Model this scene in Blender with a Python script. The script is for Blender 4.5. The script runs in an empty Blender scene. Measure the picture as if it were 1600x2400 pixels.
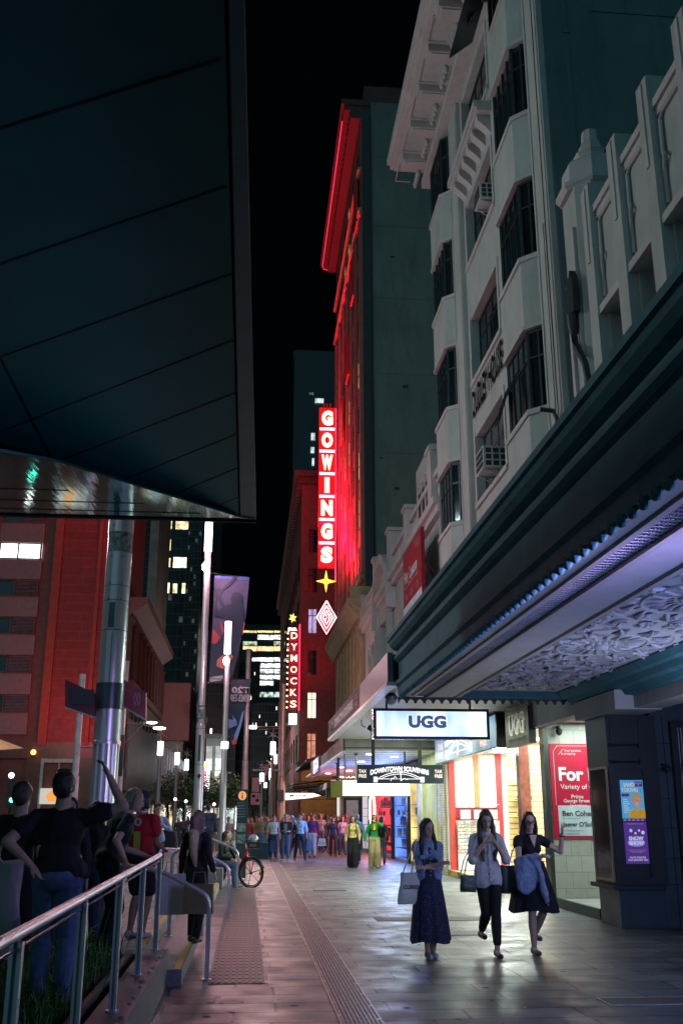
import bpy, bmesh, math, random
import numpy as np
from mathutils import Vector, Matrix, Quaternion, noise
rnd = random.Random(7)
PI = math.pi
R = math.radians
scn = bpy.context.scene
col = scn.collection

# ---------------- camera ----------------
CAM_H = 1.62; FPX = 2333.0; PITCH = R(17.04); YAW = R(-5.15)
cd = bpy.data.cameras.new('camera'); cam = bpy.data.objects.new('camera', cd); col.objects.link(cam)
cam.location = (0, 0, CAM_H); cam.rotation_euler = (R(90) + PITCH, 0, YAW)
cd.sensor_fit = 'VERTICAL'; cd.sensor_height = 36; cd.sensor_width = 24; cd.lens = 35.0
cd.clip_start = .05; cd.clip_end = 2000
scn.camera = cam

# ---------------- world: night sky over the city ----------------
w = bpy.data.worlds.new('World'); scn.world = w; w.use_nodes = True
nt = w.node_tree; bg = nt.nodes['Background']
bg.inputs[0].default_value = (.25, .62, 1, 1); bg.inputs[1].default_value = .0011
# ---------------- teal fill added to lift the walls: one very soft, very dim sun ----------------
sd = bpy.data.lights.new('night_fill', 'SUN'); so = bpy.data.objects.new('night_fill', sd); col.objects.link(so)
sd.energy = .30; sd.angle = R(70); sd.color = (.30, .85, 1.0)
so.rotation_euler = Vector((.35, .8, -.50)).to_track_quat('-Z', 'Y').to_euler()
scn.view_settings.view_transform = 'Standard'; scn.view_settings.look = 'None'
scn.view_settings.exposure = 0; scn.view_settings.gamma = 1
try:
    scn.cycles.use_denoising = True; scn.cycles.denoiser = 'OPENIMAGEDENOISE'
    scn.cycles.max_bounces = 6; scn.cycles.diffuse_bounces = 3; scn.cycles.glossy_bounces = 4; scn.cycles.sample_clamp_indirect = 4
    scn.cycles.caustics_reflective = False; scn.cycles.caustics_refractive = False
except Exception: pass

def ray(px, py):
    u = (px - 800) / FPX; v = -(py - 1200) / FPX
    y = math.cos(PITCH) - v * math.sin(PITCH); z = math.sin(PITCH) + v * math.cos(PITCH)
    c, s = math.cos(YAW), math.sin(YAW)
    return (u * c - y * s, u * s + y * c, z)
def atY(px, py, Y):
    r = ray(px, py); t = Y / r[1]; return Vector((r[0] * t, Y, CAM_H + r[2] * t))
def atX(px, py, X):
    r = ray(px, py); t = X / r[0]; return Vector((X, r[1] * t, CAM_H + r[2] * t))
def atZ(px, py, Z):
    r = ray(px, py); t = (Z - CAM_H) / r[2]; return Vector((r[0] * t, r[1] * t, Z))

# ---------------- lights ----------------
def area(name, loc, target, size, power, color, size_y=None, spread=180):
    d = bpy.data.lights.new(name, 'AREA'); o = bpy.data.objects.new(name, d); col.objects.link(o)
    d.shape = 'RECTANGLE'; d.size = size; d.size_y = size_y or size; d.energy = power; d.color = color; d.spread = R(spread)
    o.location = loc; o.rotation_euler = (Vector(target) - Vector(loc)).to_track_quat('-Z', 'Y').to_euler(); return o
def point(name, loc, power, color, rad=.15):
    d = bpy.data.lights.new(name, 'POINT'); o = bpy.data.objects.new(name, d); col.objects.link(o)
    d.energy = power; d.color = color; d.shadow_soft_size = rad; o.location = loc; return o
def spot(name, loc, target, power, color, ang=60, blend=.6, rad=.1):
    d = bpy.data.lights.new(name, 'SPOT'); o = bpy.data.objects.new(name, d); col.objects.link(o)
    d.energy = power; d.color = color; d.spot_size = R(ang); d.spot_blend = blend; d.shadow_soft_size = rad
    o.location = loc; o.rotation_euler = (Vector(target) - Vector(loc)).to_track_quat('-Z', 'Y').to_euler(); return o
area('shop_ceiling_light', (7.9, 25.5, 3.38), (7.9, 25.5, 0), 3.0, 850, (1, .97, .86), 8)
area('shop_front_light', (6.1, 25.3, 3.3), (3.6, 23.5, 0), .4, 850, (.76, 1, .92), 8)
area('lobby_light', (6.8, 18.6, 3.42), (6.8, 18.6, 0), 1.2, 85, (.86, 1, .93), 2.2)
area('awning_light_near', (4.3, 27.5, 3.88), (4.3, 27.5, 0), 1.5, 130, (.85, 1, .75), 6)
area('awning_light_green', (4.6, 33.5, 3.55), (4.6, 33.5, 0), 1.5, 90, (.95, 1, .6), 2.5)
area('awning_light_blue', (5.7, 40.3, 2.2), (1, 39, 0.8), 3.0, 300, (.25, .4, 1), 1.6)
area('awning_light_red', (5.7, 46.5, 2.0), (1, 46.5, .6), 6.5, 260, (1, .25, .3), 1.6)
area('awning_light_far', (4.0, 58, 3.3), (3.0, 57, 0), 3, 300, (1, .75, .6), 12)
area('soffit_wash_blue', (4.6, 38.5, 1.9), (4.2, 38, 4), 2.2, 40, (.45, .5, 1), 3)
area('soffit_wash_pink', (4.2, 46, 1.9), (4.2, 46, 4), 2.2, 40, (1, .5, .8), 4)
area('soffit_wash_green', (4.8, 32.3, .4), (4.5, 32.5, 4), 1.5, 30, (.95, 1, .5), 2)
area('theatre_lamp_blue', (5.7, 5.6, 1.7), (4.9, 9.0, 3.8), .5, 105, (.30, .48, 1), .5)
area('soffit_fill_lilac', (5.6, 11.5, 1.9), (4.3, 12.5, 3.8), 1.0, 34, (.60, .70, 1), 1.5)  # extra light added to spread the soffit wash evenly
area('theatre_lamp_violet', (5.2, 4.8, 3.1), (2.6, 12.9, 1.1), .6, 58, (.55, .36, 1), .6)
spot('theatre_lamp_violet_rail', (4.2, 5, 3.4), (-2.6, 19, 3.2), 2600, (.50, .40, 1), 32, .8, .3)
spot('poster_lamp', (6.1, 11.0, 3.3), (6.15, 15.8, 1.6), 18, (.8, .9, 1), 30)
point('lamp_near_left', (-7, 14, 12), 260, (1, .62, .70), .5)
point('lamp_pole_two', (-1.5, 32.0, 9.6), 330, (1, .50, .62), .3)
point('lamp_pole_three', (-.9, 30.4, 6.3), 150, (1, .52, .62), .3)
point('lamp_mid_left', (-12, 24, 15), 2900, (.66, .95, .95), .6)
point('lamp_far_left', (-1, 74, 8), 90, (1, .9, .8), .5)
point('lamp_far_street', (0, 100, 9), 1100, (1, .92, .85), .5)
point('lamp_far_end', (-4, 150, 9), 3000, (.95, .95, 1), .5)
spot('pink_fill_pavement', (-2.5, 22, 9), (.0, 17, 0), 620, (1, .30, .46), 75, 1, .3)  # added to tint the left pavement pink; no lamp stands here
spot('pink_fill_far', (-.5, 40, 9), (.6, 33, 0), 620, (1, .30, .46), 85, 1, .3)  # added pink fill for the paving farther up the street
point('pink_fill_facade', (-6, 26, 9), 380, (1, .58, .66), .5)  # added low pink fill for the office front
point('lamp_crossing', (0.4, 52, 7), 700, (1, .5, .5), .4)
for k, (y_, z_, p_) in enumerate(((58, 15.5, 700), (61, 17, 2400), (65, 19, 3400), (70, 22, 3000))):
    area('tower_uplight_%d' % k, (4.9, y_, z_), (6.4, y_ + 1, z_ + 14), 1.6, p_, (1, .004, .045), .6)
area('tower_cornice_uplight', (4.6, 68, 38), (5.6, 68, 47), 3, 14, (1, .03, .10), 6)
area('tower_low_orange', (3.6, 58, 15), (6.5, 57, 24), 2, 120, (1, .35, .15), 2)
area('corner_red_light', (4.4, 81.5, 13), (5.2, 85, 20), 1.5, 75, (1, .03, .06), 1.5)
area('corner_orange_light', (5.0, 80, 3.8), (5.5, 85, 4), 1.5, 50, (1, .5, .2), 1)
area('red_panel_light', (-13, 75, 7), (-14.5, 80, 20), 2, 150, (1, .03, .05), 2)
area('office_pink_light', (-16, 66, 8), (-20, 80, 16), 4, 190, (1, .55, .5), 4)
area('blank_wall_light', (-10, 150, 20), (-9, 170, 26), 5, 900, (1, .6, .6), 5)

# ---------------- materials ----------------
MC = {}
def mat(name, c, rough=.7, metal=0, var=.18, scale=3, bump=.12, bscale=40, emit=None, estr=0, spec=.5, trans=0, stretch=None, dirt=0):
    if name in MC: return MC[name]
    m = bpy.data.materials.new(name); m.use_nodes = True; t = m.node_tree; b = t.nodes['Principled BSDF']
    b.inputs['Roughness'].default_value = rough; b.inputs['Metallic'].default_value = metal
    b.inputs['Specular IOR Level'].default_value = spec
    b.inputs['Transmission Weight'].default_value = trans
    tc = t.nodes.new('ShaderNodeTexCoord'); mp = t.nodes.new('ShaderNodeMapping'); t.links.new(tc.outputs['Object'], mp.inputs[0])
    if stretch: mp.inputs['Scale'].default_value = stretch
    n = t.nodes.new('ShaderNodeTexNoise'); n.inputs['Scale'].default_value = scale; n.inputs['Detail'].default_value = 6; t.links.new(mp.outputs[0], n.inputs[0])
    cr = t.nodes.new('ShaderNodeValToRGB'); e = cr.color_ramp
    e.elements[0].position = .3; e.elements[1].position = .7
    e.elements[0].color = tuple(max(0, x * (1 - var)) for x in c[:3]) + (1,); e.elements[1].color = tuple(min(1, x * (1 + var)) for x in c[:3]) + (1,)
    t.links.new(n.outputs['Fac'], cr.inputs[0]); src = cr.outputs[0]
    if dirt:
        n3 = t.nodes.new('ShaderNodeTexNoise'); n3.inputs['Scale'].default_value = .9; n3.inputs['Detail'].default_value = 9; n3.inputs['Roughness'].default_value = .75
        mp3 = t.nodes.new('ShaderNodeMapping'); mp3.inputs['Scale'].default_value = (2.2, 2.2, .5); t.links.new(tc.outputs['Object'], mp3.inputs[0]); t.links.new(mp3.outputs[0], n3.inputs[0])
        r3 = t.nodes.new('ShaderNodeValToRGB'); r3.color_ramp.elements[0].position = .48; r3.color_ramp.elements[1].position = .72
        mx = t.nodes.new('ShaderNodeMix'); mx.data_type = 'RGBA'; mx.inputs[7].default_value = (c[0] * .45, c[1] * .42, c[2] * .4, 1)
        ml = t.nodes.new('ShaderNodeMath'); ml.operation = 'MULTIPLY'; ml.inputs[1].default_value = dirt
        t.links.new(n3.outputs['Fac'], r3.inputs[0]); t.links.new(r3.outputs[0], ml.inputs[0]); t.links.new(ml.outputs[0], mx.inputs[0]); t.links.new(src, mx.inputs[6]); src = mx.outputs[2]
    t.links.new(src, b.inputs['Base Color'])
    if bump:
        n2 = t.nodes.new('ShaderNodeTexNoise'); n2.inputs['Scale'].default_value = bscale; n2.inputs['Detail'].default_value = 4; t.links.new(mp.outputs[0], n2.inputs[0])
        bp = t.nodes.new('ShaderNodeBump'); bp.inputs['Strength'].default_value = bump; bp.inputs['Distance'].default_value = .02
        t.links.new(n2.outputs['Fac'], bp.inputs['Height']); t.links.new(bp.outputs[0], b.inputs['Normal'])
    if emit and name.startswith(('poster', 'sign_box', 'box_crimson', 'ugg', 'tag_grey')):  # only lit signs and the backlit case
        b.inputs['Emission Color'].default_value = emit + (1,); b.inputs['Emission Strength'].default_value = estr
    MC[name] = m; return m
def lit(name, c, strength, var=0, scale=4, stretch=(1, 1, 1), c2=None):
    """something that gives off light, with uneven brightness when var > 0"""
    if name in MC: return MC[name]
    m = bpy.data.materials.new(name); m.use_nodes = True; t = m.node_tree; b = t.nodes['Principled BSDF']
    b.inputs['Base Color'].default_value = (.3, .3, .3, 1); b.inputs['Roughness'].default_value = .4
    b.inputs['Emission Strength'].default_value = strength; b.inputs['Emission Color'].default_value = c + (1,)
    if var:
        tc = t.nodes.new('ShaderNodeTexCoord'); mp = t.nodes.new('ShaderNodeMapping'); mp.inputs['Scale'].default_value = stretch
        n = t.nodes.new('ShaderNodeTexNoise'); n.inputs['Scale'].default_value = scale; n.inputs['Detail'].default_value = 5
        cr = t.nodes.new('ShaderNodeValToRGB'); cr.color_ramp.elements[0].position = .38; cr.color_ramp.elements[1].position = .6
        k = c2 or tuple(x * (1 - var) for x in c)
        cr.color_ramp.elements[0].color = tuple(k) + (1,); cr.color_ramp.elements[1].color = c + (1,)
        t.links.new(tc.outputs['Object'], mp.inputs[0]); t.links.new(mp.outputs[0], n.inputs[0]); t.links.new(n.outputs['Fac'], cr.inputs[0]); t.links.new(cr.outputs[0], b.inputs['Emission Color'])
    MC[name] = m; return m
def brick_mat(name, c1, c2, mortar, bw, rh, msize, rough=.5, axes='xy', bump=.3, emap=None, bias=0):
    if name in MC: return MC[name]
    m = bpy.data.materials.new(name); m.use_nodes = True; t = m.node_tree; b = t.nodes['Principled BSDF']
    tc = t.nodes.new('ShaderNodeTexCoord'); sp = t.nodes.new('ShaderNodeSeparateXYZ'); cb = t.nodes.new('ShaderNodeCombineXYZ')
    t.links.new(tc.outputs['Object'], sp.inputs[0])
    for i, a in enumerate(axes): t.links.new(sp.outputs['xyz'.index(a)], cb.inputs[i])
    br = t.nodes.new('ShaderNodeTexBrick'); t.links.new(cb.outputs[0], br.inputs[0])
    br.inputs['Color1'].default_value = c1 + (1,); br.inputs['Color2'].default_value = c2 + (1,); br.inputs['Mortar'].default_value = mortar + (1,)
    br.inputs['Scale'].default_value = 1; br.inputs['Mortar Size'].default_value = msize; br.inputs['Brick Width'].default_value = bw; br.inputs['Row Height'].default_value = rh
    br.inputs['Mortar Smooth'].default_value = .1; br.inputs['Bias'].default_value = bias; br.offset = .37; br.squash = 1.35; br.squash_frequency = 3; br.offset_frequency = 2
    n = t.nodes.new('ShaderNodeTexNoise'); n.inputs['Scale'].default_value = 1.4; n.inputs['Detail'].default_value = 8; t.links.new(tc.outputs['Object'], n.inputs[0])
    mx = t.nodes.new('ShaderNodeMix'); mx.data_type = 'RGBA'; mx.blend_type = 'MULTIPLY'; mx.inputs[0].default_value = .55
    t.links.new(br.outputs[0], mx.inputs[6]); t.links.new(n.outputs['Fac'], mx.inputs[7]); 
    g = t.nodes.new('ShaderNodeMix'); g.data_type = 'RGBA'; g.blend_type = 'MULTIPLY'; g.inputs[0].default_value = 1; g.inputs[7].default_value = (1.3, 1.3, 1.3, 1); t.links.new(mx.outputs[2], g.inputs[6])
    t.links.new(g.outputs[2], b.inputs['Base Color'])
    n2 = t.nodes.new('ShaderNodeTexNoise'); n2.inputs['Scale'].default_value = 2.5; n2.inputs['Detail'].default_value = 9; t.links.new(tc.outputs['Object'], n2.inputs[0])
    mr = t.nodes.new('ShaderNodeMapRange'); mr.inputs[1].default_value = .3; mr.inputs[2].default_value = .7; mr.inputs[3].default_value = rough - .12; mr.inputs[4].default_value = rough + .14
    t.links.new(n2.outputs['Fac'], mr.inputs[0]); t.links.new(mr.outputs[0], b.inputs['Roughness'])
    n3 = t.nodes.new('ShaderNodeTexNoise'); n3.inputs['Scale'].default_value = 60; t.links.new(tc.outputs['Object'], n3.inputs[0])
    ad = t.nodes.new('ShaderNodeMath'); ad.operation = 'MULTIPLY_ADD'; ad.inputs[1].default_value = -1; t.links.new(br.outputs['Fac'], ad.inputs[0])
    sc = t.nodes.new('ShaderNodeMath'); sc.operation = 'MULTIPLY'; sc.inputs[1].default_value = .25; t.links.new(n3.outputs['Fac'], sc.inputs[0]); t.links.new(sc.outputs[0], ad.inputs[2])
    bp = t.nodes.new('ShaderNodeBump'); bp.inputs['Strength'].default_value = bump; bp.inputs['Distance'].default_value = .02
    t.links.new(ad.outputs[0], bp.inputs['Height']); t.links.new(bp.outputs[0], b.inputs['Normal'])
    MC[name] = m; return m

# ---------------- geometry ----------------
def frame_of(d, up=Vector((0, 0, 1))):
    d = Vector(d).normalized()
    if abs(d.dot(up)) > .98: up = Vector((0, 1, 0))
    a = d.cross(up).normalized(); b = a.cross(d).normalized(); return a, b
class MB:
    def __init__(s): s.v = []; s.f = []
    def add(s, vs, fs):
        n = len(s.v); s.v += [tuple(v) for v in vs]; s.f += [tuple(i + n for i in f) for f in fs]; return s
    def box(s, a, b):
        x0, x1 = sorted((a[0], b[0])); y0, y1 = sorted((a[1], b[1])); z0, z1 = sorted((a[2], b[2]))
        return s.add([(x0, y0, z0), (x1, y0, z0), (x1, y1, z0), (x0, y1, z0), (x0, y0, z1), (x1, y0, z1), (x1, y1, z1), (x0, y1, z1)],
                     [(3, 2, 1, 0), (4, 5, 6, 7), (0, 1, 5, 4), (1, 2, 6, 5), (2, 3, 7, 6), (3, 0, 4, 7)])
    def obox(s, c, sx, sy, sz, rot):  # oriented box, rot = Matrix/Quaternion
        n = len(s.v); m = MB().box((-sx / 2, -sy / 2, -sz / 2), (sx / 2, sy / 2, sz / 2))
        c = Vector(c)
        return s.add([c + rot @ Vector(v) for v in m.v], m.f)
    def prism(s, pts, d):  # polygon pts (3d) pushed along d
        d = Vector(d); n = len(pts); P = [Vector(p) for p in pts]
        vs = P + [p + d for p in P]
        fs = [tuple(range(n))[::-1], tuple(range(n, 2 * n))] + [(i, (i + 1) % n, n + (i + 1) % n, n + i) for i in range(n)]
        return s.add(vs, fs)
    def poly(s, pts): return s.add(pts, [tuple(range(len(pts)))])
    def tube(s, pts, r, n=8, caps=True, sc=(1, 1)):
        pts = [Vector(p) for p in pts]; k = len(pts); rr = r if isinstance(r, (list, tuple)) else [r] * k
        vs = []; fs = []; pa = None
        for i, p in enumerate(pts):
            d = (pts[min(i + 1, k - 1)] - pts[max(i - 1, 0)])
            if d.length < 1e-9: d = Vector((0, 0, 1))
            if pa is None: a, b = frame_of(d)
            else:
                dn = d.normalized(); a = (pa - dn * pa.dot(dn)).normalized(); b = a.cross(dn).normalized() * -1
                b = dn.cross(a)
            pa = a
            for j in range(n):
                t = 2 * PI * j / n; vs.append(p + a * (math.cos(t) * rr[i] * sc[0]) + b * (math.sin(t) * rr[i] * sc[1]))
        for i in range(k - 1):
            for j in range(n):
                j2 = (j + 1) % n; fs.append((i * n + j, i * n + j2, (i + 1) * n + j2, (i + 1) * n + j))
        if caps: fs.append(tuple(range(n))[::-1]); fs.append(tuple(range((k - 1) * n, k * n)))
        return s.add(vs, fs)
    def lathe(s, c, prof, n=16, ax=None):  # prof [(r,z)] around vertical axis
        c = Vector(c); vs = []; fs = []
        for r, z in prof:
            for j in range(n):
                t = 2 * PI * j / n; vs.append(c + Vector((r * math.cos(t), r * math.sin(t), z)))
        for i in range(len(prof) - 1):
            for j in range(n):
                j2 = (j + 1) % n; fs.append((i * n + j, i * n + j2, (i + 1) * n + j2, (i + 1) * n + j))
        fs.append(tuple(range(n))[::-1]); fs.append(tuple(range((len(prof) - 1) * n, len(prof) * n)))
        return s.add(vs, fs)
    def ell(s, c, r, rot=None, n=12, m=8):
        c = Vector(c); vs = []; fs = []
        for i in range(m + 1):
            ph = PI * i / m
            for j in range(n):
                t = 2 * PI * j / n; v = Vector((r[0] * math.sin(ph) * math.cos(t), r[1] * math.sin(ph) * math.sin(t), r[2] * math.cos(ph)))
                if rot: v = rot @ v
                vs.append(c + v)
        for i in range(m):
            for j in range(n):
                j2 = (j + 1) % n; fs.append((i * n + j, (i + 1) * n + j, (i + 1) * n + j2, i * n + j2))
        return s.add(vs, fs)
    def cap(s, p, q, r0, r1, n=10):  # tapered capsule
        p, q = Vector(p), Vector(q); d = q - p; L = d.length
        if L < 1e-6: return s.ell(p, (r0, r0, r0))
        d /= L; pts = []; rs = []
        for i in range(4): t = PI / 2 * i / 4; pts.append(p - d * r0 * math.cos(t)); rs.append(max(r0 * math.sin(t), r0 * .12))
        pts.append(p); rs.append(r0); pts.append((p + q) / 2); rs.append((r0 + r1) / 2); pts.append(q); rs.append(r1)
        for i in range(3, -1, -1): t = PI / 2 * i / 4; pts.append(q + d * r1 * math.cos(t)); rs.append(max(r1 * math.sin(t), r1 * .12))
        return s.tube(pts, rs, n)
    def xf(s, M):
        s.v = [tuple(M @ Vector(v)) for v in s.v]; return s
    def build(s, name, m, parent=None, smooth=False, label=None):
        me = bpy.data.meshes.new(name); o = bpy.data.objects.new(name, me); col.objects.link(o)
        off = Vector((0, 0, 0))
        if parent is not None:
            off = wloc(parent); o.parent = parent
        vs = [Vector(v) - off for v in s.v]
        if parent is None and s.v:  # origin at the base centre
            xs = [v[0] for v in s.v]; ys = [v[1] for v in s.v]; zs = [v[2] for v in s.v]
            c = Vector(((min(xs) + max(xs)) / 2, (min(ys) + max(ys)) / 2, min(zs))); o.location = c; vs = [v - c for v in vs]
        me.from_pydata([tuple(v) for v in vs], [], s.f); me.update()
        bm = bmesh.new(); bm.from_mesh(me); bmesh.ops.recalc_face_normals(bm, faces=bm.faces); bm.to_mesh(me); bm.free()
        if m: me.materials.append(m)
        if smooth:
            for p in me.polygons: p.use_smooth = True
            try: me.set_sharp_from_angle(angle=R(35))
            except Exception: pass
        if label: o['label'] = label
        return o
def wloc(o):
    l = Vector((0, 0, 0))
    while o is not None: l = l + o.location; o = o.parent
    return l
def tag(o, label, cat, group=None, kind=None):
    o['label'] = label; o['category'] = cat
    if group: o['group'] = group
    if kind: o['kind'] = kind
    return o
def thing(name, label, cat, loc=(0, 0, 0), group=None):
    o = bpy.data.objects.new(name, None); col.objects.link(o); o.empty_display_size = .1; o.location = loc
    return tag(o, label, cat, group)
def structure(o, kind='structure'):
    o['kind'] = kind; return o
def copy_thing(o, loc, rotz=None, label=None):
    def cp(a, par):
        c = a.copy(); col.objects.link(c); c.parent = par
        for ch in list(a.children): cp(ch, c)
        return c
    r = cp(o, None); r.location = loc
    if rotz is not None: r.rotation_euler = (0, 0, rotz)
    if label: r['label'] = label
    return r
tscn = bpy.data.scenes.new('workbench')  # a scratch scene for meshing, removed at the end
def evald(t):
    tscn.collection.objects.link(t)
    with bpy.context.temp_override(scene=tscn, view_layer=tscn.view_layers[0]):
        dg = bpy.context.evaluated_depsgraph_get(); dg.update(); return bpy.data.meshes.new_from_object(t.evaluated_get(dg))
def text(name, s, m, parent, o, ux, uy, w=None, h=None, ext=.004, bold=0, align='C', spacing=1, label=None, shear=0, cond=None, curve=None):
    """lettering fitted in a w x h box centred on o; ux reading direction, uy up"""
    c = bpy.data.curves.new(name, 'FONT'); c.body = s; c.extrude = 0.0; c.offset = bold; c.space_character = spacing; c.shear = shear; c.resolution_u = 3
    c.align_x = 'CENTER' if align == 'C' else 'LEFT'
    t = bpy.data.objects.new(name, c)
    me = evald(t); bpy.data.objects.remove(t); bpy.data.curves.remove(c)
    me.name = name
    X = [v.co.x for v in me.vertices]; Y = [v.co.y for v in me.vertices]
    x0, x1, y0, y1 = min(X), max(X), min(Y), max(Y)
    sx = w / (x1 - x0) if w else None; sy = h / (y1 - y0) if h else None
    sx = sx or sy; sy = sy or sx
    if cond: sx = sx * cond
    ux = Vector(ux).normalized(); uy = Vector(uy).normalized(); nn = ux.cross(uy)
    off = wloc(parent) if parent is not None else Vector((0, 0, 0)); o = Vector(o)
    cx = (x0 + x1) / 2 if align == 'C' else x0; cy = (y0 + y1) / 2
    for v in me.vertices:
        a = (v.co.x - cx) * sx; b = (v.co.y - cy) * sy
        if curve: b -= curve * a * a
        v.co = o - off + ux * a + uy * b + nn * ext
    ob = bpy.data.objects.new(name, me); col.objects.link(ob); ob.parent = parent
    me.materials.clear(); me.materials.append(m)
    if label: ob['label'] = label
    return ob
def solid(name, mb, m, parent, voxel=.01, smooth=2, wob=0, wf=6, label=None):
    """merge overlapping shapes into one continuous surface"""
    me = bpy.data.meshes.new(name); me.from_pydata(mb.v, [], mb.f); me.update()
    bm = bmesh.new(); bm.from_mesh(me); bmesh.ops.recalc_face_normals(bm, faces=bm.faces); bm.to_mesh(me); bm.free()
    t = bpy.data.objects.new(name, me)
    r = t.modifiers.new('r', 'REMESH'); r.mode = 'VOXEL'; r.voxel_size = voxel
    if smooth: k = t.modifiers.new('s', 'SMOOTH'); k.iterations = smooth; k.factor = .5
    out = evald(t); bpy.data.objects.remove(t); bpy.data.meshes.remove(me)
    out.name = name; off = wloc(parent) if parent is not None else Vector((0, 0, 0))
    n_ = len(out.vertices); co = np.empty(n_ * 3, dtype=np.float32); out.vertices.foreach_get('co', co)
    if wob:
        nr = np.empty(n_ * 3, dtype=np.float32); out.vertex_normals.foreach_get('vector', nr); cs = co.reshape(-1, 3); nn_ = noise.noise
        am = np.array([nn_((x * wf + 3.1, y * wf + 7.7, z * wf * .45 + 1.3)) + .5 * nn_((x * wf * 2.3, y * wf * 2.3, z * wf * 1.3)) for x, y, z in cs.tolist()], dtype=np.float32)
        co = (cs + nr.reshape(-1, 3) * (am * wob)[:, None]).ravel()
    co = (co.reshape(-1, 3) - np.array(off, dtype=np.float32)).ravel(); out.vertices.foreach_set('co', co)
    out.polygons.foreach_set('use_smooth', [True] * len(out.polygons)); out.update()
    o = bpy.data.objects.new(name, out); col.objects.link(o); o.parent = parent
    out.materials.clear(); out.materials.append(m)
    if label: o['label'] = label
    return o

# ---------------- ground ----------------
M_pave = brick_mat('granite_pavers', (.066, .082, .088), (.145, .17, .18), (.006, .007, .008), 1.0, .45, .016, rough=.43, axes='xy', bump=.35)
M_road = mat('asphalt', (.06, .06, .065), rough=.6, var=.3, scale=8, bump=.3, bscale=90)
M_plat = brick_mat('platform_pavers', (.20, .20, .20), (.30, .30, .29), (.05, .05, .05), .6, .3, .012, rough=.5, axes='xy')
g = MB().poly([(-300, -30, -.012), (300, -30, -.012), (300, 600, -.012), (-300, 600, -.012)]); structure(g.build('road', M_road))
g = MB().box((-.92, -8, -.3), (9.5, 82, 0)); structure(g.build('pavement', M_pave))
g = MB().box((-3.6, 88, -.3), (4.4, 330, 0)); structure(g.build('pavement', M_pave))
# steps up to the tram platform
M_gran = mat('grey_granite', (.24, .24, .25), rough=.55, var=.2, scale=14, bump=.2, bscale=70, dirt=.4)
M_yel = mat('worn_yellow_paint', (.62, .42, .06), rough=.6, var=.35, scale=18)
g = MB().box((-9.5, 11.05, -.28), (-1.05, 41, .30)); structure(g.build('tram_platform', M_plat))
g = MB().box((-9.5, -6, -.28), (-2.6, 11.05, .30)); structure(g.build('tram_platform', M_plat))
g = MB()
g.box((-1.05, 11.05, 0.001), (-.62, 24.9, .15)); structure(g.build('lower_step', M_gran))
structure(MB().box((-1.05, 25.0, .001), (-.55, 40, .46)).build('bench_ledge', M_gran))
structure(MB().box((-.70, 11.05, .1505), (-.64, 24.9, .156)).box((-1.13, 11.3, .3005), (-1.07, 24.9, .306)).build('step_marking', M_yel))
# tracks
M_rail = mat('steel_rail', (.35, .36, .37), rough=.35, metal=.9)
g = MB()
for x in (-6.9, -5.4, -3.9, -2.5):
    g.box((x, 42, -.01), (x + .07, 180, .004))
structure(g.build('tram_tracks', M_rail))
M_conc = mat('pale_concrete', (.30, .30, .29), rough=.6, var=.15, scale=2, dirt=.3)
structure(MB().poly([(-9, 41, -.006), (-.92, 41, -.006), (-.92, 82, -.006), (-3.6, 86, -.006), (-3.6, 200, -.006), (-9, 200, -.006)]).build('tram_street', M_conc))
# drain, laid slightly askew to the street, as a long slotted steel channel
M_dfr = mat('drain_frame_steel', (.34, .33, .33), rough=.4, metal=.6, var=.3, scale=20)
M_dark = mat('dark_gap', (.012, .012, .014), rough=.9, bump=0)
dr = thing('drain_grate', 'long slotted steel drain channel running down the pavement past the red bicycle', 'drain', (.95, 4, 0))
def dl(y): return (.80 + (y - 9) * .001, 1.16 + (y - 9) * .001)
g = MB(); a0, b0 = dl(4.5); a1, b1 = dl(39)
g.add([(a0, 4.5, .003), (b0, 4.5, .003), (b1, 39, .003), (a1, 39, .003)], [(0, 1, 2, 3)]); g.build('channel', M_dark, dr)
g = MB()
for x, x2 in ((a0, a1), (b0 - .018, b1 - .018)): g.prism([(x, 4.5, .003), (x + .018, 4.5, .003), (x2 + .018, 39, .003), (x2, 39, .003)], (0, 0, .006))
g.build('frame', M_dfr, dr)
g = MB(); y = 4.6
for i in range(9):
    x = a0 + .03 + i * .035; g.prism([(x, 4.5, .003), (x + .010, 4.5, .003), (x + .010 + a1 - a0, 39, .003), (x + a1 - a0, 39, .003)], (0, 0, .005))
while y < 39:
    g.box((dl(y)[0] + .02, y, .004), (dl(y)[1] - .02, y + (.014 if y < 18 else .03), .0075)); y += .045 if y < 18 else .12
g.build('slats', M_dfr, dr)
g = MB(); y = 6
while y < 30: g.box((dl(y)[1] - .04, y, .0085), (dl(y)[1] - .005, y + .03, .0105)); g.box((dl(y)[0] + .005, y + .2, .0085), (dl(y)[0] + .04, y + .23, .0105)); y += .62
g.build('fixing_plate', mat('bright_bolt', (.6, .6, .6), rough=.3, metal=.8), dr)
# tactile strips
M_tac = mat('dark_tactile_stone', (.045, .055, .06), rough=.55, var=.2, scale=20)
tp = thing('tactile_paving', 'dark ribbed tactile paving strip beside the handrails at the foot of the steps', 'tactile paving', (0, 11, 0))
MB().box((-.36, 11.1, .001), (.22, 25.3, .006)).build('base', M_tac, tp)
g = MB()
for i in range(8):
    x = -.33 + i * .07; y = 11.15
    while y < 25.2: g.box((x, y, .0065), (x + .03, y + .20, .012)); y += .26
g.build('ribs', mat('tactile_rib', (.08, .09, .095), rough=.5), tp)
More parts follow.
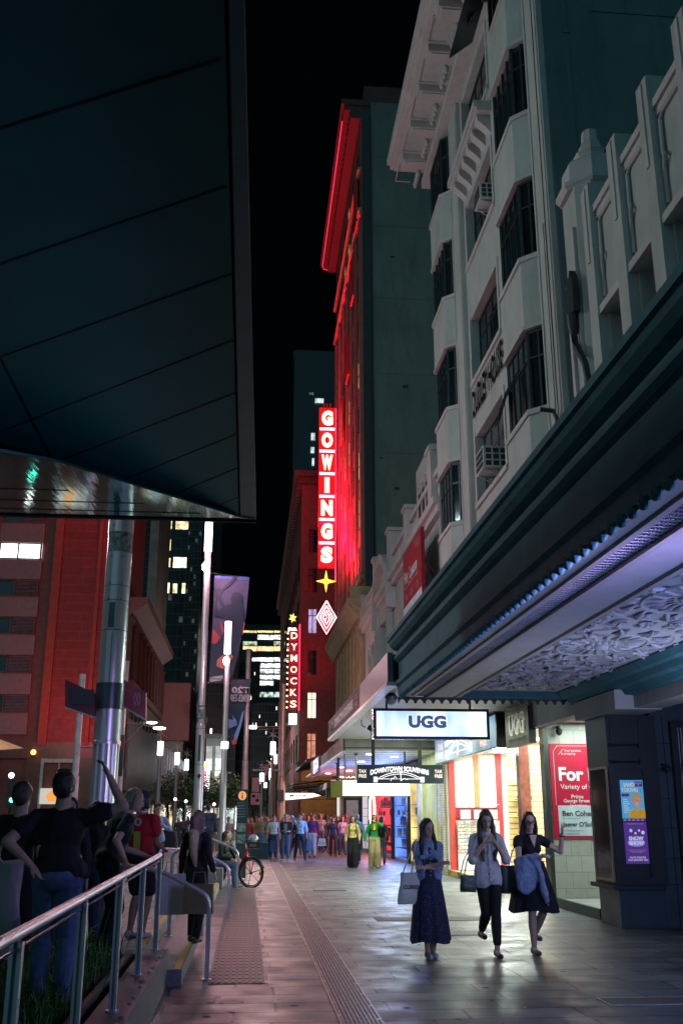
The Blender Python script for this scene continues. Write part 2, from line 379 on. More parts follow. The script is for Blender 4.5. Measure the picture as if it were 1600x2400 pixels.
# service covers and slots in the paving
def cover(x0, y0, x1, y1, lab, m, rim=True):
    t = thing('service_cover', lab, 'cover', ((x0 + x1) / 2, y0, 0))
    MB().box((x0, y0, .001), (x1, y1, .006)).build('lid', m, t)
    if rim:
        g = MB(); e = .02
        g.box((x0 - e, y0 - e, .001), (x1 + e, y0, .008)).box((x0 - e, y1, .001), (x1 + e, y1 + e, .008)).box((x0 - e, y0, .001), (x0, y1, .008)).box((x1, y0, .001), (x1 + e, y1, .008)); g.build('frame', M_dfr, t)
M_patch = mat('asphalt_patch', (.05, .05, .052), rough=.6, var=.3, scale=30, bump=.5)
cover(2.15, 17.3, 4.1, 17.9, 'dark asphalt patch in the paving behind the three women', M_patch, False)
cover(1.55, 24.3, 2.3, 24.5, 'narrow dark slot cover in the paving between drain and shops', M_dark, False)
cover(2.95, 15.2, 3.5, 15.65, 'square steel cover behind the woman in the white shirt', M_tac)
cover(3.3, 9.6, 4.4, 9.95, 'dark rectangular cover in front of the woman in black', M_patch)
cover(5.0, 10.3, 5.6, 10.7, 'small cover by the theatre wall', M_tac)
# fallen scraps
g = MB()
for i in range(46):
    x = rnd.uniform(1.2, 5.2); y = rnd.uniform(7, 24); r = rnd.uniform(.006, .02)
    g.add([(x - r, y, .003), (x + r, y - r * .5, .003), (x + r * .8, y + r, .004), (x - r * .6, y + r * 1.3, .003)], [(0, 1, 2, 3)])
tag(g.build('litter', mat('paper_scrap', (.6, .58, .52), rough=.8)), 'tiny pale scraps of litter scattered on the pavement', 'litter', kind='stuff')

g = MB()
for i in range(240):
    x = rnd.uniform(-.3, 5.6); y = rnd.uniform(5, 30); r = rnd.uniform(.012, .045)
    g.add([(x + r * math.cos(a) * rnd.uniform(.7, 1.2), y + r * math.sin(a) * rnd.uniform(.7, 1.2), .0022) for a in [PI / 4 * q for q in range(8)]], [tuple(range(8))])
tag(g.build('gum_spots', mat('old_gum', (.05, .05, .05), rough=.8)), 'dark trodden gum spots scattered over the pavement', 'gum', kind='stuff')
# ---------------- materials for the right-hand side ----------------
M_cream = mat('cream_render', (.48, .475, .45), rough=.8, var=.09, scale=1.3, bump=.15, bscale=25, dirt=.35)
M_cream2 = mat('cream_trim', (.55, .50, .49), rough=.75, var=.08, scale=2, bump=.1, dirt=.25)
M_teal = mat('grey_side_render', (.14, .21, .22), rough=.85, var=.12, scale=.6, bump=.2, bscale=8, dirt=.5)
M_steel = mat('dark_window_steel', (.035, .05, .055), rough=.45, metal=.3)
M_glass = mat('dark_glass', (.012, .02, .024), rough=.06, var=.5, scale=.5, bump=.02, bscale=3, spec=.8)
M_glass2 = mat('blind_behind_glass', (.10, .12, .13), rough=.15, var=.4, scale=1.5, bump=.02)
M_marq = mat('marquee_dark_paint', (.075, .21, .245), rough=.75, spec=.12, var=.15, scale=3, bump=.05, dirt=.3)
M_sand = mat('sandstone', (.42, .31, .19), rough=.85, var=.18, scale=2, bump=.2, dirt=.45)

def window(parent, x, y0, y1, z0, z1, nm=3, nt=3, deep=.12, glass=None, frame=M_steel, dirn='x', fw=.04):
    """a window in a wall facing -X: frame object with a pane child"""
    g = MB()
    g.box((x, y0, z0), (x + .06, y0 + fw, z1)).box((x, y1 - fw, z0), (x + .06, y1, z1)).box((x, y0 + fw, z0), (x + .06, y1 - fw, z0 + fw)).box((x, y0 + fw, z1 - fw), (x + .06, y1 - fw, z1))
    for i in range(1, nm): yy = y0 + (y1 - y0) * i / nm; g.box((x + .008, yy - fw * .45, z0 + fw), (x + .05, yy + fw * .45, z1 - fw))
    for i in range(1, nt): zz = z0 + (z1 - z0) * i / nt; g.box((x + .014, y0 + fw, zz - fw * .4), (x + .045, y1 - fw, zz + fw * .4))
    f = g.build('window', frame, parent); MB().box((x + .03, y0 + fw * .5, z0 + fw * .5), (x + .038, y1 - fw * .5, z1 - fw * .5)).build('pane', glass or M_glass, f); return f
def wall_x(g, x0, x1, y0, y1, z0, z1, holes):
    """wall slab facing -X with rectangular openings (y0,y1,z0,z1)"""
    ys = sorted({y0, y1} | {h[0] for h in holes} | {h[1] for h in holes}); zs = sorted({z0, z1} | {h[2] for h in holes} | {h[3] for h in holes})
    for i in range(len(ys) - 1):
        run = None
        for j in range(len(zs) - 1):
            cy = (ys[i] + ys[i + 1]) / 2; cz = (zs[j] + zs[j + 1]) / 2
            hole = any(h[0] < cy < h[1] and h[2] < cz < h[3] for h in holes)
            if hole:
                if run is not None: g.box((x0, ys[i], run), (x1, ys[i + 1], zs[j])); run = None
            elif run is None: run = zs[j]
        if run is not None: g.box((x0, ys[i], run), (x1, ys[i + 1], zs[-1]))

# ================= DUDLEY HOUSE (cream office house with oriels) =================
DX = 6.2
dud = thing('office_house', 'tall cream office house with oriel windows, heavy bracketed cornice and black raised letters', 'building', (DX, 25, 3.3))
g = MB()
mid = []
FL = [6.3, 10.0, 13.7, 17.5]
for z in FL: mid.append((22.9, 26.1, z, z + 2.0))
mid.append((22.9, 26.1, 21.3, 23.4))
side = []
for z in FL + [21.4]:
    pass
wall_x(g, DX, DX + .5, 18.05, 31.0, 3.75, 26, mid)
g.build('wall', M_cream, dud)
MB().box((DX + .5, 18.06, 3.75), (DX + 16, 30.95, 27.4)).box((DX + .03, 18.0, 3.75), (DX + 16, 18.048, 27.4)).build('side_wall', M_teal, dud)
# sill and head mouldings round the flat windows
for (a, b, c, d) in mid:
    f = window(dud, DX + .22, a + .02, b - .02, c + .02, d - .02, 4, 3, glass=M_glass if c > 12 else M_glass2)
    MB().box((DX - .07, a - .15, c - .14), (DX + .06, b + .15, c - .003)).box((DX - .035, a - .14, c), (DX + .02, a - .002, d + .12)).box((DX - .035, b + .002, c), (DX + .02, b + .14, d + .12)).build('window_surround', M_cream2, dud)
# oriels: canted bay, glazed bands between spandrels
def oriel(y0, y1, z, top, cut, gl, casement=False):
    xo = 5.80; c = cut
    pts = lambda zz, e=0: [(DX + .01, y0 - e, zz), (xo - e, y0 + c - e * .4, zz), (xo - e, y1 - c + e * .4, zz), (DX + .01, y1 + e, zz)]
    MB().prism(pts(z - 1.72), (0, 0, 1.60)).build('oriel_spandrel', M_cream, dud)
    MB().prism(pts(z - .12, .05), (0, 0, .12)).build('oriel_sill', M_cream2, dud); MB().prism(pts(z - 1.80, .04), (0, 0, .08)).build('oriel_moulding', M_cream2, dud)
    # three window faces
    P = pts(z); 
    for k in range(3):
        a, b = Vector(P[k]), Vector(P[k + 1]); L = (b - a).length; ux = (b - a) / L; nrm = Vector((ux.y, -ux.x, 0)) * -1
        if nrm.x > 0: nrm = -nrm
        H = top - z - .12; g = MB(); nM = 2 if k != 1 else 4; fw = .05
        rot = Matrix((ux, -nrm, Vector((0, 0, 1)))).transposed()
        def bar(u0, u1, w0, w1, t=.06):
            cc = a + ux * ((u0 + u1) / 2) + Vector((0, 0, (w0 + w1) / 2)) - nrm * .08; g.obox(cc, u1 - u0, t, w1 - w0, rot)
        bar(0, fw, 0, H); bar(L - fw, L, 0, H); bar(fw, L - fw, 0, fw); bar(fw, L - fw, H - fw, H)
        for i in range(1, nM): bar(L * i / nM - .022, L * i / nM + .022, fw, H - fw, .045)
        bar(fw, L - fw, H * .66 - .025, H * .66 + .025, .05)
        f = g.build('window', M_steel, dud)
        g = MB(); g.obox(a + ux * (L / 2) + Vector((0, 0, H / 2)) - nrm * .10, L - .04, .012, H - .04, rot); g.build('pane', gl if k != 0 else M_glass, f)
        # open casements hang outwards on some
        if k == 1 and casement:
            for q in (1, 3):
                g = MB(); ang = R(rnd.choice((18, 26))); hx = a + ux * (L * (q + .5) / nM) + Vector((0, 0, H * .64)) + nrm * .02
                r2 = Matrix.Rotation(-ang, 3, ux) if True else None
                hh = H * .5; wd = L / nM - .06; dn = (Vector((0, 0, -1)) * math.cos(ang) + nrm * math.sin(ang))
                rr = Matrix((ux, dn.cross(ux) * -1, -dn)).transposed()
                for s in (-1, 1): g.obox(hx + ux * (s * (wd / 2 - .02)) + dn * hh / 2, .04, .03, hh, rr)
                g.obox(hx + dn * .02, wd, .03, .04, rr); g.obox(hx + dn * (hh - .02), wd, .03, .04, rr)
                fr = g.build('open_casement', M_steel, dud); g = MB(); g.obox(hx + dn * hh / 2, wd - .06, .008, hh - .06, rr); g.build('pane', M_glass, fr)
gl = [M_glass2, M_glass2, M_glass, M_glass, M_glass]
for i, z in enumerate(FL):
    top = (FL + [21.4])[i + 1] - 1.72
    oriel(19.0, 21.6, z, top, .42, M_glass2 if i in (1,) else M_glass, i in (1,)); oriel(27.6, 30.3, z, top, .42, M_glass2 if i == 1 else M_glass, i == 0)
for y0, y1 in ((19.0, 21.6), (27.6, 30.3)):
    oriel(y0, y1, 21.3, 23.6, .42, M_glass, y0 < 20)
    # base corbels under lowest seen oriel
    for k in range(3): MB().prism([(DX, y0 + .35 + k * .7, 3.9), (DX, y0 + .35 + k * .7, 4.5), (DX - .5, y0 + .35 + k * .7, 4.5), (DX - .3, y0 + .35 + k * .7, 4.15)], (0, .4, 0)).build('corbel', M_cream2, dud)
# brackets below oriel bottoms at first floor
for y0 in (19.0, 27.6):
    g = MB()
    for k in range(3):
        y = y0 + .35 + k * .75
        MB().prism([(DX - .01, y, 7.9), (DX - .01, y, 8.55), (DX - .40, y, 8.55), (DX - .35, y, 8.25), (DX - .2, y, 8.1)], (0, .42, 0)).build('corbel', M_cream2, dud)
# shafts and mouldings
for a, b, p in ((18.05, 19.05, .10), (26.45, 27.6, .14), (30.5, 31.0, .10)):
    MB().box((DX - p, a, 3.75), (DX - .001, b, 23.69)).build('pilaster', M_cream, dud)
    g = MB()
    for yy in (a + .06, b - .14): g.box((DX - p - .03, yy, 9.3), (DX - p + .001, yy + .08, 23.4))
    g.build('pilaster_moulding', M_cream2, dud)
# first-floor ledge
MB().box((DX - .22, 18.0, 9.02), (DX + .02, 31.05, 9.16)).box((DX - .14, 18.0, 8.9), (DX + .02, 31.05, 9.017)).box((DX - .2, 18.0, 5.3), (DX, 31.05, 5.42)).build('ledge', M_cream2, dud)
# bracketed hood above the centre windows
g = MB().box((DX - .5, 22.6, 20.42), (DX, 26.4, 20.62)).box((DX - .42, 22.6, 20.30), (DX, 26.4, 20.417)); g.build('hood', M_cream2, dud)
for k in range(6):
    y = 22.8 + k * .62
    MB().prism([(DX, y, 19.75), (DX, y, 20.297), (DX - .38, y, 20.297), (DX - .36, y, 20.12), (DX - .12, y, 19.9)], (0, .28, 0)).build('bracket', M_cream2, dud)
# main cornice
cor = MB()
cor.box((4.70, 17.3, 24.95), (DX + .5, 31.8, 25.2)).box((4.82, 17.4, 24.82), (DX + .5, 31.7, 24.947)).box((4.60, 17.2, 25.203), (DX + .5, 31.9, 25.45)).box((5.75, 17.9, 23.7), (DX + .2, 31.1, 24.0)).box((DX - .2, 17.95, 24.003), (DX + .1, 31.05, 24.817))
c = cor.build('cornice', M_cream2, dud)
for k in range(8):
    y = 18.0 + k * 1.8
    MB().box((5.0, y, 24.55), (DX - .202, y + .55, 24.817)).box((5.1, y + .06, 24.50), (DX - .3, y + .49, 24.547)).build('modillion', M_cream2, c)
    g = MB()
    for q in range(4): g.ell((5.70, y + .75 + q * .24, 24.55), (.10, .10, .16), n=8, m=6)
    g.build('egg_moulding', M_cream2, c)
    g = MB(); g.box((4.95, y + .65, 24.79), (5.55, y + .69, 24.8185)).box((4.95, y + 1.66, 24.79), (5.55, y + 1.70, 24.8185)).box((4.95, y + .69, 24.79), (4.99, y + 1.66, 24.8185)); g.build('soffit_panel', M_cream, c)
text('lettering', 'DUDLEY HOUSE', mat('black_letter', (.004, .004, .004), rough=.7, spec=.1), dud, (DX - .03, 24.42, 12.98), (0, -1, 0), (0, 0, 1), 3.5, .84, bold=.04, ext=.02, spacing=1.08)
# cables down the corner
g = MB().tube([(DX - .13, 18.3, 9.4), (DX - .13, 18.3, 15), (DX - .13, 18.27, 25)], .012, 5).tube([(DX - .13, 18.45, 4), (DX - .13, 18.45, 14)], .01, 5)
g.build('cable', M_steel, dud)
def downpipe(x, y, z0, z1, lab, m=M_teal, r=.05):
    t = thing('wall_pipe', lab, 'pipe', (x, y, z0)); MB().tube([(x, y, z0), (x, y, z1)], r, 8).build('pipe', m, t, smooth=True)
    for z in (z0 + .6, (z0 + z1) / 2, z1 - .6): MB().box((x - r * 1.6, y - .02, z), (x + r * 1.6, y + r * 1.5, z + .07)).build('bracket', m, t)
MB().box((DX + 1.2, 17.992, 15.2), (DX + 16, 17.999, 15.215)).build('render_joint', M_dark, dud); MB().box((DX + 1.2, 17.992, 19.4), (DX + 16, 17.999, 19.415)).build('render_joint', M_dark, dud); MB().box((DX + 4.1, 17.992, 13), (DX + 4.115, 17.999, 27)).build('render_joint', M_dark, dud)
downpipe(6.75, 18.0, 11.5, 26, 'thin pipe down the teal side wall close to the pale corner')
downpipe(9.0, 17.97, 20.0, 32, 'short thick pipe high on the teal side wall', r=.07)
# air conditioners
def aircon(x, y, z, s, lab):
    t = thing('air_conditioner', lab, 'air conditioner', (x, y, z))
    mw = mat('white_ac_case', (.62, .62, .62), rough=.5, dirt=.4)
    MB().box((x, y - s * .42, z), (x + s * .7, y + s * .42, z + s * .6)).build('case', mw, t)
    g = MB()
    for i in range(5):
        for j in range(3): g.box((x - .012, y - s * .37 + i * s * .155, z + .06 * s + j * s * .175), (x - .002, y - s * .37 + i * s * .155 + s * .12, z + .06 * s + j * s * .175 + s * .13))
    g.build('front_grille', mat('ac_grille', (.03, .03, .035), rough=.6), t); g = MB()
    for i in range(3):
        for j in range(3): g.box((x + .06 + i * s * .2, y - s * .42 - .012, z + .06 * s + j * s * .175), (x + .06 + i * s * .2 + s * .15, y - s * .42 - .002, z + .06 * s + j * s * .175 + s * .13))
    g.build('side_grille', mat('ac_grille', (.03, .03, .035), rough=.6), t)
    g = MB()
    for q in (-.3, .3): g.tube([(x + .05, y + q * s, z - .002), (x + s * .7, y + q * s, z - s * .4)], .014 * s * 1.5, 5); g.tube([(x + .05, y + q * s, z - .02), (x + s * .7, y + q * s, z - .02)], .014 * s * 1.5, 5)
    g.build('bracket', mw, t)
aircon(5.75, 23.9, 10.15, .98, 'boxy white window air conditioner on brackets, low on the cream office house')
aircon(5.85, 23.3, 17.75, .8, 'grimy window air conditioner high between two oriels')
t = thing('exhaust_duct', 'dark extractor duct and bent flue sticking out of the top oriel of the cream house', 'duct', (5.4, 20.2, 21.6))
MB().tube([(5.7, 20.5, 22.2), (5.2, 20.5, 22.3), (5.05, 20.5, 22.35)], .22, 14).build('duct', M_steel, t)
MB().tube([(5.5, 19.6, 22.8), (5.2, 19.5, 22.6), (5.15, 19.5, 21.9), (5.3, 19.5, 21.5)], .08, 8).build('flue', M_steel, t)
MB().prism([(5.62, 19.9, 22.1), (5.62, 22.1, 22.1), (4.95, 22.1, 21.5), (4.95, 19.9, 21.5)], (0, 0, .04)).build('hood', M_steel, t)

# ================= THEATRE =================
th = thing('theatre', 'cream theatre front with tall pilasters, small sash windows, turret and deep marquee', 'building', (6.2, 10, 0))
g = MB(); holes = []
for k in range(8):
    yc = 15.05 - k * 1.42; holes.append((yc - .44, yc + .44, 6.6, 10.25))
wall_x(g, 6.2, 6.7, -2, 16.1, 3.9, 12.35, holes); g.build('wall', M_cream, th)
MB().box((6.7, -2, 3.9), (7.2, 16.1, 12.2)).build('inner_wall', M_glass, th)
for k, h in enumerate(holes):
    f = MB(); y0, y1, z0, z1 = h
    f.box((6.44, y0, z0), (6.50, y0 + .08, z1)).box((6.44, y1 - .08, z0), (6.50, y1, z1)).box((6.44, y0 + .08, z1 - .10), (6.50, y1 - .08, z1)).box((6.42, y0 + .08, 8.95), (6.50, y1 - .08, 9.07)).box((6.44, y0 + .08, z0), (6.50, y1 - .08, z0 + .08))
    fo = f.build('window', mat('blue_grey_sash', (.20, .26, .34), rough=.5), th); MB().box((6.475, y0 + .03, z0 + .03), (6.482, y1 - .03, z1 - .03)).build('pane', M_glass, fo)
    MB().box((6.05, y0 - .1, z1 + .003), (6.3, y1 + .1, z1 + .16)).build('lintel', M_cream2, th)
for k in range(9):
    yc = 15.05 + .71 - k * 1.42
    g = MB().box((6.02, yc - .2, 3.9), (6.2 - .001, yc + .2, 13.0)); g.box((6.2, yc - .2, 12.35), (6.5, yc + .2, 13.0)); g.build('pilaster', M_cream, th)
    MB().box((5.995, yc - .05, 11.4), (6.019, yc + .05, 12.95)).build('pilaster_groove', M_cream2, th)
    # flowing edge moulding of the panel between pilasters
    for s in (1,):
        g = MB(); ye = yc - .24
        g.tube([(6.16, ye, 10.6), (6.16, ye, 11.1), (6.15, ye - .02, 11.25), (6.12, ye - .12, 11.38), (6.15, ye - .03, 11.5), (6.16, ye - .03, 12.1), (6.17, ye - .12, 12.2), (6.17, yc - 1.1, 12.2)], .035, 6)
        g.build('panel_moulding', M_cream2, th)
MB().box((6.08, -2, 12.353), (6.75, 16.1, 12.5)).box((6.13, -2, 12.2), (6.199, 16.1, 12.35)).build('parapet_cornice', M_cream2, th)
# turret at the far end
t0 = MB()
t0.prism([(6.05, 16.35, 3.9), (6.3, 16.1, 3.9), (7.2, 16.1, 3.9), (7.2, 17.4, 3.9), (6.3, 17.4, 3.9), (6.05, 17.1, 3.9)][::-1], (0, 0, 9.6))
tt = t0.build('turret', M_cream, th)
MB().box((5.98, 16.42, 3.9), (6.049, 16.55, 12.6)).build('turret_fin', M_cream2, tt); MB().box((5.98, 16.9, 3.9), (6.049, 17.03, 11.6)).build('turret_fin', M_cream2, tt)
def octa(z, r, cx=6.62, cy=16.75):
    r = r * .62; z = 13.45 + (z - 11.9) * .78
    return [(cx + r * math.cos(PI / 8 + i * PI / 4), cy + r * math.sin(PI / 8 + i * PI / 4), z) for i in range(8)]
g = MB()
prof = [(1.15, 11.9), (1.25, 12.0), (1.25, 12.12), (1.05, 12.2), (1.0, 12.75), (.9, 12.85), (.5, 12.95), (.55, 13.1), (.62, 13.2), (.45, 13.3), (.4, 13.5), (.3, 13.62), (.28, 13.95)]
vs = [];
for r_, z_ in prof: vs += octa(z_, r_)
fs = [(i * 8 + j, i * 8 + (j + 1) % 8, (i + 1) * 8 + (j + 1) % 8, (i + 1) * 8 + j) for i in range(len(prof) - 1) for j in range(8)] + [tuple(range((len(prof) - 1) * 8, len(prof) * 8)), tuple(range(8))[::-1]]
g.add(vs, fs); g.build('turret_cap', M_cream2, tt)
# rain head and bent pipe
t = thing('rainwater_pipe', 'black rainwater head with pointed hood on a bent black downpipe', 'downpipe', (5.4, 16.8, 6))
mb_ = mat('black_iron', (.018, .024, .026), rough=.45, bump=.3)
g = MB().prism([(6.0, 16.35, 10.75), (6.0, 16.75, 10.75), (6.0, 16.85, 11.15), (6.0, 16.45, 11.65), (6.0, 16.33, 11.3)], (-.14, 0, 0)); g.build('rain_head', mb_, t)
MB().lathe((5.90, 16.55, 10.3), [(.05, 0), (.08, .08), (.11, .2), (.12, .46)], 12).build('funnel', mb_, t)
MB().tube([(5.90, 16.55, 10.35), (5.90, 16.5, 10.1), (5.94, 16.2, 9.6), (5.94, 16.1, 9.2), (5.94, 16.1, 6)], .065, 10).build('pipe', mb_, t, smooth=True)
t = thing('broken_pipe_end', 'short broken black pipe end beside the cream corner, just above the marquee', 'pipe', (5.9, 18.3, 8.6)); MB().tube([(6.05, 18.2, 8.3), (6.0, 18.2, 9.3), (5.95, 18.25, 9.5), (5.7, 18.3, 9.55)], .05, 8).build('pipe', mb_, t)

# ---- marquee ----
MZ = 3.62; XO = 2.47; YE = 17.5
mq = thing('marquee', 'deep dark theatre marquee with beaded edge and moulded plaster soffit', 'marquee', (4.3, 8, MZ))
# stepped fascia profile (x outward, z), extruded along Y
def extr(prof, y0, y1): return MB().prism([(x, y0, z) for x, z in prof], (0, y1 - y0, 0))
extr([(XO + .55, 3.66), (XO + .10, 3.66), (XO + .10, 3.80), (XO + .06, 3.84), (XO + .06, 3.90), (XO + .12, 3.93), (XO + .12, 4.22), (XO + .08, 4.25), (XO + .04, 4.29), (XO + .04, 4.34), (XO + .09, 4.36), (XO + .09, 4.44), (XO + .02, 4.47), (XO - .03, 4.53), (XO - .05, 4.58), (XO - .08, 4.60), (XO - .08, 4.67), (XO + .6, 4.67)], -4, YE).build('fascia', M_marq, mq)
MB().box((XO + .6, -4, 4.4), (6.0, YE, 4.62)).build('roof', M_marq, mq)
MB().box((XO + .55, YE - .22, 3.62), (6.0, YE - .002, 4.397)).build('end_fascia', M_marq, mq)
MC_p = mat('lilac_plaster', (.55, .54, .60), rough=.6, var=.08, scale=3, dirt=.15)
# beads along the edge
g = MB(); y = -3.9
while y < YE - .05:
    g.ell((XO + .13, y, 3.655), (.045, .078, .065), n=8, m=6); y += .21
g.build('bead_edging', M_marq, mq, smooth=True)
g = MB(); g.box((XO + .14, -4, 3.635), (XO + .30, YE - .22, 3.659)).build('edge_band', M_cream2, mq)
g = MB(); x = XO + .44
MB().box((XO + .30, -4, 3.615), (XO + .36, YE - .22, 3.66)).box((3.06, -4, 3.615), (3.12, YE - .22, 3.67)).build('soffit_moulding', M_cream2, mq)
MB().box((XO + .36, -4, 3.66), (3.06, YE - .22, 3.668)).build('mesh_backing', M_marq, mq)
g = MB()
for i in range(7): g.box((XO + .375 + i * .033, -3.9, 3.645), (XO + .375 + i * .033 + .012, YE - .25, 3.659))
y = -3.9
while y < YE - .3: g.box((XO + .365, y, 3.640), (3.055, y + .03, 3.656)); y += .085 if y < 12 else .17
g.build('vent_mesh', mat('vent_steel', (.24, .25, .30), rough=.6), mq)
MB().box((3.12, -4, 3.62), (3.5, YE - .22, 3.7)).build('soffit_border', MC_p, mq)
extr([(3.5, 3.72), (3.5, 3.64), (3.54, 3.60), (3.6, 3.60), (3.64, 3.66), (3.66, 3.72)], -4, YE - .3).build('soffit_moulding', M_cream2, mq)
MB().box((3.6, -4, 3.73), (6.1, YE - .22, 3.78)).build('soffit', MC_p, mq)
extr([(5.35, 3.729), (5.35, 3.70), (5.42, 3.62), (5.5, 3.60), (5.55, 3.52), (5.66, 3.50), (5.72, 3.42), (6.0, 3.40), (6.0, 3.729)], -4, YE - .3).build('wall_cornice', M_marq, mq)
# moulded plaster acanthus medallions
g = MB(); pr = random.Random(3); zc = 3.73
def EP(cx, cy, r, t, dz=0): return Vector((cx + r * math.cos(t), cy + r * 1.45 * math.sin(t), zc - dz))
for my in [YE - 2.2 - 2.95 * k for k in range(6)]:
    cx = 4.45
    g.lathe((cx, my, zc - .05), [(.02, -.02), (.07, -.01), (.10, .02), (.10, .05)], 14)
    for k in range(14): t = 2 * PI * k / 14; g.ell(EP(cx, my, .17, t, .01), (.035, .045, .03), n=8, m=5)
    for k in range(20): t = 2 * PI * k / 20; g.tube([EP(cx, my, .24, t), EP(cx, my, .36, t, .018), EP(cx, my, .50, t, .004)], [.012, .028, .014], 6)
    g.tube([EP(cx, my, .54, 2 * PI * k / 40, .006) for k in range(41)], .016, 5, caps=False)
    for k in range(24):
        t = 2 * PI * k / 24; q = .10 * (1 if k % 2 else -1)
        g.tube([EP(cx, my, .57, t), EP(cx, my, .64, t + q * .6, .025), EP(cx, my, .73, t + q * 1.2, .032), EP(cx, my, .80, t + q * .6, .012)], [.014, .028, .030, .008], 6)
    g.tube([EP(cx, my, .83, 2 * PI * k / 40, .004) for k in range(41)], .012, 5, caps=False)
    for k in range(18):
        t = 2 * PI * (k + .5) / 18; c = EP(cx, my, .96, t); sg_ = 1 if k % 2 else -1
        g.tube([c + Vector((.115 * (1 - m / 13) * math.cos(m * .62 + t), sg_ * .135 * (1 - m / 13) * math.sin(m * .62 + t), -.014)) for m in range(12)], .016, 5)
        for a in (-.5, .5): g.tube([c + Vector((.02, 0, 0)), c + Vector((.09 * math.cos(t + a), .15 * math.sin(t + a), -.024)), c + Vector((.16 * math.cos(t + a * 1.5), .26 * math.sin(t + a * 1.5), -.008))], [.012, .024, .006], 5)
for k in range(90):
    y_ = -1 + 18 * k / 90
    for x_, s_ in ((3.74, 1), (5.26, -1)):
        if abs((YE - 2.2 - y_) % 2.95 - 1.475) < .62: g.tube([(x_, y_, zc), (x_ + s_ * .10, y_ + .04, zc - .024), (x_ + s_ * .2, y_ + .16 * (1 if k % 2 else -1), zc - .006)], [.02, .026, .008], 6)
g.build('plaster_relief', MC_p, mq, smooth=True)
# scalloped valance at the far end
g = MB(); n = 22; x0, x1 = XO + .1, 6.0; wv = (x1 - x0) / n
for k in range(n):
    xa = x0 + k * wv; pts = [(xa, YE - .004, 3.64), (xa, YE - .004, 3.53)]
    for i in range(7): t = PI * i / 6; pts.append((xa + wv * .12 + wv * .38 * (1 - math.cos(t)), YE - .004, 3.53 + .07 * math.sin(t)))
    pts += [(xa + wv, YE - .004, 3.53), (xa + wv, YE - .004, 3.64)]
    g.prism(pts, (0, .03, 0))
g.build('scalloped_valance', mb_, mq)
# ---- theatre ground floor ----
M_dpaint = mat('blue_black_wall_paint', (.045, .072, .085), rough=.4, var=.2, scale=2, bump=.15, dirt=.35)
M_box = mat('black_case_paint', (.018, .022, .028), rough=.5, var=.2, scale=4, bump=.05)
MB().box((9.0, 2, 0), (9.3, 15.9, 3.9)).build('foyer_wall', M_dpaint, th)
g = MB()
for z in (.62, 1.0, 1.45, 1.9, 2.35, 2.75): g.box((6.42, 15.862, z), (9, 15.8685, z + .010))
for x in (6.62, 7.3): g.box((x, 15.862, 0), (x + .01, 15.8685, 3.2))
g.build('wall_joints', M_dark, th)
# pale beam under the marquee with its end block
MB().box((5.85, 6, 3.22), (6.299, 15.0, 3.5)).box((5.55, 15.0, 3.2), (6.29, 16.95, 3.497)).build('beam', M_cream, th)
# poster bay
pb = thing('poster_case', 'black glazed poster case projecting from the dark theatre wall, with two posters', 'display case', (6, 16.2, 0))
MB().box((5.80, 15.86, .62), (6.62, 16.85, 3.196)).build('case', M_box, pb)
MB().box((5.83, 15.88, 0), (6.6, 16.8, .55)).build('plinth', M_dpaint, pb)
MB().box((5.72, 15.78, .553), (6.55, 16.9, .617)).build('sill', M_box, pb)
g = MB()  # front frame (faces the camera)
fy = 15.86
for a, b, c, d in ((5.80, 5.90, .62, 2.42), (6.34, 6.42, .62, 2.42), (5.90, 6.34, 2.34, 2.42), (5.90, 6.34, .62, .72)): g.box((a, fy - .035, c), (b, fy - .001, d))
g.build('frame', M_box, pb)
g = MB()
for z in (2.46, 2.72): g.tube([(5.82, fy - .03, z), (6.44, fy - .03, z)], .028, 8); g.box((6.3, fy - .07, z - .04), (6.46, fy - .04, z + .04))
for a, b in ((5.86, 5.885), (6.33, 6.355)): g.box((a, fy - .02, 2.8), (b, fy - .001, 3.12))
g.build('moulding', M_box, pb)
g = MB()
for a, b, c, d in ((15.92, 15.97, .66, 2.4), (16.70, 16.75, .66, 2.4), (15.97, 16.70, 2.36, 2.4), (15.97, 16.70, .66, .70)): g.box((5.775, a, c), (5.799, b, d))
sf = g.build('side_frame', mat('brass_edge', (.25, .22, .15), rough=.35, metal=.7), pb)
MB().box((5.785, 15.97, .70), (5.797, 16.70, 2.36)).build('side_glass', mat('case_glass', (.05, .06, .05), rough=.08, var=.9, scale=2.2, bump=0), pb)
# clamp-like lights on the wall
for xx, lab in ((6.55, 'small dark clip lamp on the theatre wall nearest the poster case'), (6.85, 'small dark clip lamp on the theatre wall, further from the poster case')):
    t = thing('clip_lamp', lab, 'lamp', (xx, 15.5, 2.3)); MB().tube([(xx, 15.86, 2.42), (xx, 15.7, 2.42), (xx, 15.62, 2.38)], .015, 6).build('arm', M_box, t); MB().lathe((xx, 15.6, 2.3), [(.05, 0), (.045, .06), (.02, .1)], 10).build('shade', M_box, t)
MB().box((6.42, 15.87, 0), (9, 16.3, 3.9)).build('painted_wall', M_dpaint, th)
# barred gate further right
bg_ = thing('metal_gate', 'ribbed pale metal shutter in a black frame at the right edge of the theatre wall', 'gate', (6.9, 15.7, 0))
g = MB()
for i in range(10): g.box((6.84 + i * .05, 15.80, .4), (6.84 + i * .05 + .02, 15.83, 3.0))
g.build('bars', mat('grey_bar', (.3, .32, .32), rough=.5), bg_); MB().box((6.72, 15.76, 0), (6.82, 15.865, 3.1)).box((6.82, 15.76, 3.02), (7.5, 15.865, 3.1)).build('frame', M_box, bg_)

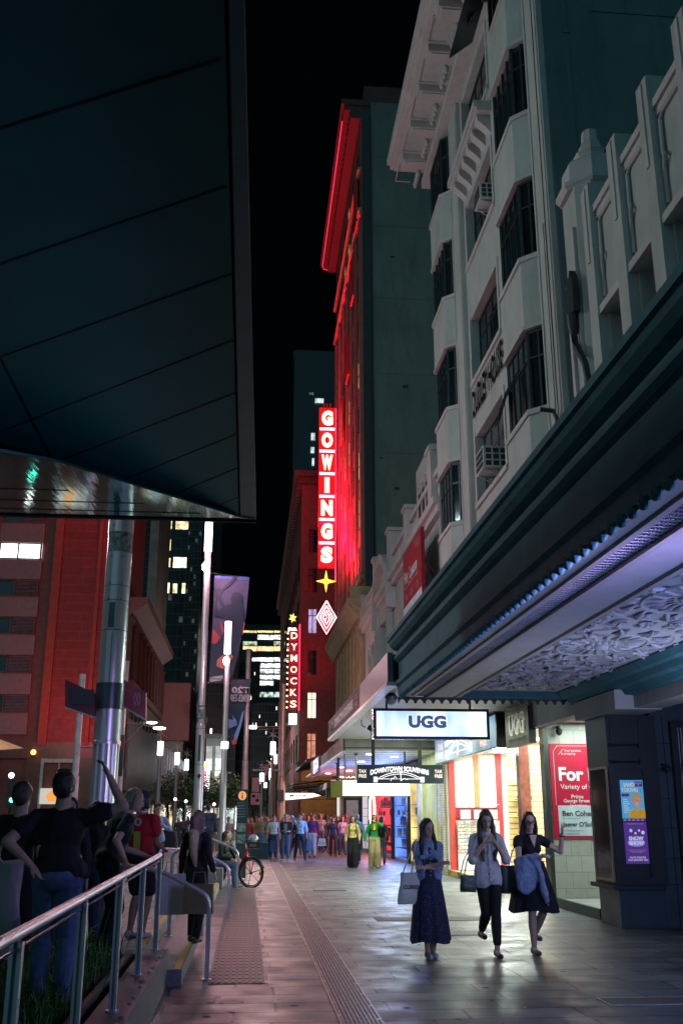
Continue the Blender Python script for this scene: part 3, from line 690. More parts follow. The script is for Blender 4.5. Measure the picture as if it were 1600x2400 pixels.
# posters
def quadY(parent, name, m, x0, x1, z0, z1, y, t=.004): return MB().box((x0, y - t, z0), (x1, y, z1)).build(name, m, parent)
UX = (1, 0, 0); UZ = (0, 0, 1)
p1 = thing('theatre_poster', 'sky-blue theatre poster with a smiling blond person in a mustard shirt', 'poster', (6.1, 15.84, 1.5))
py0 = 15.835
lb = lambda n, c, e, **k: lit(n, c, e, **k)
quadY(p1, 'sheet', mat('poster_blue', (.10, .42, .72), rough=.4, emit=(.10, .42, .72), estr=.55), 5.955, 6.325, 1.60, 2.18, py0)
quadY(p1, 'footer_band', mat('poster_purple', (.09, .03, .20), rough=.4, emit=(.09, .03, .20), estr=.5), 5.955, 6.325, 1.555, 1.598, py0)
mW = mat('poster_white', (.8, .8, .8), rough=.5, emit=(.8, .85, .9), estr=.45)
text('lettering', 'SANDI\nTOKSVIG', mat('poster_cream', (.75, .72, .6), emit=(.8, .75, .6), estr=.45), p1, (6.1, py0 - .006, 2.07), UX, UZ, .27, .14, bold=.03, ext=.001)
quadY(p1, 'date_panel', MC['poster_purple'], 6.19, 6.315, 2.08, 2.16, py0 - .005, .002)
text('date_text', 'FRIDAY 18 NOV\n8PM', mW, p1, (6.25, py0 - .009, 2.12), UX, UZ, .10, .045, ext=.001)
text('side_text', 'LIVE', MC['poster_purple'], p1, (6.275, py0 - .009, 2.03), (0, 0, -1), UX, .05, .02, bold=.02, ext=.001)
quadY(p1, 'tour_panel', MC['poster_purple'], 5.965, 6.09, 1.93, 1.975, py0 - .005, .002)
g = MB()
for k in range(7): g.box((5.985, py0 - .008, 1.88 - k * .032), (6.05 + .02 * (k % 3), py0 - .006, 1.89 - k * .032))
g.build('small_print', MC['poster_cream'], p1)
skin_p = mat('poster_skin', (.72, .42, .28), rough=.6, var=.15, scale=30, emit=(.7, .4, .26), estr=.4); hair_p = mat('poster_hair', (.62, .42, .2), rough=.6, var=.35, scale=60, emit=(.6, .42, .22), estr=.35)
def flat_ell(cx, cz, rx, rz, y, n=20, a0=0, a1=2 * PI): return [(cx + rx * math.cos(a0 + (a1 - a0) * i / n), y, cz + rz * math.sin(a0 + (a1 - a0) * i / n)) for i in range(n)]
def pz_(o, m, pts, name, d=.002): return MB().prism(pts, (0, -d, 0)).build(name, m, o)
pz_(p1, hair_p, flat_ell(6.20, 1.89, .088, .10, py0 - .005), 'portrait_hair')
pz_(p1, skin_p, flat_ell(6.205, 1.855, .058, .085, py0 - .0075), 'portrait_face')
pz_(p1, hair_p, [(6.14, py0 - .010, 1.90), (6.165, py0 - .010, 1.955), (6.22, py0 - .010, 1.965), (6.262, py0 - .010, 1.93), (6.262, py0 - .010, 1.90), (6.23, py0 - .010, 1.925), (6.18, py0 - .010, 1.92)], 'portrait_fringe')
pz_(p1, mat('poster_mustard', (.75, .38, .02), rough=.6, var=.25, scale=25, emit=(.75, .38, .02), estr=.45), [(6.06, py0 - .012, 1.602), (6.08, py0 - .012, 1.70), (6.15, py0 - .012, 1.76), (6.20, py0 - .012, 1.71), (6.25, py0 - .012, 1.76), (6.325, py0 - .012, 1.72), (6.325, py0 - .012, 1.602)], 'portrait_shirt')
pz_(p1, mW, [(6.18, py0 - .014, 1.825), (6.205, py0 - .014, 1.812), (6.23, py0 - .014, 1.827), (6.205, py0 - .014, 1.822)], 'portrait_smile')
pz_(p1, M_dark, flat_ell(6.187, 1.872, .008, .004, py0 - .014, 8), 'portrait_eye'); pz_(p1, M_dark, flat_ell(6.226, 1.872, .008, .004, py0 - .014, 8), 'portrait_eye')
g = MB()
for k in range(5): g.box((5.97 + k * .07, py0 - .007, 1.572), (5.97 + k * .07 + .04, py0 - .005, 1.58))
g.build('footer_print', mW, p1)
p2 = thing('theatre_poster', 'violet snow show theatre poster hanging below the sky-blue one', 'poster', (6.12, 15.84, .9))
quadY(p2, 'sheet', mat('poster_violet', (.10, .035, .26), rough=.4, var=.3, scale=3, emit=(.12, .04, .32), estr=.5), 5.96, 6.33, .93, 1.545, py0)
pz_(p2, mat('poster_glow', (.3, .25, .7), rough=.5, emit=(.35, .3, .8), estr=.5), flat_ell(6.145, 1.24, .14, .06, py0 - .005), 'blue_patch')
text('lettering', 'SNOW\nSHOW', mW, p2, (6.145, py0 - .010, 1.27), UX, UZ, .24, .13, bold=.05, ext=.001)
for (cx, cz, r_) in ((6.07, 1.42, .025), (6.20, 1.42, .018), (6.26, 1.39, .028), (6.14, 1.38, .018)): pz_(p2, mW, flat_ell(cx, cz, r_, r_, py0 - .008, 14), 'snowball')
text('quote_text', 'The worlds most loved snow show\nmagical unmissable spectacle\nfor the whole family', mat('poster_gold', (.7, .55, .3), emit=(.7, .55, .3), estr=.4), p2, (6.145, py0 - .008, 1.115), UX, UZ, .30, .05, ext=.001)
text('venue_text', 'STATE THEATRE\n18-29 JANUARY 2023', mW, p2, (6.15, py0 - .008, 1.0), UX, UZ, .31, .07, bold=.02, ext=.001)
text('top_text', 'a seasonal theatre event', mW, p2, (6.145, py0 - .008, 1.52), UX, UZ, .26, .01, ext=.001)

for o_ in (pb, p1, p2): o_.location.x -= .12
# ================= GROUND FLOOR OF THE OFFICE HOUSE =================
# near pier and glazed lobby with marble end wall
M_marble = brick_mat('pale_green_marble', (.50, .52, .46), (.62, .62, .54), (.20, .21, .19), .30, .30, .004, rough=.3, axes='xz', bump=.1)
lob = thing('lobby_entrance', 'glazed lobby bay with pale marble end wall beside the theatre case', 'entrance', (6.3, 18.6, 0))
MB().box((5.86, 16.95, 0), (6.10, 17.25, 3.4)).build('pier', mat('dark_veined_stone', (.05, .07, .08), rough=.25, var=.6, scale=5, bump=.05), lob)
MB().box((6.1, 17.0, 0), (10, 17.2, 3.7)).build('near_wall', M_dpaint, lob)
MB().box((5.88, 17.25, 0), (9.5, 20.0, .12)).build('floor', mat('pale_floor', (.6, .6, .55), rough=.3), lob)
MB().box((5.84, 17.25, 0), (5.90, 20.0, .16)).build('sill', M_steel, lob)
MB().box((5.95, 20.02, 0), (9.5, 20.25, 3.7)).build('marble_wall', M_marble, lob)
MB().box((5.86, 20.0, 0), (5.95, 20.3, 3.4)).build('post', mat('bronze_post', (.10, .12, .10), rough=.3, metal=.6), lob)
MB().box((5.9, 17.2, 3.45), (9.5, 20.25, 3.55)).build('ceiling', mat('white_ceiling', (.7, .68, .62), rough=.8), lob)
MB().box((5.7, 16.95, 3.35), (5.9, 20.3, 4.6)).build('head_panel', M_cream, lob)
t = thing('security_camera', 'small dark dome camera at the top of the marble lobby', 'camera', (6.15, 19.9, 3.2)); MB().lathe((6.15, 19.85, 3.18), [(.02, 0), (.06, .04), (.07, .1), (.03, .15)], 12).build('dome', M_box, t); MB().box((6.13, 19.8, 3.33), (6.17, 20.018, 3.37)).build('bracket', M_box, t)
# lease poster in the lobby
fl = thing('lease_poster', 'large red office lease poster with a white lower panel on the marble wall', 'poster', (6.6, 20, 1.2))
M_red = mat('sign_red', (.62, .015, .06), rough=.35, var=.06, emit=(.62, .015, .06), estr=.25)
M_pale = mat('sign_pale', (.62, .74, .80), rough=.4, emit=(.6, .75, .8), estr=.15)
M_wt = mat('sign_white', (.85, .87, .88), rough=.5, emit=(.8, .85, .9), estr=.3); M_bk = mat('sign_black_text', (.02, .03, .04), rough=.5)
yy = 20.0
quadY(fl, 'red_panel', M_red, 5.97, 7.5, 1.22, 3.03, yy); quadY(fl, 'contact_panel', M_pale, 6.08, 7.4, 1.27, 1.84, yy - .005)
g = MB(); g.box((6.045, yy - .007, 1.85), (6.052, yy - .005, 2.88)).box((6.13, yy - .007, 2.985), (7.4, yy - .005, 2.992)); g.prism([(6.045, yy - .005, 2.88), (6.052, yy - .005, 2.88), (6.135, yy - .005, 2.985), (6.13, yy - .005, 2.992)], (0, -.002, 0)); g.prism([(6.15, yy - .005, 2.82), (6.158, yy - .005, 2.82), (6.26, yy - .005, 2.93), (6.252, yy - .005, 2.93)], (0, -.002, 0)); g.build('line_border', M_wt, fl)
T = lambda n, s, m, x, z, h, b=0, w=None: text(n, s, m, fl, (x, yy - .014, z), UX, UZ, w, h, bold=b, ext=.001, align='L')
T('headline', 'For Lease', M_wt, 6.13, 2.44, .27, .035); T('text_line', 'Variety of Office', M_wt, 6.15, 2.185, .125, .004)
T('text_line', 'Your partners', M_wt, 6.27, 2.89, .055); T('text_line', 'in property', M_wt, 6.21, 2.83, .055)
T('text_line', 'Prime', M_wt, 6.36, 2.01, .075, .01); T('text_line', 'George Street', M_wt, 6.2, 1.92, .085, .01); T('text_line', 'location', M_wt, 6.33, 1.82 + .02, .075, .01)
T('name_text', 'Ben Cohen 0412', M_bk, 6.16, 1.69, .105, .02); T('name_text', "Jaeger O'Sullivan", M_bk, 6.15, 1.475, .115, .02)
T('small_print', 'Ben.Cohen@au.property.com', M_bk, 6.16, 1.595, .028); T('small_print', 'Jaeger.OSullivan@au.property.com', M_bk, 6.15, 1.365, .028); T('small_print', 'www.property.com.au', M_bk, 6.15, 1.305, .028, .004)
t = thing('notice_sheet', 'white printed notice taped to the dark stone pier', 'notice', (6, 16.94, 1.3)); quadY(t, 'sheet', mat('notice_paper', (.45, .42, .45), rough=.6), 5.88, 6.07, 1.15, 2.0, 16.945)
g = MB()
for k in range(14): g.box((5.90, 16.935, 1.22 + k * .05), (6.02 + .03 * (k % 2), 16.939, 1.235 + k * .05))
g.build('print_lines', M_bk, t)

# ================= SHOP AWNING 2 =================
M_alu = mat('brushed_aluminium', (.22, .23, .26), rough=.42, metal=.8, var=.08, scale=6, stretch=(8, 1, 8), bump=.02)
M_fas = mat('charcoal_fascia', (.016, .018, .025), rough=.55, spec=.2, var=.1)
M_soff = mat('ribbed_soffit', (.52, .54, .52), rough=.45, var=.06)
aw = thing('shop_awning', 'street awning with charcoal lettered fascia and ribbed pale soffit over the souvenir shop', 'awning', (4.2, 24, 3.9))
XA = 2.42
MB().box((XA, 17.7, 3.93), (XA + .1, 22.3, 4.45)).build('metal_fascia', M_alu, aw)
MB().box((XA, 22.305, 3.93), (XA + .1, 31.4, 4.45)).build('fascia', M_fas, aw)
MB().box((XA - .02, 17.7, 3.86), (XA + .16, 31.4, 3.928)).build('trim', mat('white_trim', (.7, .72, .75), rough=.35), aw)
g = MB(); y = 17.7
while y < 31.3: g.box((XA + .16, y, 3.93), (6.2, y + .10, 3.955)); y += .125
g.build('soffit_slats', M_soff, aw); MB().box((XA + .1, 17.6, 3.957), (6.2, 31.4, 4.4)).build('roof', M_fas, aw)
text('lettering', 'DOWNTOWN SOUVENIRS', mat('fascia_white', (.75, .75, .78), rough=.5), aw, (XA - .001, 26.4, 4.19), (0, -1, 0), UZ, 5.2, .24, bold=.03, ext=.004)
text('mark', 'TAX\nFREE', mat('fascia_red', (.42, .08, .08), rough=.5), aw, (XA - .001, 23.0, 4.19), (0, -1, 0), UZ, .55, .28, bold=.03, ext=.004)
g = MB(); g.tube([(XA - .006, 30.6, 4.1), (XA - .006, 30.2, 4.28), (XA - .006, 29.8, 4.3), (XA - .006, 29.5, 4.1)], .012, 4).tube([(XA - .006, 30.6, 4.12), (XA - .006, 29.5, 4.12)], .01, 4); g.build('bridge_mark', MC['fascia_white'], aw)
t = thing('security_camera', 'left one of two white dome cameras hanging under the end of the souvenir awning', 'camera', (2.72, 19.4, 3.7)); MB().ell((2.72, 19.4, 3.78), (.10, .10, .09)).build('dome', mat('smoked_dome', (.5, .5, .52), rough=.1), t, smooth=True); MB().lathe((2.72, 19.4, 3.8), [(.12, 0), (.13, .06), (.06, .13)], 14).build('housing', M_alu, t)
copy_thing(t, (2.90, 18.6, 3.75), label='right one of two white dome cameras hanging under the end of the souvenir awning')
t = thing('floodlight', 'black floodlight on a bent bracket under the ribbed soffit', 'lamp', (2.75, 24.8, 3.75)); MB().tube([(2.75, 25, 3.93), (2.75, 25, 3.8), (2.85, 25, 3.75)], .015, 6).build('bracket', mb_, t); MB().obox((2.98, 25, 3.72), .16, .1, .12, Matrix.Rotation(.5, 3, 'Y')).build('lamp_head', mb_, t)
# lit blue sheepskin-boot sign box
ug = thing('hanging_lightbox', 'long glowing white-blue lightbox with big grey boot-brand letters under the awning', 'sign', (3.6, 20, 3.2))
MB().box((2.44, 20.0, 3.10), (4.78, 20.3, 3.70)).build('case', mat('black_gloss', (.01, .01, .012), rough=.25), ug)
M_ub = lit('lightbox_glow', (.74, .86, 1.0), 2.0, var=.8, scale=.9, stretch=(1, 1, .6), c2=(.22, .34, .58))
quadY(ug, 'face', M_ub, 2.50, 4.72, 3.155, 3.645, 20.0, .004)
text('lettering_outline', 'UGG', mat('ugg_white', (.8, .85, .95), emit=(.7, .85, 1), estr=1.2), ug, (3.52, 19.99, 3.44), UX, UZ, .80, .28, bold=.10, ext=.001)
text('lettering', 'UGG', mat('ugg_grey', (.10, .11, .2), emit=(.10, .12, .3), estr=.6), ug, (3.52, 19.986, 3.44), UX, UZ, .76, .25, bold=.06, ext=.001)
text('tagline', 'AUSTRALIAN ICONS', MC['ugg_white'], ug, (3.52, 19.99, 3.205), UX, UZ, .80, .055, bold=.01, ext=.001)
MB().box((2.7, 20.1, 3.70), (2.74, 20.14, 3.93)).box((4.4, 20.1, 3.70), (4.44, 20.14, 3.93)).build('hanger', mb_, ug)
# hanging black souvenir sign
ds = thing('hanging_sign', 'black hanging sign with white arched shop name, bridge drawing and TAX FREE at both ends', 'sign', (3.8, 26, 2.4))
MB().box((2.74, 26.0, 2.44), (4.96, 26.12, 2.90)).build('board', mat('sign_black', (.018, .025, .03), rough=.35), ds)
M_sw = lit('sign_letter_white', (1, .98, .95), 1.6)
for x_ in (2.88, 4.83): text('tax_free_text', 'TAX\nFREE', lit('sign_letter_warm', (1, .82, .72), 1.2), ds, (x_, 25.99, 2.68), UX, UZ, .20, .20, bold=.02, ext=.001)
text('lettering', 'DOWNTOWN SOUVENIRS', M_sw, ds, (3.83, 25.99, 2.80), UX, UZ, 1.50, .125, bold=.03, ext=.001, curve=.17)
g = MB(); yb = 25.985
def arc(x0, x1, z0, h, n=12): return [(x0 + (x1 - x0) * i / n, yb, z0 + h * 4 * (i / n) * (1 - i / n)) for i in range(n + 1)]
g.tube(arc(3.25, 4.4, 2.55, .17), .007, 4).tube(arc(3.33, 4.32, 2.55, .12), .006, 4).tube([(3.25, yb, 2.55), (4.4, yb, 2.55)], .007, 4)
g.tube([(3.6, yb, 2.5), (3.63, yb, 2.57), (3.68, yb, 2.56), (3.7, yb, 2.63), (3.74, yb, 2.57)], .007, 4).tube([(3.86, yb, 2.5), (3.86, yb, 2.74)], .009, 4).tube([(3.88, yb, 2.52), (3.95, yb, 2.57), (4.0, yb, 2.53), (4.05, yb, 2.55)], .007, 4)
g.box((3.16, yb - .004, 2.47), (3.26, yb, 2.60)).box((4.36, yb - .004, 2.47), (4.46, yb, 2.60)).prism([(3.81, yb, 2.74), (3.91, yb, 2.74), (3.86, yb, 2.68)], (0, -.004, 0)); g.build('bridge_drawing', M_sw, ds)
for x_ in (3.16, 4.37): MB().tube([(x_, 26.06, 2.90), (x_, 26.06, 3.93)], .045, 10).build('hanging_post', mb_, ds, smooth=True)
# beyond: awning 3 end band, its fascia and soffit
a3 = thing('shop_awning', 'lower awning with grey boxed end band beyond the souvenir shop', 'awning', (4.2, 36, 3.5))
MB().box((2.95, 31.45, 3.62), (6.2, 31.6, 3.98)).build('end_band', mat('grey_band', (.30, .31, .33), rough=.5), a3)
MB().box((2.95, 31.43, 3.66), (6.2, 31.449, 3.685)).build('band_line', M_dark, a3)
g = MB(); 
for k in range(6): g.box((2.9, 31.6 + k * 1.05, 3.6), (2.95, 31.6 + k * 1.05 + .98, 4.02))
g.build('fascia', mat('weathered_fascia', (.25, .19, .17), rough=.6, var=.3, scale=3), a3)
MB().box((2.88, 31.6, 3.53), (3.0, 52, 3.595)).build('trim', MC['white_trim'], a3)
MB().box((2.9, 37.95, 3.6), (2.95, 42, 3.98)).build('teal_fascia', mat('teal_fascia', (.03, .09, .09), rough=.5), a3)
MB().box((3.0, 31.6, 3.6), (6.2, 52, 3.64)).build('soffit', mat('white_soffit', (.6, .6, .6), rough=.5), a3)
g = MB(); y = 32.4
while y < 51: g.box((3.0, y, 3.592), (6.2, y + .02, 3.5995)); y += 1.2
g.build('soffit_joints', M_dark, a3)
sc_ = thing('screen_sign', 'small glowing coloured pixel screen on a mauve panel at the awning edge', 'sign', (2.9, 43, 3.6))
MB().box((2.86, 42.0, 3.35), (2.94, 47.5, 4.05)).build('panel', mat('mauve_panel', (.35, .22, .30), rough=.5), sc_)
pc = [(.2, .15, 1), (1, 1, 1), (1, .5, .1), (.4, .2, .8)]
for i in range(4):
    for j in range(4):
        cc = pc[(i * 7 + j * 5 + i * j) % 4]; MB().box((2.845, 42.5 + i * .75, 3.45 + j * .14), (2.859, 43.2 + i * .75, 3.58 + j * .14)).build('pixel', lit('pix%d' % pc.index(cc), cc, 1.6), sc_)
# downlights
for k, (x_, y_, c_) in enumerate(((3.9, 33, (1, 1, .8)), (4.9, 34.5, (1, 1, .85)), (4.1, 37.5, (.8, .9, 1)), (3.8, 42, (1, .9, 1)), (4.4, 45, (1, .8, .9)), (3.7, 48, (1, .9, .95)))):
    t = thing('downlight', ['round ceiling light nearest the grey awning band', 'ceiling light behind the hanging black sign', 'ceiling light over the blue shop glow', 'first ceiling light over the crimson shop', 'second ceiling light over the crimson shop', 'farthest ceiling light under the lower awning'][k], 'lamp', (x_, y_, 3.58), 'recessed lights under the lower awning')
    MB().lathe((x_, y_, 3.565), [(.14, 0), (.14, .026)], 14).build('lens', lit('downlight_lens', (1, .97, .88), 12), t); MB().lathe((x_, y_, 3.572), [(.17, 0), (.17, .019)], 14).build('ring', M_alu, t)
# yellow lightbox with green end
yl = thing('hanging_lightbox', 'glowing cream lightbox with faint text, tucked under the hanging black souvenir sign', 'sign', (4.0, 32, 2.3))
quadY(yl, 'face', lit('cream_glow', (1, .97, .72), 2.2, var=.15, scale=2), 2.92, 5.03, 2.26, 2.72, 32.0); MB().box((2.90, 32.001, 2.24), (5.05, 32.2, 2.74)).build('case', mat('olive_case', (.10, .12, .05), rough=.5), yl)
text('lettering', 'Australian Leather', lit('pale_script', (.40, .62, .55), .9), yl, (3.75, 31.99, 2.57), UX, UZ, 1.3, .15, ext=.001, shear=.3); text('tagline', 'SHEEPSKIN WOOL FOOTWEAR ACCESSORIES & SOUVENIRS', mat('tag_grey', (.35, .33, .25), emit=(.5, .48, .36), estr=1), yl, (3.98, 31.99, 2.36), UX, UZ, 1.85, .05, ext=.001)
MB().tube([(3.0, 32.1, 2.74), (3.0, 32.1, 3.6)], .03, 8).tube([(4.9, 32.1, 2.74), (4.9, 32.1, 3.6)], .03, 8).build('post', M_alu, yl)
gs = thing('hanging_sign', 'small olive-green square sign left of the cream lightbox', 'sign', (2.8, 34, 2.3)); MB().box((2.72, 34, 2.26), (3.15, 34.2, 2.78)).build('board', mat('olive_board', (.14, .15, .02), rough=.4, emit=(.2, .22, .02), estr=.35), gs); MB().tube([(2.95, 34.1, 2.78), (2.95, 34.1, 3.6)], .025, 8).build('post', mb_, gs)
for k, (x_, y_) in enumerate(((3.45, 33.0), (3.15, 36.0), (3.35, 39.0))):
    t = thing('hanging_pendant', ['pale ceiling pole nearest the cream lightbox', 'dark ceiling pole with a round rose behind the olive sign', 'farther dark ceiling pole over the crimson shop'][k], 'ceiling pole', (x_, y_, 2.9)); MB().tube([(x_, y_, 2.75), (x_, y_, 3.59)], .03, 8).build('rod', M_soff if k == 0 else mb_, t); MB().lathe((x_, y_, 3.53), [(.03, 0), (.09, .06)], 10).build('rose', mb_, t)
# blue ellipse sign, white panel, MECCA
bl = thing('oval_sign', 'sky-blue oval shop sign with a yellow dot, half hidden by the cream lightbox', 'sign', (5, 42, 2.2))
def ellY(cx, cz, rx, rz, y, n=32): return [(cx + rx * math.cos(2 * PI * i / n), y, cz + rz * math.sin(2 * PI * i / n)) for i in range(n)]
MB().prism(ellY(5.05, 2.84, 1.42, .30, 42), (0, .12, 0)).build('board', lit('sky_blue_glow', (.10, .48, .85), .95), bl)
pz_(bl, lit('yellow_dot', (1, .75, .1), 1.2), ellY(4.38, 2.78, .17, .15, 41.995), 'dot'); text('lettering', 'Jay Jays', lit('oval_white', (1, 1, 1), 1.3), bl, (5.2, 41.985, 2.75), UX, UZ, 1.2, .26, bold=.05, ext=.001)
pk = thing('shop_sign', 'blank pink lightbox under the small cream shop name', 'sign', (4.6, 52, 2.8)); quadY(pk, 'face', lit('pink_glow', (1, .66, .75), .9), 4.15, 6.3, 2.86, 3.42, 52)
mc = thing('shop_sign', 'small glowing cream shop name on a dark red strip above the blank pink lightbox', 'sign', (4.7, 51.9, 3.45)); quadY(mc, 'board', mat('dark_red_strip', (.22, .04, .02), emit=(.22, .04, .02), estr=.4), 4.2, 5.6, 3.44, 3.70, 51.8); text('lettering', 'MECCA', lit('mecca_warm', (1, .75, .5), 3), mc, (4.95, 51.79, 3.57), UX, UZ, .85, .13, bold=.05, ext=.001)

# ================= wall signs above the shop opening =================
bs = thing('wall_lightbox', 'slanting-away blue lightbox with bridge drawing and two TAX FREE marks over the shop opening', 'sign', (5.7, 26, 3.15))
MB().box((5.55, 22.6, 3.12), (5.8, 30.35, 3.88)).build('case', MC['black_gloss'], bs)
M_bb = lit('blue_box_glow', (.22, .5, .85), .9, var=.9, scale=.8, stretch=(1, 1, .4), c2=(.02, .07, .15))
MB().box((5.546, 22.66, 3.15), (5.549, 30.3, 3.85)).build('face', M_bb, bs)
LX = (0, -1, 0)
for yc in (23.9, 29.4): text('tax_free_text', 'TAX\nFREE', lit('tf_pink', (1, .5, .45), 1.2), bs, (5.543, yc, 3.45), LX, UZ, .75, .42, bold=.03, ext=.001)
text('lettering', 'DOWNTOWN SOUVENIRS', lit('bs_white', (.9, .97, 1), 2), bs, (5.543, 26.8, 3.68), LX, UZ, 3.9, .16, bold=.05, ext=.001, curve=.025)
g = MB(); 
def arcx(y0, y1, z0, h, n=12): return [(5.54, y0 + (y1 - y0) * i / n, z0 + h * 4 * (i / n) * (1 - i / n)) for i in range(n + 1)]
g.tube(arcx(25.4, 28.4, 3.3, .28), .014, 4).tube(arcx(25.7, 28.1, 3.3, .19), .012, 4).tube([(5.54, 25.3, 3.3), (5.54, 28.5, 3.3)], .012, 4).box((5.535, 25.2, 3.2), (5.543, 25.45, 3.42)).box((5.535, 28.4, 3.2), (5.543, 28.65, 3.42)).tube([(5.54, 26.9, 3.22), (5.54, 26.9, 3.6)], .016, 4); g.build('bridge_drawing', MC['bs_white'], bs)
ic = thing('wall_sign', 'dark square sign with metallic boot-brand letters and AUSTRALIAN ICONS near the red poster', 'sign', (5.7, 21, 3.05))
MB().box((5.6, 20.1, 3.05), (5.75, 21.95, 3.84)).build('board', mat('brown_black_board', (.05, .035, .035), rough=.4), ic)
text('lettering_edge', 'UGG', mat('gold_edge', (.75, .62, .4), rough=.3, metal=.8, emit=(.9, .7, .4), estr=.25), ic, (5.598, 21.0, 3.50), LX, UZ, 1.30, .44, bold=.09, ext=.003)
text('lettering', 'UGG', mat('gunmetal', (.12, .11, .13), rough=.3, metal=.9), ic, (5.59, 21.0, 3.50), LX, UZ, 1.24, .38, bold=.05, ext=.003)
text('tagline', 'AUSTRALIAN ICONS', mat('icon_white', (.8, .75, .65), emit=(.9, .8, .6), estr=.5), ic, (5.595, 21.0, 3.18), LX, UZ, 1.4, .09, bold=.01, ext=.002)
MB().tube([(5.68, 22.2, 3.1), (5.68, 22.2, 3.93)], .02, 6).build('rod', MC['white_trim'], ic)

# ================= souvenir shop interior =================
sh = thing('souvenir_shop', 'brightly lit open souvenir shop bay of the cream office house', 'shop', (7.5, 25, 0))
M_shopw = mat('shop_white', (.8, .8, .78), rough=.6, var=.04)
MB().box((5.9, 30.45, 0), (10, 30.65, 3.9)).build('back_wall', M_shopw, sh)
MB().box((5.95, 20.3, .02), (10, 30.45, .14)).build('floor', mat('shop_floor', (.5, .5, .48), rough=.35), sh)
MB().box((5.86, 20.3, 0), (5.95, 30.5, .16)).build('step', mat('yellow_black_step', (.45, .36, .1), rough=.6, var=.7, scale=5), sh)
MB().box((9.9, 20.3, .14), (10, 30.4, 3.6)).build('side_wall', M_shopw, sh); MB().box((5.95, 20.3, 3.45), (10, 30.4, 3.5)).build('ceiling', MC['white_ceiling'], sh)
MB().box((5.86, 20.3, 3.4), (6.0, 30.4, 3.92)).build('bulkhead', M_fas, sh)
M_rf = mat('red_frame', (.55, .02, .03), rough=.35, var=.15, scale=3); M_or = mat('orange_frame', (.7, .22, .08), rough=.4)
for (a, b, c, d, nme) in ((5.95, 6.13, .14, 3.45, 'frame'), (6.72, 6.87, 1.9, 3.45, 'frame'), (7.38, 7.56, .14, 3.45, 'frame')): quadY(sh, nme, M_or if a == 6.72 else M_rf, a, b, c, d, 30.42, .06)
quadY(sh, 'back_panel', mat('maroon_panel', (.25, .01, .03), rough=.5), 6.13, 7.38, 1.55, 1.88, 30.44, .01)
for k, (a, b) in enumerate(((6.13, 6.72), (6.87, 7.38))):
    t = thing('framed_picture', ['left washed-out harbour picture in the souvenir shop', 'right washed-out harbour picture in the souvenir shop'][k], 'picture', ((a + b) / 2, 30.4, 1.9))
    quadY(t, 'sheet', mat('pic_white', (.85, .86, .84), rough=.4, var=.04), a, b, 1.9, 3.42, 30.40); g = MB()
    rp = random.Random(k)
    for i in range(60):
        x_ = rp.uniform(a + .02, b - .04); z_ = rp.choice((rp.uniform(1.93, 2.15), rp.uniform(2.28, 2.36))); g.box((x_, 30.392, z_), (x_ + rp.uniform(.01, .05), 30.395, z_ + rp.uniform(.004, .03)))
    g.build('image_marks', mat('pic_blue', (.25, .35, .45), emit=(.4, .5, .6), estr=.5), t); g = MB()
    for i in range(20): x_ = rp.uniform(a + .02, b - .04); z_ = rp.uniform(1.95, 2.4); g.box((x_, 30.391, z_), (x_ + rp.uniform(.01, .04), 30.394, z_ + rp.uniform(.004, .025)))
    g.build('image_marks', mat('pic_brown', (.45, .3, .2), emit=(.6, .45, .3), estr=.5), t)
cols = [(.15, .25, .6), (.7, .2, .15), (.2, .5, .55), (.75, .65, .4), (.5, .3, .5), (.2, .45, .25), (.6, .7, .8), (.85, .85, .8)]
def cmat(i): c = cols[i % 8]; return mat('card%d' % (i % 8), c, rough=.4, var=.5, scale=9, bump=0)
def card_rack(lab, x0, x1, z0, z1, y, nx, nz, head=True):
    t = thing('card_rack', lab, 'rack', ((x0 + x1) / 2, y, .14)); g = MB()
    wx = (x1 - x0) / nx; hz = (z1 - z0) / nz
    for j in range(nz + 1): g.box((x0, y - .06, z0 + j * hz - .006), (x1, y - .05, z0 + j * hz))
    for i in range(nx + 1): g.box((x0 + i * wx - .004, y - .055, z0), (x0 + i * wx + .004, y - .045, z1))
    g.build('wire_frame', M_alu, t); MB().box((x0, y - .01, .16), (x1, y + .03, z1)).build('back', M_shopw if head else M_dark, t)
    for i in range(nx):
        for j in range(nz):
            q = rnd.randrange(8); c_ = MB().box((x0 + i * wx + .012, y - .048, z0 + j * hz + .02), (x0 + (i + 1) * wx - .012, y - .03, z0 + (j + .82) * hz)).build('postcard', cmat(7), t)
            x_ = x0 + i * wx + .02; z_ = z0 + j * hz + .035; MB().box((x_, y - .052, z_), (x_ + wx * rnd.uniform(.4, .65), y - .049, z_ + hz * rnd.uniform(.25, .5))).build('postcard_picture', cmat(q), t)
    return t
card_rack('white rack full of postcards, leftmost in the souvenir shop', 6.14, 6.72, .62, 1.52, 30.25, 3, 9)
card_rack('white rack full of postcards, right of the first postcard rack', 6.76, 7.34, .62, 1.52, 30.05, 3, 9)
for k in range(3):
    x_ = 6.2 + k * .4; t = thing('price_card', ['first', 'second', 'third'][k] + ' white price card from the left hanging above the postcards', 'card', (x_ + .14, 30.0, 1.55), 'white price cards above the postcards')
    MB().box((x_, 30.0, 1.57), (x_ + .29, 30.02, 1.82)).build('card', mat('price_white', (.8, .78, .76), rough=.5), t); MB().tube([(x_ + .02, 30, 1.82), (x_ + .04, 30, 1.97)], .006, 4).tube([(x_ + .27, 30, 1.82), (x_ + .25, 30, 1.97)], .006, 4).build('hanger', M_alu, t)
    text('lettering', 'BUY 3\nGET 1 FREE', mat('price_red', (.5, .1, .1)), t, (x_ + .145, 29.995, 1.7), UX, UZ, .22, .10, ext=.001)
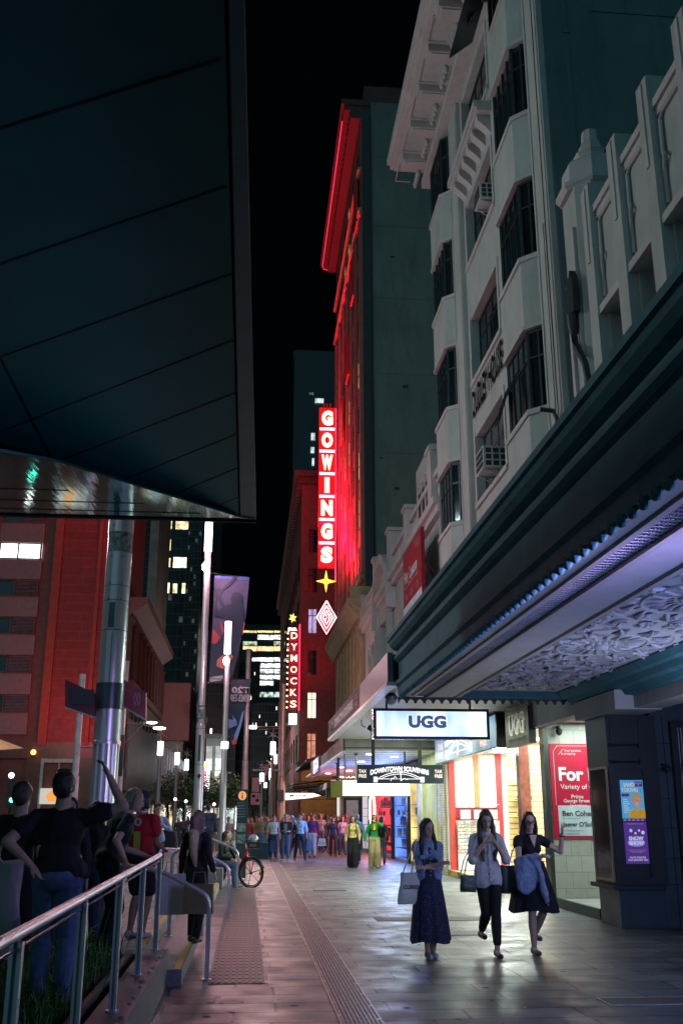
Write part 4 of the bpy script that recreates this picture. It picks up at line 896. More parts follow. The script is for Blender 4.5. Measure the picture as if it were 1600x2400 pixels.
MB().tube([(6.14, 30.0, 1.97), (7.36, 30.0, 1.97)], .012, 6).build('hanging_rail', M_alu, sh)
# jackets, caps, bags further right
for k in range(3):
    x_ = 7.55 + k * .30; y_ = 28.0 - k * .2
    t = thing('hanging_jacket', ['pale blue jacket nearest the red frame', 'middle pale blue jacket', 'white and black jacket beside the brown column'][k] + ' on the shop rail', 'jacket', (x_, y_, 2.1), 'jackets on the shop rail')
    m = mat('jk%d' % k, [(.35, .55, .7), (.45, .65, .78), (.75, .78, .8)][k], rough=.8, var=.2, stretch=(20, 20, 1), scale=2)
    g = MB().cap((x_, y_, 2.15), (x_, y_, 2.75), .16, .13).cap((x_ - .13, y_, 2.8), (x_ - .18, y_, 2.3), .06, .05).cap((x_ + .13, y_, 2.8), (x_ + .18, y_, 2.3), .06, .05); solid('fabric', g, m, t, .03, 2, .02)
    MB().tube([(x_, y_, 2.88), (x_, y_, 3.0)], .01, 5).build('hanger', M_alu, t)
MB().box((7.4, 27.9, 3.0), (8.6, 27.93, 3.03)).box((7.4, 27.6, 1.98), (8.6, 28.1, 2.03)).build('shelf', mat('shelf_wood', (.5, .34, .2), rough=.5), sh)
for k, (cx, cy, cz, c_, lab) in enumerate(((7.62, 27.4, 1.83, (.05, .12, .45), 'blue cap with a badge on the shop stand'), (7.98, 27.4, 1.86, (.75, .45, .15), 'orange and white fluffy hat on the shop stand'), (8.25, 27.5, 1.83, (.1, .2, .5), 'navy cap half hidden by the brown column'))):
    t = thing('cap', lab, 'cap', (cx, cy, cz - .1)); m = mat('cap%d' % k, c_, rough=.8, var=.4, scale=20)
    MB().ell((cx, cy, cz), (.13, .13, .10)).build('crown', m, t, smooth=True); MB().prism([(cx - .10, cy - .08, cz - .05), (cx + .10, cy - .08, cz - .05), (cx + .06, cy - .24, cz - .06), (cx - .06, cy - .24, cz - .06)], (0, 0, .015)).build('peak', m, t); MB().ell((cx, cy - .125, cz + .01), (.04, .012, .04)).build('badge', cmat(k + 1), t)
for k in range(8):
    x_ = 7.45 + (k % 4) * .27; z_ = (1.25 if k < 4 else .82) + .02 * (k % 2); y_ = 27.2
    t = thing('souvenir_bag', ['red and blue printed bag, upper left', 'printed bag with white spots, upper', 'green printed bag, upper', 'dark strapped bag, upper right', 'white bag with red tag, lower left', 'brown woven bag, lower', 'blue printed bag, lower', 'black bag, lower right'][k] + ' row of the souvenir display', 'bag', (x_, y_, z_), 'printed bags on the souvenir display')
    MB().box((x_ - .12, y_ - .04, z_), (x_ + .12, y_ + .04, z_ + .28)).build('body', mat('bagp%d' % k, [(.35, .1, .35), (.15, .25, .55), (.1, .35, .15), (.05, .05, .06), (.7, .65, .6), (.45, .25, .12), (.2, .5, .6), (.04, .04, .05)][k], var=.9, scale=14, rough=.6), t); MB().tube([(x_ - .07, y_, z_ + .28), (x_ - .05, y_, z_ + .38), (x_ + .05, y_, z_ + .38), (x_ + .07, y_, z_ + .28)], .01, 5).build('strap', mb_, t)
t = thing('souvenir_counter', 'low wooden counter heaped with small souvenirs in the shop', 'counter', (7.9, 27, .14)); MB().box((7.35, 26.7, .14), (8.5, 27.4, .62)).build('body', MC['shelf_wood'], t)
for k in range(40):
    x_ = rnd.uniform(7.38, 8.45); z_ = .62; h_ = rnd.uniform(.05, .16); o_ = MB().box((x_, 26.75 + .2 * (k % 3), z_ + .001), (x_ + rnd.uniform(.04, .12), 26.85 + .2 * (k % 3), z_ + h_)).build('boxed_souvenir', cmat(k), t)
# brown column, slatted wall with goods
t = thing('shop_column', 'polished red-brown stone column inside the shop opening', 'column', (6.4, 23.3, 0)); MB().box((6.20, 23.2, .14), (6.44, 23.5, 3.44)).build('shaft', mat('red_brown_stone', (.28, .09, .06), rough=.3, var=.3, scale=8), t)
M_slat = mat('warm_slat_board', (.72, .55, .24), rough=.5, var=.06)
quadY(sh, 'slat_wall', M_slat, 6.5, 9.9, .14, 3.45, 25.6, .05); g = MB()
for k in range(24): g.box((6.5, 25.545, .3 + k * .13), (9.9, 25.5495, .312 + k * .13))
g.build('slat_grooves', M_dark, sh)
for k in range(7):
    x_ = 6.75 + (k % 2) * .22; z_ = 1.15 + (k // 2) * .42; t = thing('display_hat', ['woven straw hat low on the slat wall', 'tan leather hat low on the slat wall', 'gold round hat in the middle of the slat wall', 'brown bush hat in the middle of the slat wall', 'olive cap high on the slat wall', 'dark felt hat high on the slat wall', 'white cap at the top of the slat wall'][k], 'hat', (x_, 25.3, z_), 'hats on the slat wall')
    m = mat('hat%d' % k, [(.5, .35, .1), (.4, .2, .08), (.6, .4, .05), (.2, .1, .05), (.25, .22, .05), (.05, .05, .05), (.7, .65, .55)][k], rough=.7, var=.4, scale=20)
    MB().ell((x_, 25.35, z_ + .1), (.09, .09, .09)).build('crown', m, t, smooth=True); MB().lathe((x_, 25.35, z_ + .05), [(.16, 0), (.16, .015), (.08, .03)], 16).build('brim', m, t)
t = thing('floor_sign', 'yellow folding wet-floor sign standing behind the women', 'floor sign', (5.5, 23.0, 0)); my = mat('safety_yellow', (.85, .55, .02), rough=.4)
MB().prism([(5.38, 22.9, .02), (5.68, 22.9, .02), (5.6, 23.0, .62), (5.46, 23.0, .62)], (0, .02, 0)).build('front_panel', my, t); MB().prism([(5.38, 23.25, .02), (5.68, 23.25, .02), (5.6, 23.03, .62), (5.46, 23.03, .62)], (0, .02, 0)).build('back_panel', my, t)
# ceiling tubes of the shop
for k in range(4):
    y_ = 21.6 + k * 2.4; t = thing('ceiling_tube', ['nearest', 'second', 'third', 'farthest'][k] + ' fluorescent tube on the shop ceiling', 'lamp', (7.8, y_, 3.4), 'fluorescent tubes in the souvenir shop'); MB().box((6.3, y_, 3.40), (9.5, y_ + .12, 3.448)).build('tube', lit('tube_white', (1, .98, .92), 10), t)

# ================= next shop fronts up the street (x = 5.9) =================
blk = thing('tiled_entrance', 'pale green tiled pier and olive doorway beside the souvenir shop', 'entrance', (6.1, 32, 0))
M_tile = brick_mat('glazed_cream_tile', (.62, .60, .48), (.70, .66, .50), (.25, .24, .2), .22, .07, .006, rough=.3, axes='yz')
MB().box((5.80, 30.66, 0), (6.0, 31.5, 3.9)).build('tiled_pier', M_tile, blk)
MB().box((5.9, 31.5, 0), (6.2, 35.6, 3.6)).build('green_wall', mat('pale_green_wall', (.52, .58, .36), rough=.45), blk)
MB().box((5.87, 32.0, .02), (5.899, 33.0, 2.6)).build('door', mat('olive_door', (.42, .46, .26), rough=.4), blk)
MB().box((5.84, 34.8, 0), (5.899, 35.6, 3.2)).build('white_strip', mat('white_strip', (.75, .75, .72), rough=.4), blk)
def shopfront(name, lab, y0, y1, glow, strength, goods, frame=M_steel, gm=None):
    t = thing('lit_shop', lab, 'shop', (6, (y0 + y1) / 2, 0))
    MB().box((5.88, y0, 0), (5.98, y0 + .18, 3.5)).box((5.88, y1 - .18, 0), (5.98, y1, 3.5)).box((5.88, y0 + .18, 2.95), (5.98, y1 - .18, 3.5)).build('frame', frame, t)
    MB().box((7.2, y0, 0), (7.25, y1, 3.5)).build('glow_wall', lit('lw_' + name, glow, strength, var=.75, scale=1.2, stretch=(1, 1, .4)), t)  # the shop's inner light put into the wall as its own glow
    MB().box((5.95, y0, 0.01), (7.2, y1, .10)).build('floor', MC['shop_floor'], t); MB().box((5.98, y0, 3.3), (7.2, y1, 3.36)).build('ceiling', MC['white_ceiling'], t)
    MB().box((5.98, y1 - .06, .1), (7.2, y1, 3.3)).build('glow_end_wall', lit('le_' + name, glow, strength * 1.1, var=.6, scale=2.5, stretch=(1, 1, .5)), t)  # this wall glows too, standing in for the shop's light
    rq = random.Random(name)
    for i in range(goods):
        x_ = rq.uniform(6.05, 6.9); y_ = rq.uniform(y0 + .3, y1 - .4); z_ = rq.choice((.5, .9, 1.3, 1.7, 2.1)); s = rq.uniform(.08, .2)
        MB().box((x_, y_, z_), (x_ + s, y_ + s, z_ + rq.uniform(.15, .35))).build('display_item', gm or cmat(i), t)
    g = MB()
    for z_ in (.45, .85, 1.25, 1.65, 2.05): g.box((6.0, y0 + .25, z_), (6.95, y1 - .25, z_ + .02))
    g.build('shelf', M_alu, t); return t
shopfront('gold', 'narrow golden-lit shop window with shelves of small goods', 35.7, 38.2, (1, .72, .25), 1.2, 40)
shopfront('blue', 'blue-glowing shop window with racks of cards', 38.3, 42.4, (.10, .22, 1), 1.6, 46, gm=mat('pale_card', (.6, .8, .85), rough=.4, var=.3, scale=10, emit=(.5, .8, .9), estr=.5))
shopfront('red', 'crimson curtained shop window', 42.5, 50.5, (.95, .05, .08), 1.3, 40, gm=mat('pink_goods', (.8, .25, .3), var=.5, scale=10, emit=(.8, .2, .25), estr=.4))
shopfront('mix', 'shop window with sparkling lights beyond the crimson one', 50.6, 54.3, (.5, .45, .5), 1.2, 30)
t = thing('oval_mirror', 'upright glowing oval ring in the crimson shop window', 'lamp', (5.85, 48.4, 1.3)); g = MB()
pts = [(5.83, 48.6 + .9 * math.cos(a), 1.95 + .75 * math.sin(a)) for a in [2 * PI * i / 24 for i in range(25)]]; g.tube(pts, .05, 6, caps=False); g.build('ring', lit('ring_glow', (1, .85, .7), 4), t)
# brown-tan pier, dark door and green portico beyond
pt = thing('shop_portico', 'dark green portico and tan pier of the department store entrance', 'entrance', (5.5, 60, 0))
MB().box((5.0, 56.0, 0), (6.2, 56.6, 3.4)).build('pier', mat('tan_pier', (.45, .33, .2), rough=.6), pt)
MB().box((5.3, 55.9, 0), (5.95, 55.98, 2.5)).build('door', mat('white_door', (.6, .6, .58), emit=(.6, .6, .58), estr=.35), pt); MB().box((5.15, 55.88, 0), (5.29, 55.99, 2.62)).box((5.96, 55.88, 0), (6.1, 55.99, 2.62)).box((5.29, 55.88, 2.51), (5.96, 55.99, 2.62)).build('door_frame', mb_, pt)
MB().box((4.2, 55.5, 3.1), (6.2, 74, 3.4)).build('beam', mat('dark_green_beam', (.02, .045, .04), rough=.5), pt)
MB().prism([(4.2, 56, 3.1), (4.9, 56, 3.1), (4.2, 56, 2.5)], (0, .2, 0)).build('bracket', MC['dark_green_beam'], pt)
g = MB()
for k in range(10): g.box((6.1, 57 + k * 1.5, .2), (6.16, 57.6 + k * 1.5, 2.9))
g.build('window_strips', lit('white_strip_glow', (.9, .95, 1), .9), pt)
# lower canopy with rust coloured stripes, MYER wedge
cn = thing('street_canopy', 'curved rust-striped canopy over the far corner entrance', 'awning', (4, 70, 3.4))
for k, (z_, m_) in enumerate(((3.35, mat('rust_strip', (.3, .08, .03), rough=.5, emit=(.3, .08, .03), estr=.2)), (3.5, mb_), (3.62, MC['rust_strip']), (3.78, mb_))):
    MB().tube([(6.2, 66, z_), (4.6, 66, z_ + .05), (3.1, 70, z_ - .02), (2.7, 78, z_ - .03)], .07, 6).build('band', m_, cn)
MB().box((3.0, 70, 3.55), (6.2, 78, 3.62)).build('roof', mb_, cn)
my_ = thing('wedge_sign', 'white glowing wedge-shaped store sign pointing right', 'sign', (3, 62, 2.6))
MB().prism([(1.9, 62, 2.62), (1.9, 62, 3.0), (3.9, 62, 3.0), (4.35, 62, 2.86), (3.7, 62, 2.72), (2.3, 62, 2.60)], (0, .1, 0)).build('board', lit('wedge_white', (1, .98, .94), 1.8), my_)
text('lettering', 'MYER', mat('wedge_black', (.02, .02, .02)), my_, (3.0, 61.99, 2.85), UX, UZ, 1.0, .16, bold=.02, ext=.001, spacing=1.3)
for x_ in (2.4, 3.6): MB().tube([(x_, 62.05, 3.0), (x_, 62.05, 3.6)], .03, 6).build('hanger', mb_, my_)
t = thing('black_awning', 'slanting dark awning high over the far shops', 'awning', (4, 64, 5)); MB().prism([(6.2, 58, 5.2), (3.2, 58, 4.6), (3.2, 58, 4.75), (6.2, 58, 5.6)], (0, 14, 0)).build('roof', mb_, t)

# ================= ARCHED BUILDING =================
ar = thing('arched_building', 'low cream building with one big arch, small arched windows and balustrade parapets', 'building', (6.2, 43, 3.9))
holes = [(33.6, 34.5, 6, 9.7), (35.2, 36.1, 6, 9.7), (37.2, 38.2, 6, 9.7), (43.6, 47.2, 5, 10.4), (49.2, 50.4, 6, 10), (51.2, 52.2, 6, 10)]
g = MB(); wall_x(g, 6.2, 6.6, 31.05, 54.4, 3.9, 11.6, holes); g.build('wall', M_cream, ar)
MB().box((6.6, 31.05, 3.9), (7.5, 54.4, 11.6)).build('inner_wall', mat('shadow_inner', (.03, .035, .035), rough=.5), ar)
def archx(yc, z0, r, w_, x, th_, n=16, zs=1.0): # solid arch band in YZ, facing -X
    g = MB()
    for i in range(n):
        a, b = PI * i / n, PI * (i + 1) / n
        g.prism([(x, yc + r * math.cos(a), z0 + r * zs * math.sin(a)), (x, yc + (r + w_) * math.cos(a), z0 + (r + w_) * zs * math.sin(a)), (x, yc + (r + w_) * math.cos(b), z0 + (r + w_) * zs * math.sin(b)), (x, yc + r * math.cos(b), z0 + r * zs * math.sin(b))], (th_, 0, 0))
    return g
archx(45.4, 10.4, 1.9, .35, 6.05, .3).build('arch_ring', M_cream2, ar); archx(45.4, 10.4, 2.6, .45, 5.8, .6).build('arch_hood', M_cream2, ar)
MB().add([(6.12, 45.4 + 2.6 * math.cos(PI * i / 16), 10.4 + 2.6 * math.sin(PI * i / 16)) for i in range(17)] + [(6.35, 45.4 + 2.6 * math.cos(PI * i / 16), 10.4 + 2.6 * math.sin(PI * i / 16)) for i in range(17)], [tuple(range(17)), tuple(range(17, 34))[::-1]] + [(i, i + 1, 18 + i, 17 + i) for i in range(16)]).build('tympanum', M_cream, ar)
for q in (43.45, 47.35): MB().tube([(6.05, q, 4), (6.05, q, 10.4)], .16, 10).build('column', M_cream2, ar, smooth=True)
for (y0, y1, z0, z1) in holes:
    if y1 - y0 < 2:
        archx((y0 + y1) / 2, z1 - .45, (y1 - y0) / 2, .2, 6.08, .16).build('small_arch', M_cream2, ar); f = window(ar, 6.4, y0, y1, z0, z1, 2, 3)
        MB().tube([(6.1, y0 - .1, 6), (6.1, y0 - .1, z1 - .45)], .1, 8).build('column', M_cream2, ar, smooth=True)
MB().box((5.85, 31.05, 11.6), (6.7, 54.4, 11.85)).box((6.0, 31.05, 11.35), (6.199, 54.4, 11.598)).build('cornice', M_cream2, ar)
for a, b in ((31.2, 37.5), (38.4, 42.8), (48.3, 54.4)):
    MB().box((6.05, a, 12.75), (6.45, b, 12.95)).build('parapet_rail', M_cream2, ar); y = a + .15
    while y < b: MB().lathe((6.25, y, 11.85), [(.09, 0), (.05, .15), (.11, .35), (.05, .7), (.09, .9)], 8).build('baluster', M_cream2, ar, smooth=True); y += .36
for q, h in ((32.3, 13.8), (37.9, 13.4), (42.9, 13.9), (48.2, 13.9), (54.0, 13.2)):
    MB().box((5.95, q - .35, 11.85), (6.6, q + .35, h)).box((5.88, q - .45, h), (6.67, q + .45, h + .15)).build('parapet_pier', M_cream2, ar)
MB().box((6.1, 32.65, 11.85), (6.5, 35.8, 14.3)).build('parapet_wall', M_cream, ar)
for q in (33.5, 34.3, 35.1): archx(q, 13.2, .25, .08, 6.04, .1, 10).build('niche_arch', M_cream2, ar); MB().box((6.085, q - .22, 12.2), (6.099, q + .22, 13.2)).build('niche_shade', MC['shadow_inner'], ar)  # flat dark sheets painted as the shade inside the niches
t = thing('lease_board', 'red lease board standing out from the arched building on black struts', 'sign', (5.6, 33.8, 8.7))
MB().box((5.55, 31.9, 8.65), (5.67, 35.9, 11.0)).build('board', mat('board_red', (.35, .008, .03), rough=.4), t); MB().box((5.54, 31.92, 8.6), (5.549, 35.9, 8.95)).build('white_strip', M_pale, t)
TB = mat('board_white', (.6, .58, .55))
text('headline', 'For Lease', TB, t, (5.545, 34.2, 10.0), LX, UZ, 2.9, .48, bold=.03, ext=.003); text('text_line', 'Variety of Office Suites Available', TB, t, (5.545, 34.1, 9.62), LX, UZ, 3.0, .13, ext=.003); text('text_line', 'your partners\nin property', TB, t, (5.545, 32.6, 10.65), LX, UZ, .9, .28, ext=.003)
for k in range(3): text('contact_text', 'Office\n0412 555', TB, t, (5.545, 35.2 - k * 1.2, 9.25), LX, UZ, .6, .2, ext=.003)
MB().tube([(5.65, 32.0, 9.9), (6.2, 31.6, 9.0)], .05, 6).tube([(5.65, 32.0, 9.1), (6.2, 31.7, 8.7)], .05, 6).build('strut', mb_, t)

# ================= RED-LIT TOWER WITH BLIND SIDE WALL =================
gow = thing('red_lit_tower', 'tall office block washed in crimson light with a blank dark green side wall', 'building', (6.2, 64, 0))
GX = 6.2; GY0 = 54.5; GY1 = 73.6; M_gw = mat('grey_green_blind_wall', (.19, .225, .205), rough=.9, var=.12, scale=.35, bump=.3, bscale=5, dirt=.5)
holes = []
for fl_ in range(10):
    z = 15.0 + fl_ * 3.0
    for k in range(6): yc = 56.4 + k * 3.0; holes.append((yc - .55, yc + .55, z, z + 1.9))
g = MB(); wall_x(g, GX, GX + .5, GY0, GY1, 3.9, 46, holes); g.build('facade', mat('pale_tower_stone', (.34, .15, .13), rough=.8, var=.15, dirt=.4), gow)
MB().box((GX + .5, GY0 + .02, 0), (GX + 22, GY1, 48)).build('side_wall', M_gw, gow)
for z_ in range(6): MB().box((GX + .6, GY0 + .005, 17 + z_ * 5.1), (GX + 22, GY0 + .018, 17.03 + z_ * 5.1)).build('render_joint', mat('faint_joint', (.13, .16, .15)), gow)
for k_ in range(9): x_ = rnd.uniform(7, 13); z_ = rnd.uniform(16, 44); MB().box((x_, GY0 + .0, z_), (x_ + rnd.uniform(.1, .5), GY0 + .018, z_ + rnd.uniform(.06, .25))).build('render_scar', MC['shadow_inner'], gow)
MB().box((GX + .05, GY0 - .3, 13.8), (GX + .5, GY0, 46)).build('corner_shaft', mat('dark_shaft', (.03, .04, .045), rough=.5), gow)
M_ww = lit('amber_window', (1, .62, .2), .9, var=.5, scale=2); M_wd = M_glass
rg = random.Random(11)
for i, (a, b, c, d) in enumerate(holes):
    litw = rg.random() < .24; window(gow, GX - .045, a, b, c, d, 2, 2, glass=M_ww if litw else M_wd, fw=.06)
for fl_ in range(10):
    z = 15.0 + fl_ * 3.0
    if fl_ in (0, 8, 9): MB().box((GX - .25, GY0, z - .5), (GX, GY1, z - .3)).build('string_course', M_sand, gow)
for k in range(7): MB().box((GX - .16, 54.6 + k * 3.0, 14.4), (GX - .001, 55.2 + k * 3.0, 38)).build('pilaster', MC['pale_tower_stone'], gow)
M_cor = mat('cornice_stone', (.12, .055, .05), rough=.8, var=.15)
c = MB().box((5.1, GY0, 46), (GX + .6, GY1 + .8, 46.4)).box((4.9, GY0 - .1, 46.4), (GX + .6, GY1 + 1, 46.8)).box((5.5, GY0, 45.4), (GX, GY1 + .3, 45.997)).box((GX + .2, GY0, 46.8), (GX + 22, GY1, 48)).build('cornice', M_cor, gow)
for k in range(36): MB().box((5.45, GY0 + .2 + k * .53, 45.75), (5.95, GY0 + .45 + k * .53, 45.997)).build('dentil', M_cor, c)
MB().tube([(5.05, GY0 + 1, 45.9), (5.05, GY1 + .3, 45.9), (5.2, GY1 + .7, 45.9), (6.0, GY1 + .7, 45.8)], .04, 6).build('neon_tube', lit('red_neon', (1, .03, .07), .9), gow)
for k, (y_, z_) in enumerate(((57, 41.5), (59.5, 37.6), (63, 33.5), (67, 30.5))): MB().box((5.95, y_ - 1.5, z_ - 3.2), (6.05, y_ + .1, z_)).build('louvre_sign', mat('red_panel_paint', (.5, .03, .04), rough=.6), gow)
# podium with sandstone cornice
pd = thing('sandstone_podium_house', 'brown sandstone frontage with long dark cornice and tall slit windows', 'building', (6.1, 62, 3.5))
holes = [(55.6 + k * 2.1, 56.7 + k * 2.1, 5, 11.4) for k in range(7)]
g = MB(); wall_x(g, 5.95, 6.18, 54.5, 70.2, 3.6, 12.2, holes); g.build('wall', M_sand, pd)
MB().prism([(6.19, 54.3, 12.2), (5.75, 54.3, 12.2), (5.3, 54.3, 12.95), (5.2, 54.3, 13.0), (5.2, 54.3, 13.3), (6.19, 54.3, 13.7)], (0, 16.6, 0)).build('cornice', M_sand, pd)
for i, h in enumerate(holes): window(pd, 6.05, *h, 2, 5, glass=M_ww if i == 1 else M_glass, fw=.08); MB().box((5.85, h[0] - .35, 4), (5.949, h[0] - .1, 12.0)).build('pilaster', M_sand, pd)
MB().prism([(6.0, 54.3, 12.6), (5.45, 54.3, 12.9), (5.3, 54.3, 13.9), (6.5, 54.3, 13.9), (6.5, 54.3, 12.6)], (0, -.5, 0)).build('end_capital', M_sand, pd)
# vertical store sign
gs = thing('vertical_neon_sign', 'tall vertical red neon sign with seven glowing cream letters and pale blue tubes between them', 'sign', (5.2, 69, 19))
SY = 69.6; P0 = atY(747, 955, SY); P1 = atY(787, 1330, SY); xl, xr = atY(747, 1140, SY).x, atY(785, 1140, SY).x; zt, zb = P0.z, P1.z
MB().box((xl, SY, zb), (xr, SY + .5, zt)).build('case', mat('sign_box_red', (.45, .01, .01), rough=.4, emit=(.75, .008, .012), estr=.42), gs)
H = (zt - zb) / 7
for i, ch in enumerate('GOWINGS'):
    zc = zt - H * (i + .5); text('letter', ch, lit('neon_cream', (1, .84, .50), 2.4), gs, ((xl + xr) / 2, SY - .02, zc + .03), UX, UZ, None if ch == 'I' else (xr - xl) * .70, H * .68, bold=.07, ext=.02)
    if i < 6: MB().tube([(xl + .05, SY - .06, zt - H * (i + 1) + .09), (xr - .05, SY - .06, zt - H * (i + 1) + .09)], .035, 6).tube([(xl + .05, SY - .06, zt - H * (i + 1) - .03), (xr - .05, SY - .06, zt - H * (i + 1) - .03)], .035, 6).build('blue_tube', lit('blue_tube', (.45, .55, 1), 5), gs)
MB().box((xr + .02, SY + .1, zb - 1), (xr + .1, SY + .3, zt)).build('edge_tube', lit('red_tube', (1, .03, .1), 2), gs)
MB().box((xr, SY + .2, zt - 1), (GX + .1, SY + .3, zt - .9)).box((xr, SY + .2, zb + 1), (GX + .1, SY + .3, zb + 1.1)).build('bracket', mb_, gs)
for q in (.3, .5, .7): MB().tube([(xl + (xr - xl) * q, SY + .2, zt), (xl + (xr - xl) * q, SY + .2, zt + .4)], .04, 5).build('finial', MC['sign_box_red'], gs)
st = thing('star_sign', 'yellow four-pointed neon star hanging below the vertical sign', 'sign', (5.2, SY, 17)); c_ = atY(764, 1362, SY); rr = [(.78, .20)[i % 2] for i in range(8)]
MB().prism([(c_.x + rr[i] * .9 * math.cos(PI / 2 * i / 2), SY, c_.z + rr[i] * 1.05 * math.sin(PI / 2 * i / 2)) for i in range(8)], (0, .12, 0)).build('star', lit('star_yellow', (1, .85, .03), 1.8), st); MB().tube([(c_.x, SY + .1, c_.z + .5), (c_.x, SY + .1, zb)], .03, 5).build('hanger', mb_, st)
dm = thing('diamond_sign', 'pink neon diamond sign at the foot of the vertical sign', 'sign', (5.2, SY, 14)); c_ = atY(765, 1447, SY)
for k, (r_, e) in enumerate(((.95, 0), (.66, 0), (.38, 0))): MB().tube([(c_.x + r_ * .72 * a, SY, c_.z + r_ * 1.25 * b) for a, b in ((0, 1), (1, 0), (0, -1), (-1, 0), (0, 1))], .055, 5).build('neon_tube', lit('pink_neon', (1, .42, .48), 4), dm)
MB().prism([(c_.x + .5 * a, SY + .08, c_.z + 1.0 * b) for a, b in ((0, 1), (1, 0), (0, -1), (-1, 0))], (0, .08, 0)).build('back', MC['sign_box_red'], dm); text('lettering', 'QT', lit('pink_white', (1, .8, .8), 2.5), dm, (c_.x, SY - .01, c_.z), UX, UZ, .5, .45, ext=.01)
# ================= red corner building across the side street =================
rc = thing('corner_building', 'crimson-lit corner building with heavy cornice beyond the vertical sign', 'building', (6, 95, 0))
Y0 = 85.0; M_rb = mat('old_red_stone', (.24, .06, .055), rough=.8, var=.2, dirt=.3)
zt2 = atY(700, 1120, Y0).z
hs = [(4.75, 5.55, z_, z_ + 2.1) for z_ in (6.2, 9.6, 13.2, 16.8, 20.4, 24)]
g = MB()
xs_ = 4.1
for a, b in ((4.1, 4.75), (5.55, 8.5)): g.box((a, Y0, 3.8), (b, Y0 + .4, zt2))
for i in range(len(hs) + 1):
    z0 = 3.8 if i == 0 else hs[i - 1][3]; z1 = hs[i][2] if i < len(hs) else zt2; g.box((4.75, Y0, z0), (5.55, Y0 + .4, z1))
g.build('front_wall', M_rb, rc); MB().box((4.1, Y0 + .4, 0), (12, Y0 + 60, zt2)).build('body', M_rb, rc)
for i, h in enumerate(hs):
    f = MB().box((h[0], Y0 + .1, h[2]), (h[0] + .06, Y0 + .15, h[3])).box((h[1] - .06, Y0 + .1, h[2]), (h[1], Y0 + .15, h[3])).box((h[0] + .36, Y0 + .1, h[2]), (h[0] + .42, Y0 + .15, h[3])).box((h[0], Y0 + .1, h[2] + 1.5), (h[1], Y0 + .14, h[2] + 1.56)).build('window', M_steel, rc)
    MB().box((h[0], Y0 + .16, h[2]), (h[1], Y0 + .18, h[3])).build('pane', [lit('warm_red_pane', (1, .35, .2), .8, var=.6, scale=2), lit('cream_pane', (1, .82, .55), 1.6), M_glass, lit('violet_pane', (.6, .5, .9), .9, var=.5), M_glass, M_glass][i], f)
MB().box((3.4, Y0 - .7, zt2), (12, Y0 + 60, zt2 + .5)).box((3.7, Y0 - .4, zt2 - .6), (12, Y0 + 60, zt2 - .003)).build('cornice', M_cor, rc)
for k in range(60): MB().box((3.62, Y0 + k, zt2 - 1.0), (4.09, Y0 + k + .4, zt2 - .603)).build('bracket', M_cor, rc)
MB().box((4.0, Y0 - .12, 6.0 - .4), (8.5, Y0 - .001, 6.0)).build('string_course', M_cor, rc)
for k in range(8):
    for z_ in (6, 10, 14, 18, 22): 
        f = MB().box((4.06, Y0 + 3 + k * 5, z_), (4.098, Y0 + 5 + k * 5, z_ + 2.4)).build('window', M_glass, rc)
MB().box((4.3, Y0 - .06, 0), (8.5, Y0 - .005, 5.4)).build('orange_stone_base', mat('orange_stone', (.5, .26, .1), rough=.7), rc)
g = MB(); 
for z_ in (3.0, 4.4): g.box((4.3, Y0 - .065, z_), (8.5, Y0 - .0605, z_ + .05))
g.build('base_joints', M_dark, rc)
# DYMOCKS
dy = thing('vertical_sign', 'narrow vertical red sign with boxed cream letters and bulbs down its left edge', 'sign', (4, 84, 12))
SY = 84.0; xl, xr = atY(677, 1560, SY).x, atY(700, 1560, SY).x; zt, zb = atY(688, 1478, SY).z, atY(688, 1665, SY).z; H = (zt - zb) / 7
for i, ch in enumerate('DYMOCKS'):
    MB().box((xl, SY, zt - H * (i + 1) + .12), (xr, SY + .35, zt - H * i)).build('letter_box', mat('box_crimson', (.35, .01, .03), emit=(.4, .01, .035), estr=.5), dy)
    text('letter', ch, lit('warm_letter', (1, .78, .5), 1.9), dy, ((xl + xr) / 2, SY - .01, zt - H * (i + .45)), UX, UZ, (xr - xl) * .66, H * .60, bold=.02, ext=.01)
    for q in (.25, .75): MB().ell((xl - .12, SY, zt - H * (i + q)), (.07, .07, .07), n=6, m=4).build('bulb', lit('bulb', (1, .85, .4), 4), dy)
MB().box((xr, SY + .1, zb), (xr + .12, SY + .2, zt + .6)).build('edge_tube', MC['red_tube'], dy)
zc = atY(688, 1685, SY).z; MB().box((xl + .05, SY, zc - .45), (xr - .1, SY + .2, zc + .45)).build('book_mark', lit('book_white', (.95, .97, 1), 1.6), dy); MB().box((xr + .12, SY + .1, zb + 1), (4.1, SY + .25, zb + 1.2)).box((xr + .12, SY + .1, zt - 1), (4.1, SY + .25, zt - .8)).build('bracket', mb_, dy)
nb = thing('bank_sign', 'small yellow star and white letters glowing just above the vertical red letters', 'sign', (3.6, 90, 18)); SY = 90.; c_ = atY(686, 1448, SY)
MB().prism([(c_.x + (.36 if i % 2 == 0 else .18) * math.cos(PI * i / 6 + .3), SY, c_.z + (.45 if i % 2 == 0 else .22) * math.sin(PI * i / 6 + .3)) for i in range(12)], (0, .1, 0)).build('star', lit('star_gold', (1, .7, .12), 2), nb); text('lettering', 'na', lit('na_white', (1, 1, 1), 2.5), nb, (c_.x, SY, c_.z - 1.1), UX, UZ, .8, .4, bold=.05, ext=.01)
MB().box((c_.x - .05, SY + .1, c_.z - 1.8), (c_.x + .05, SY + .2, c_.z)).build('post', mb_, nb)

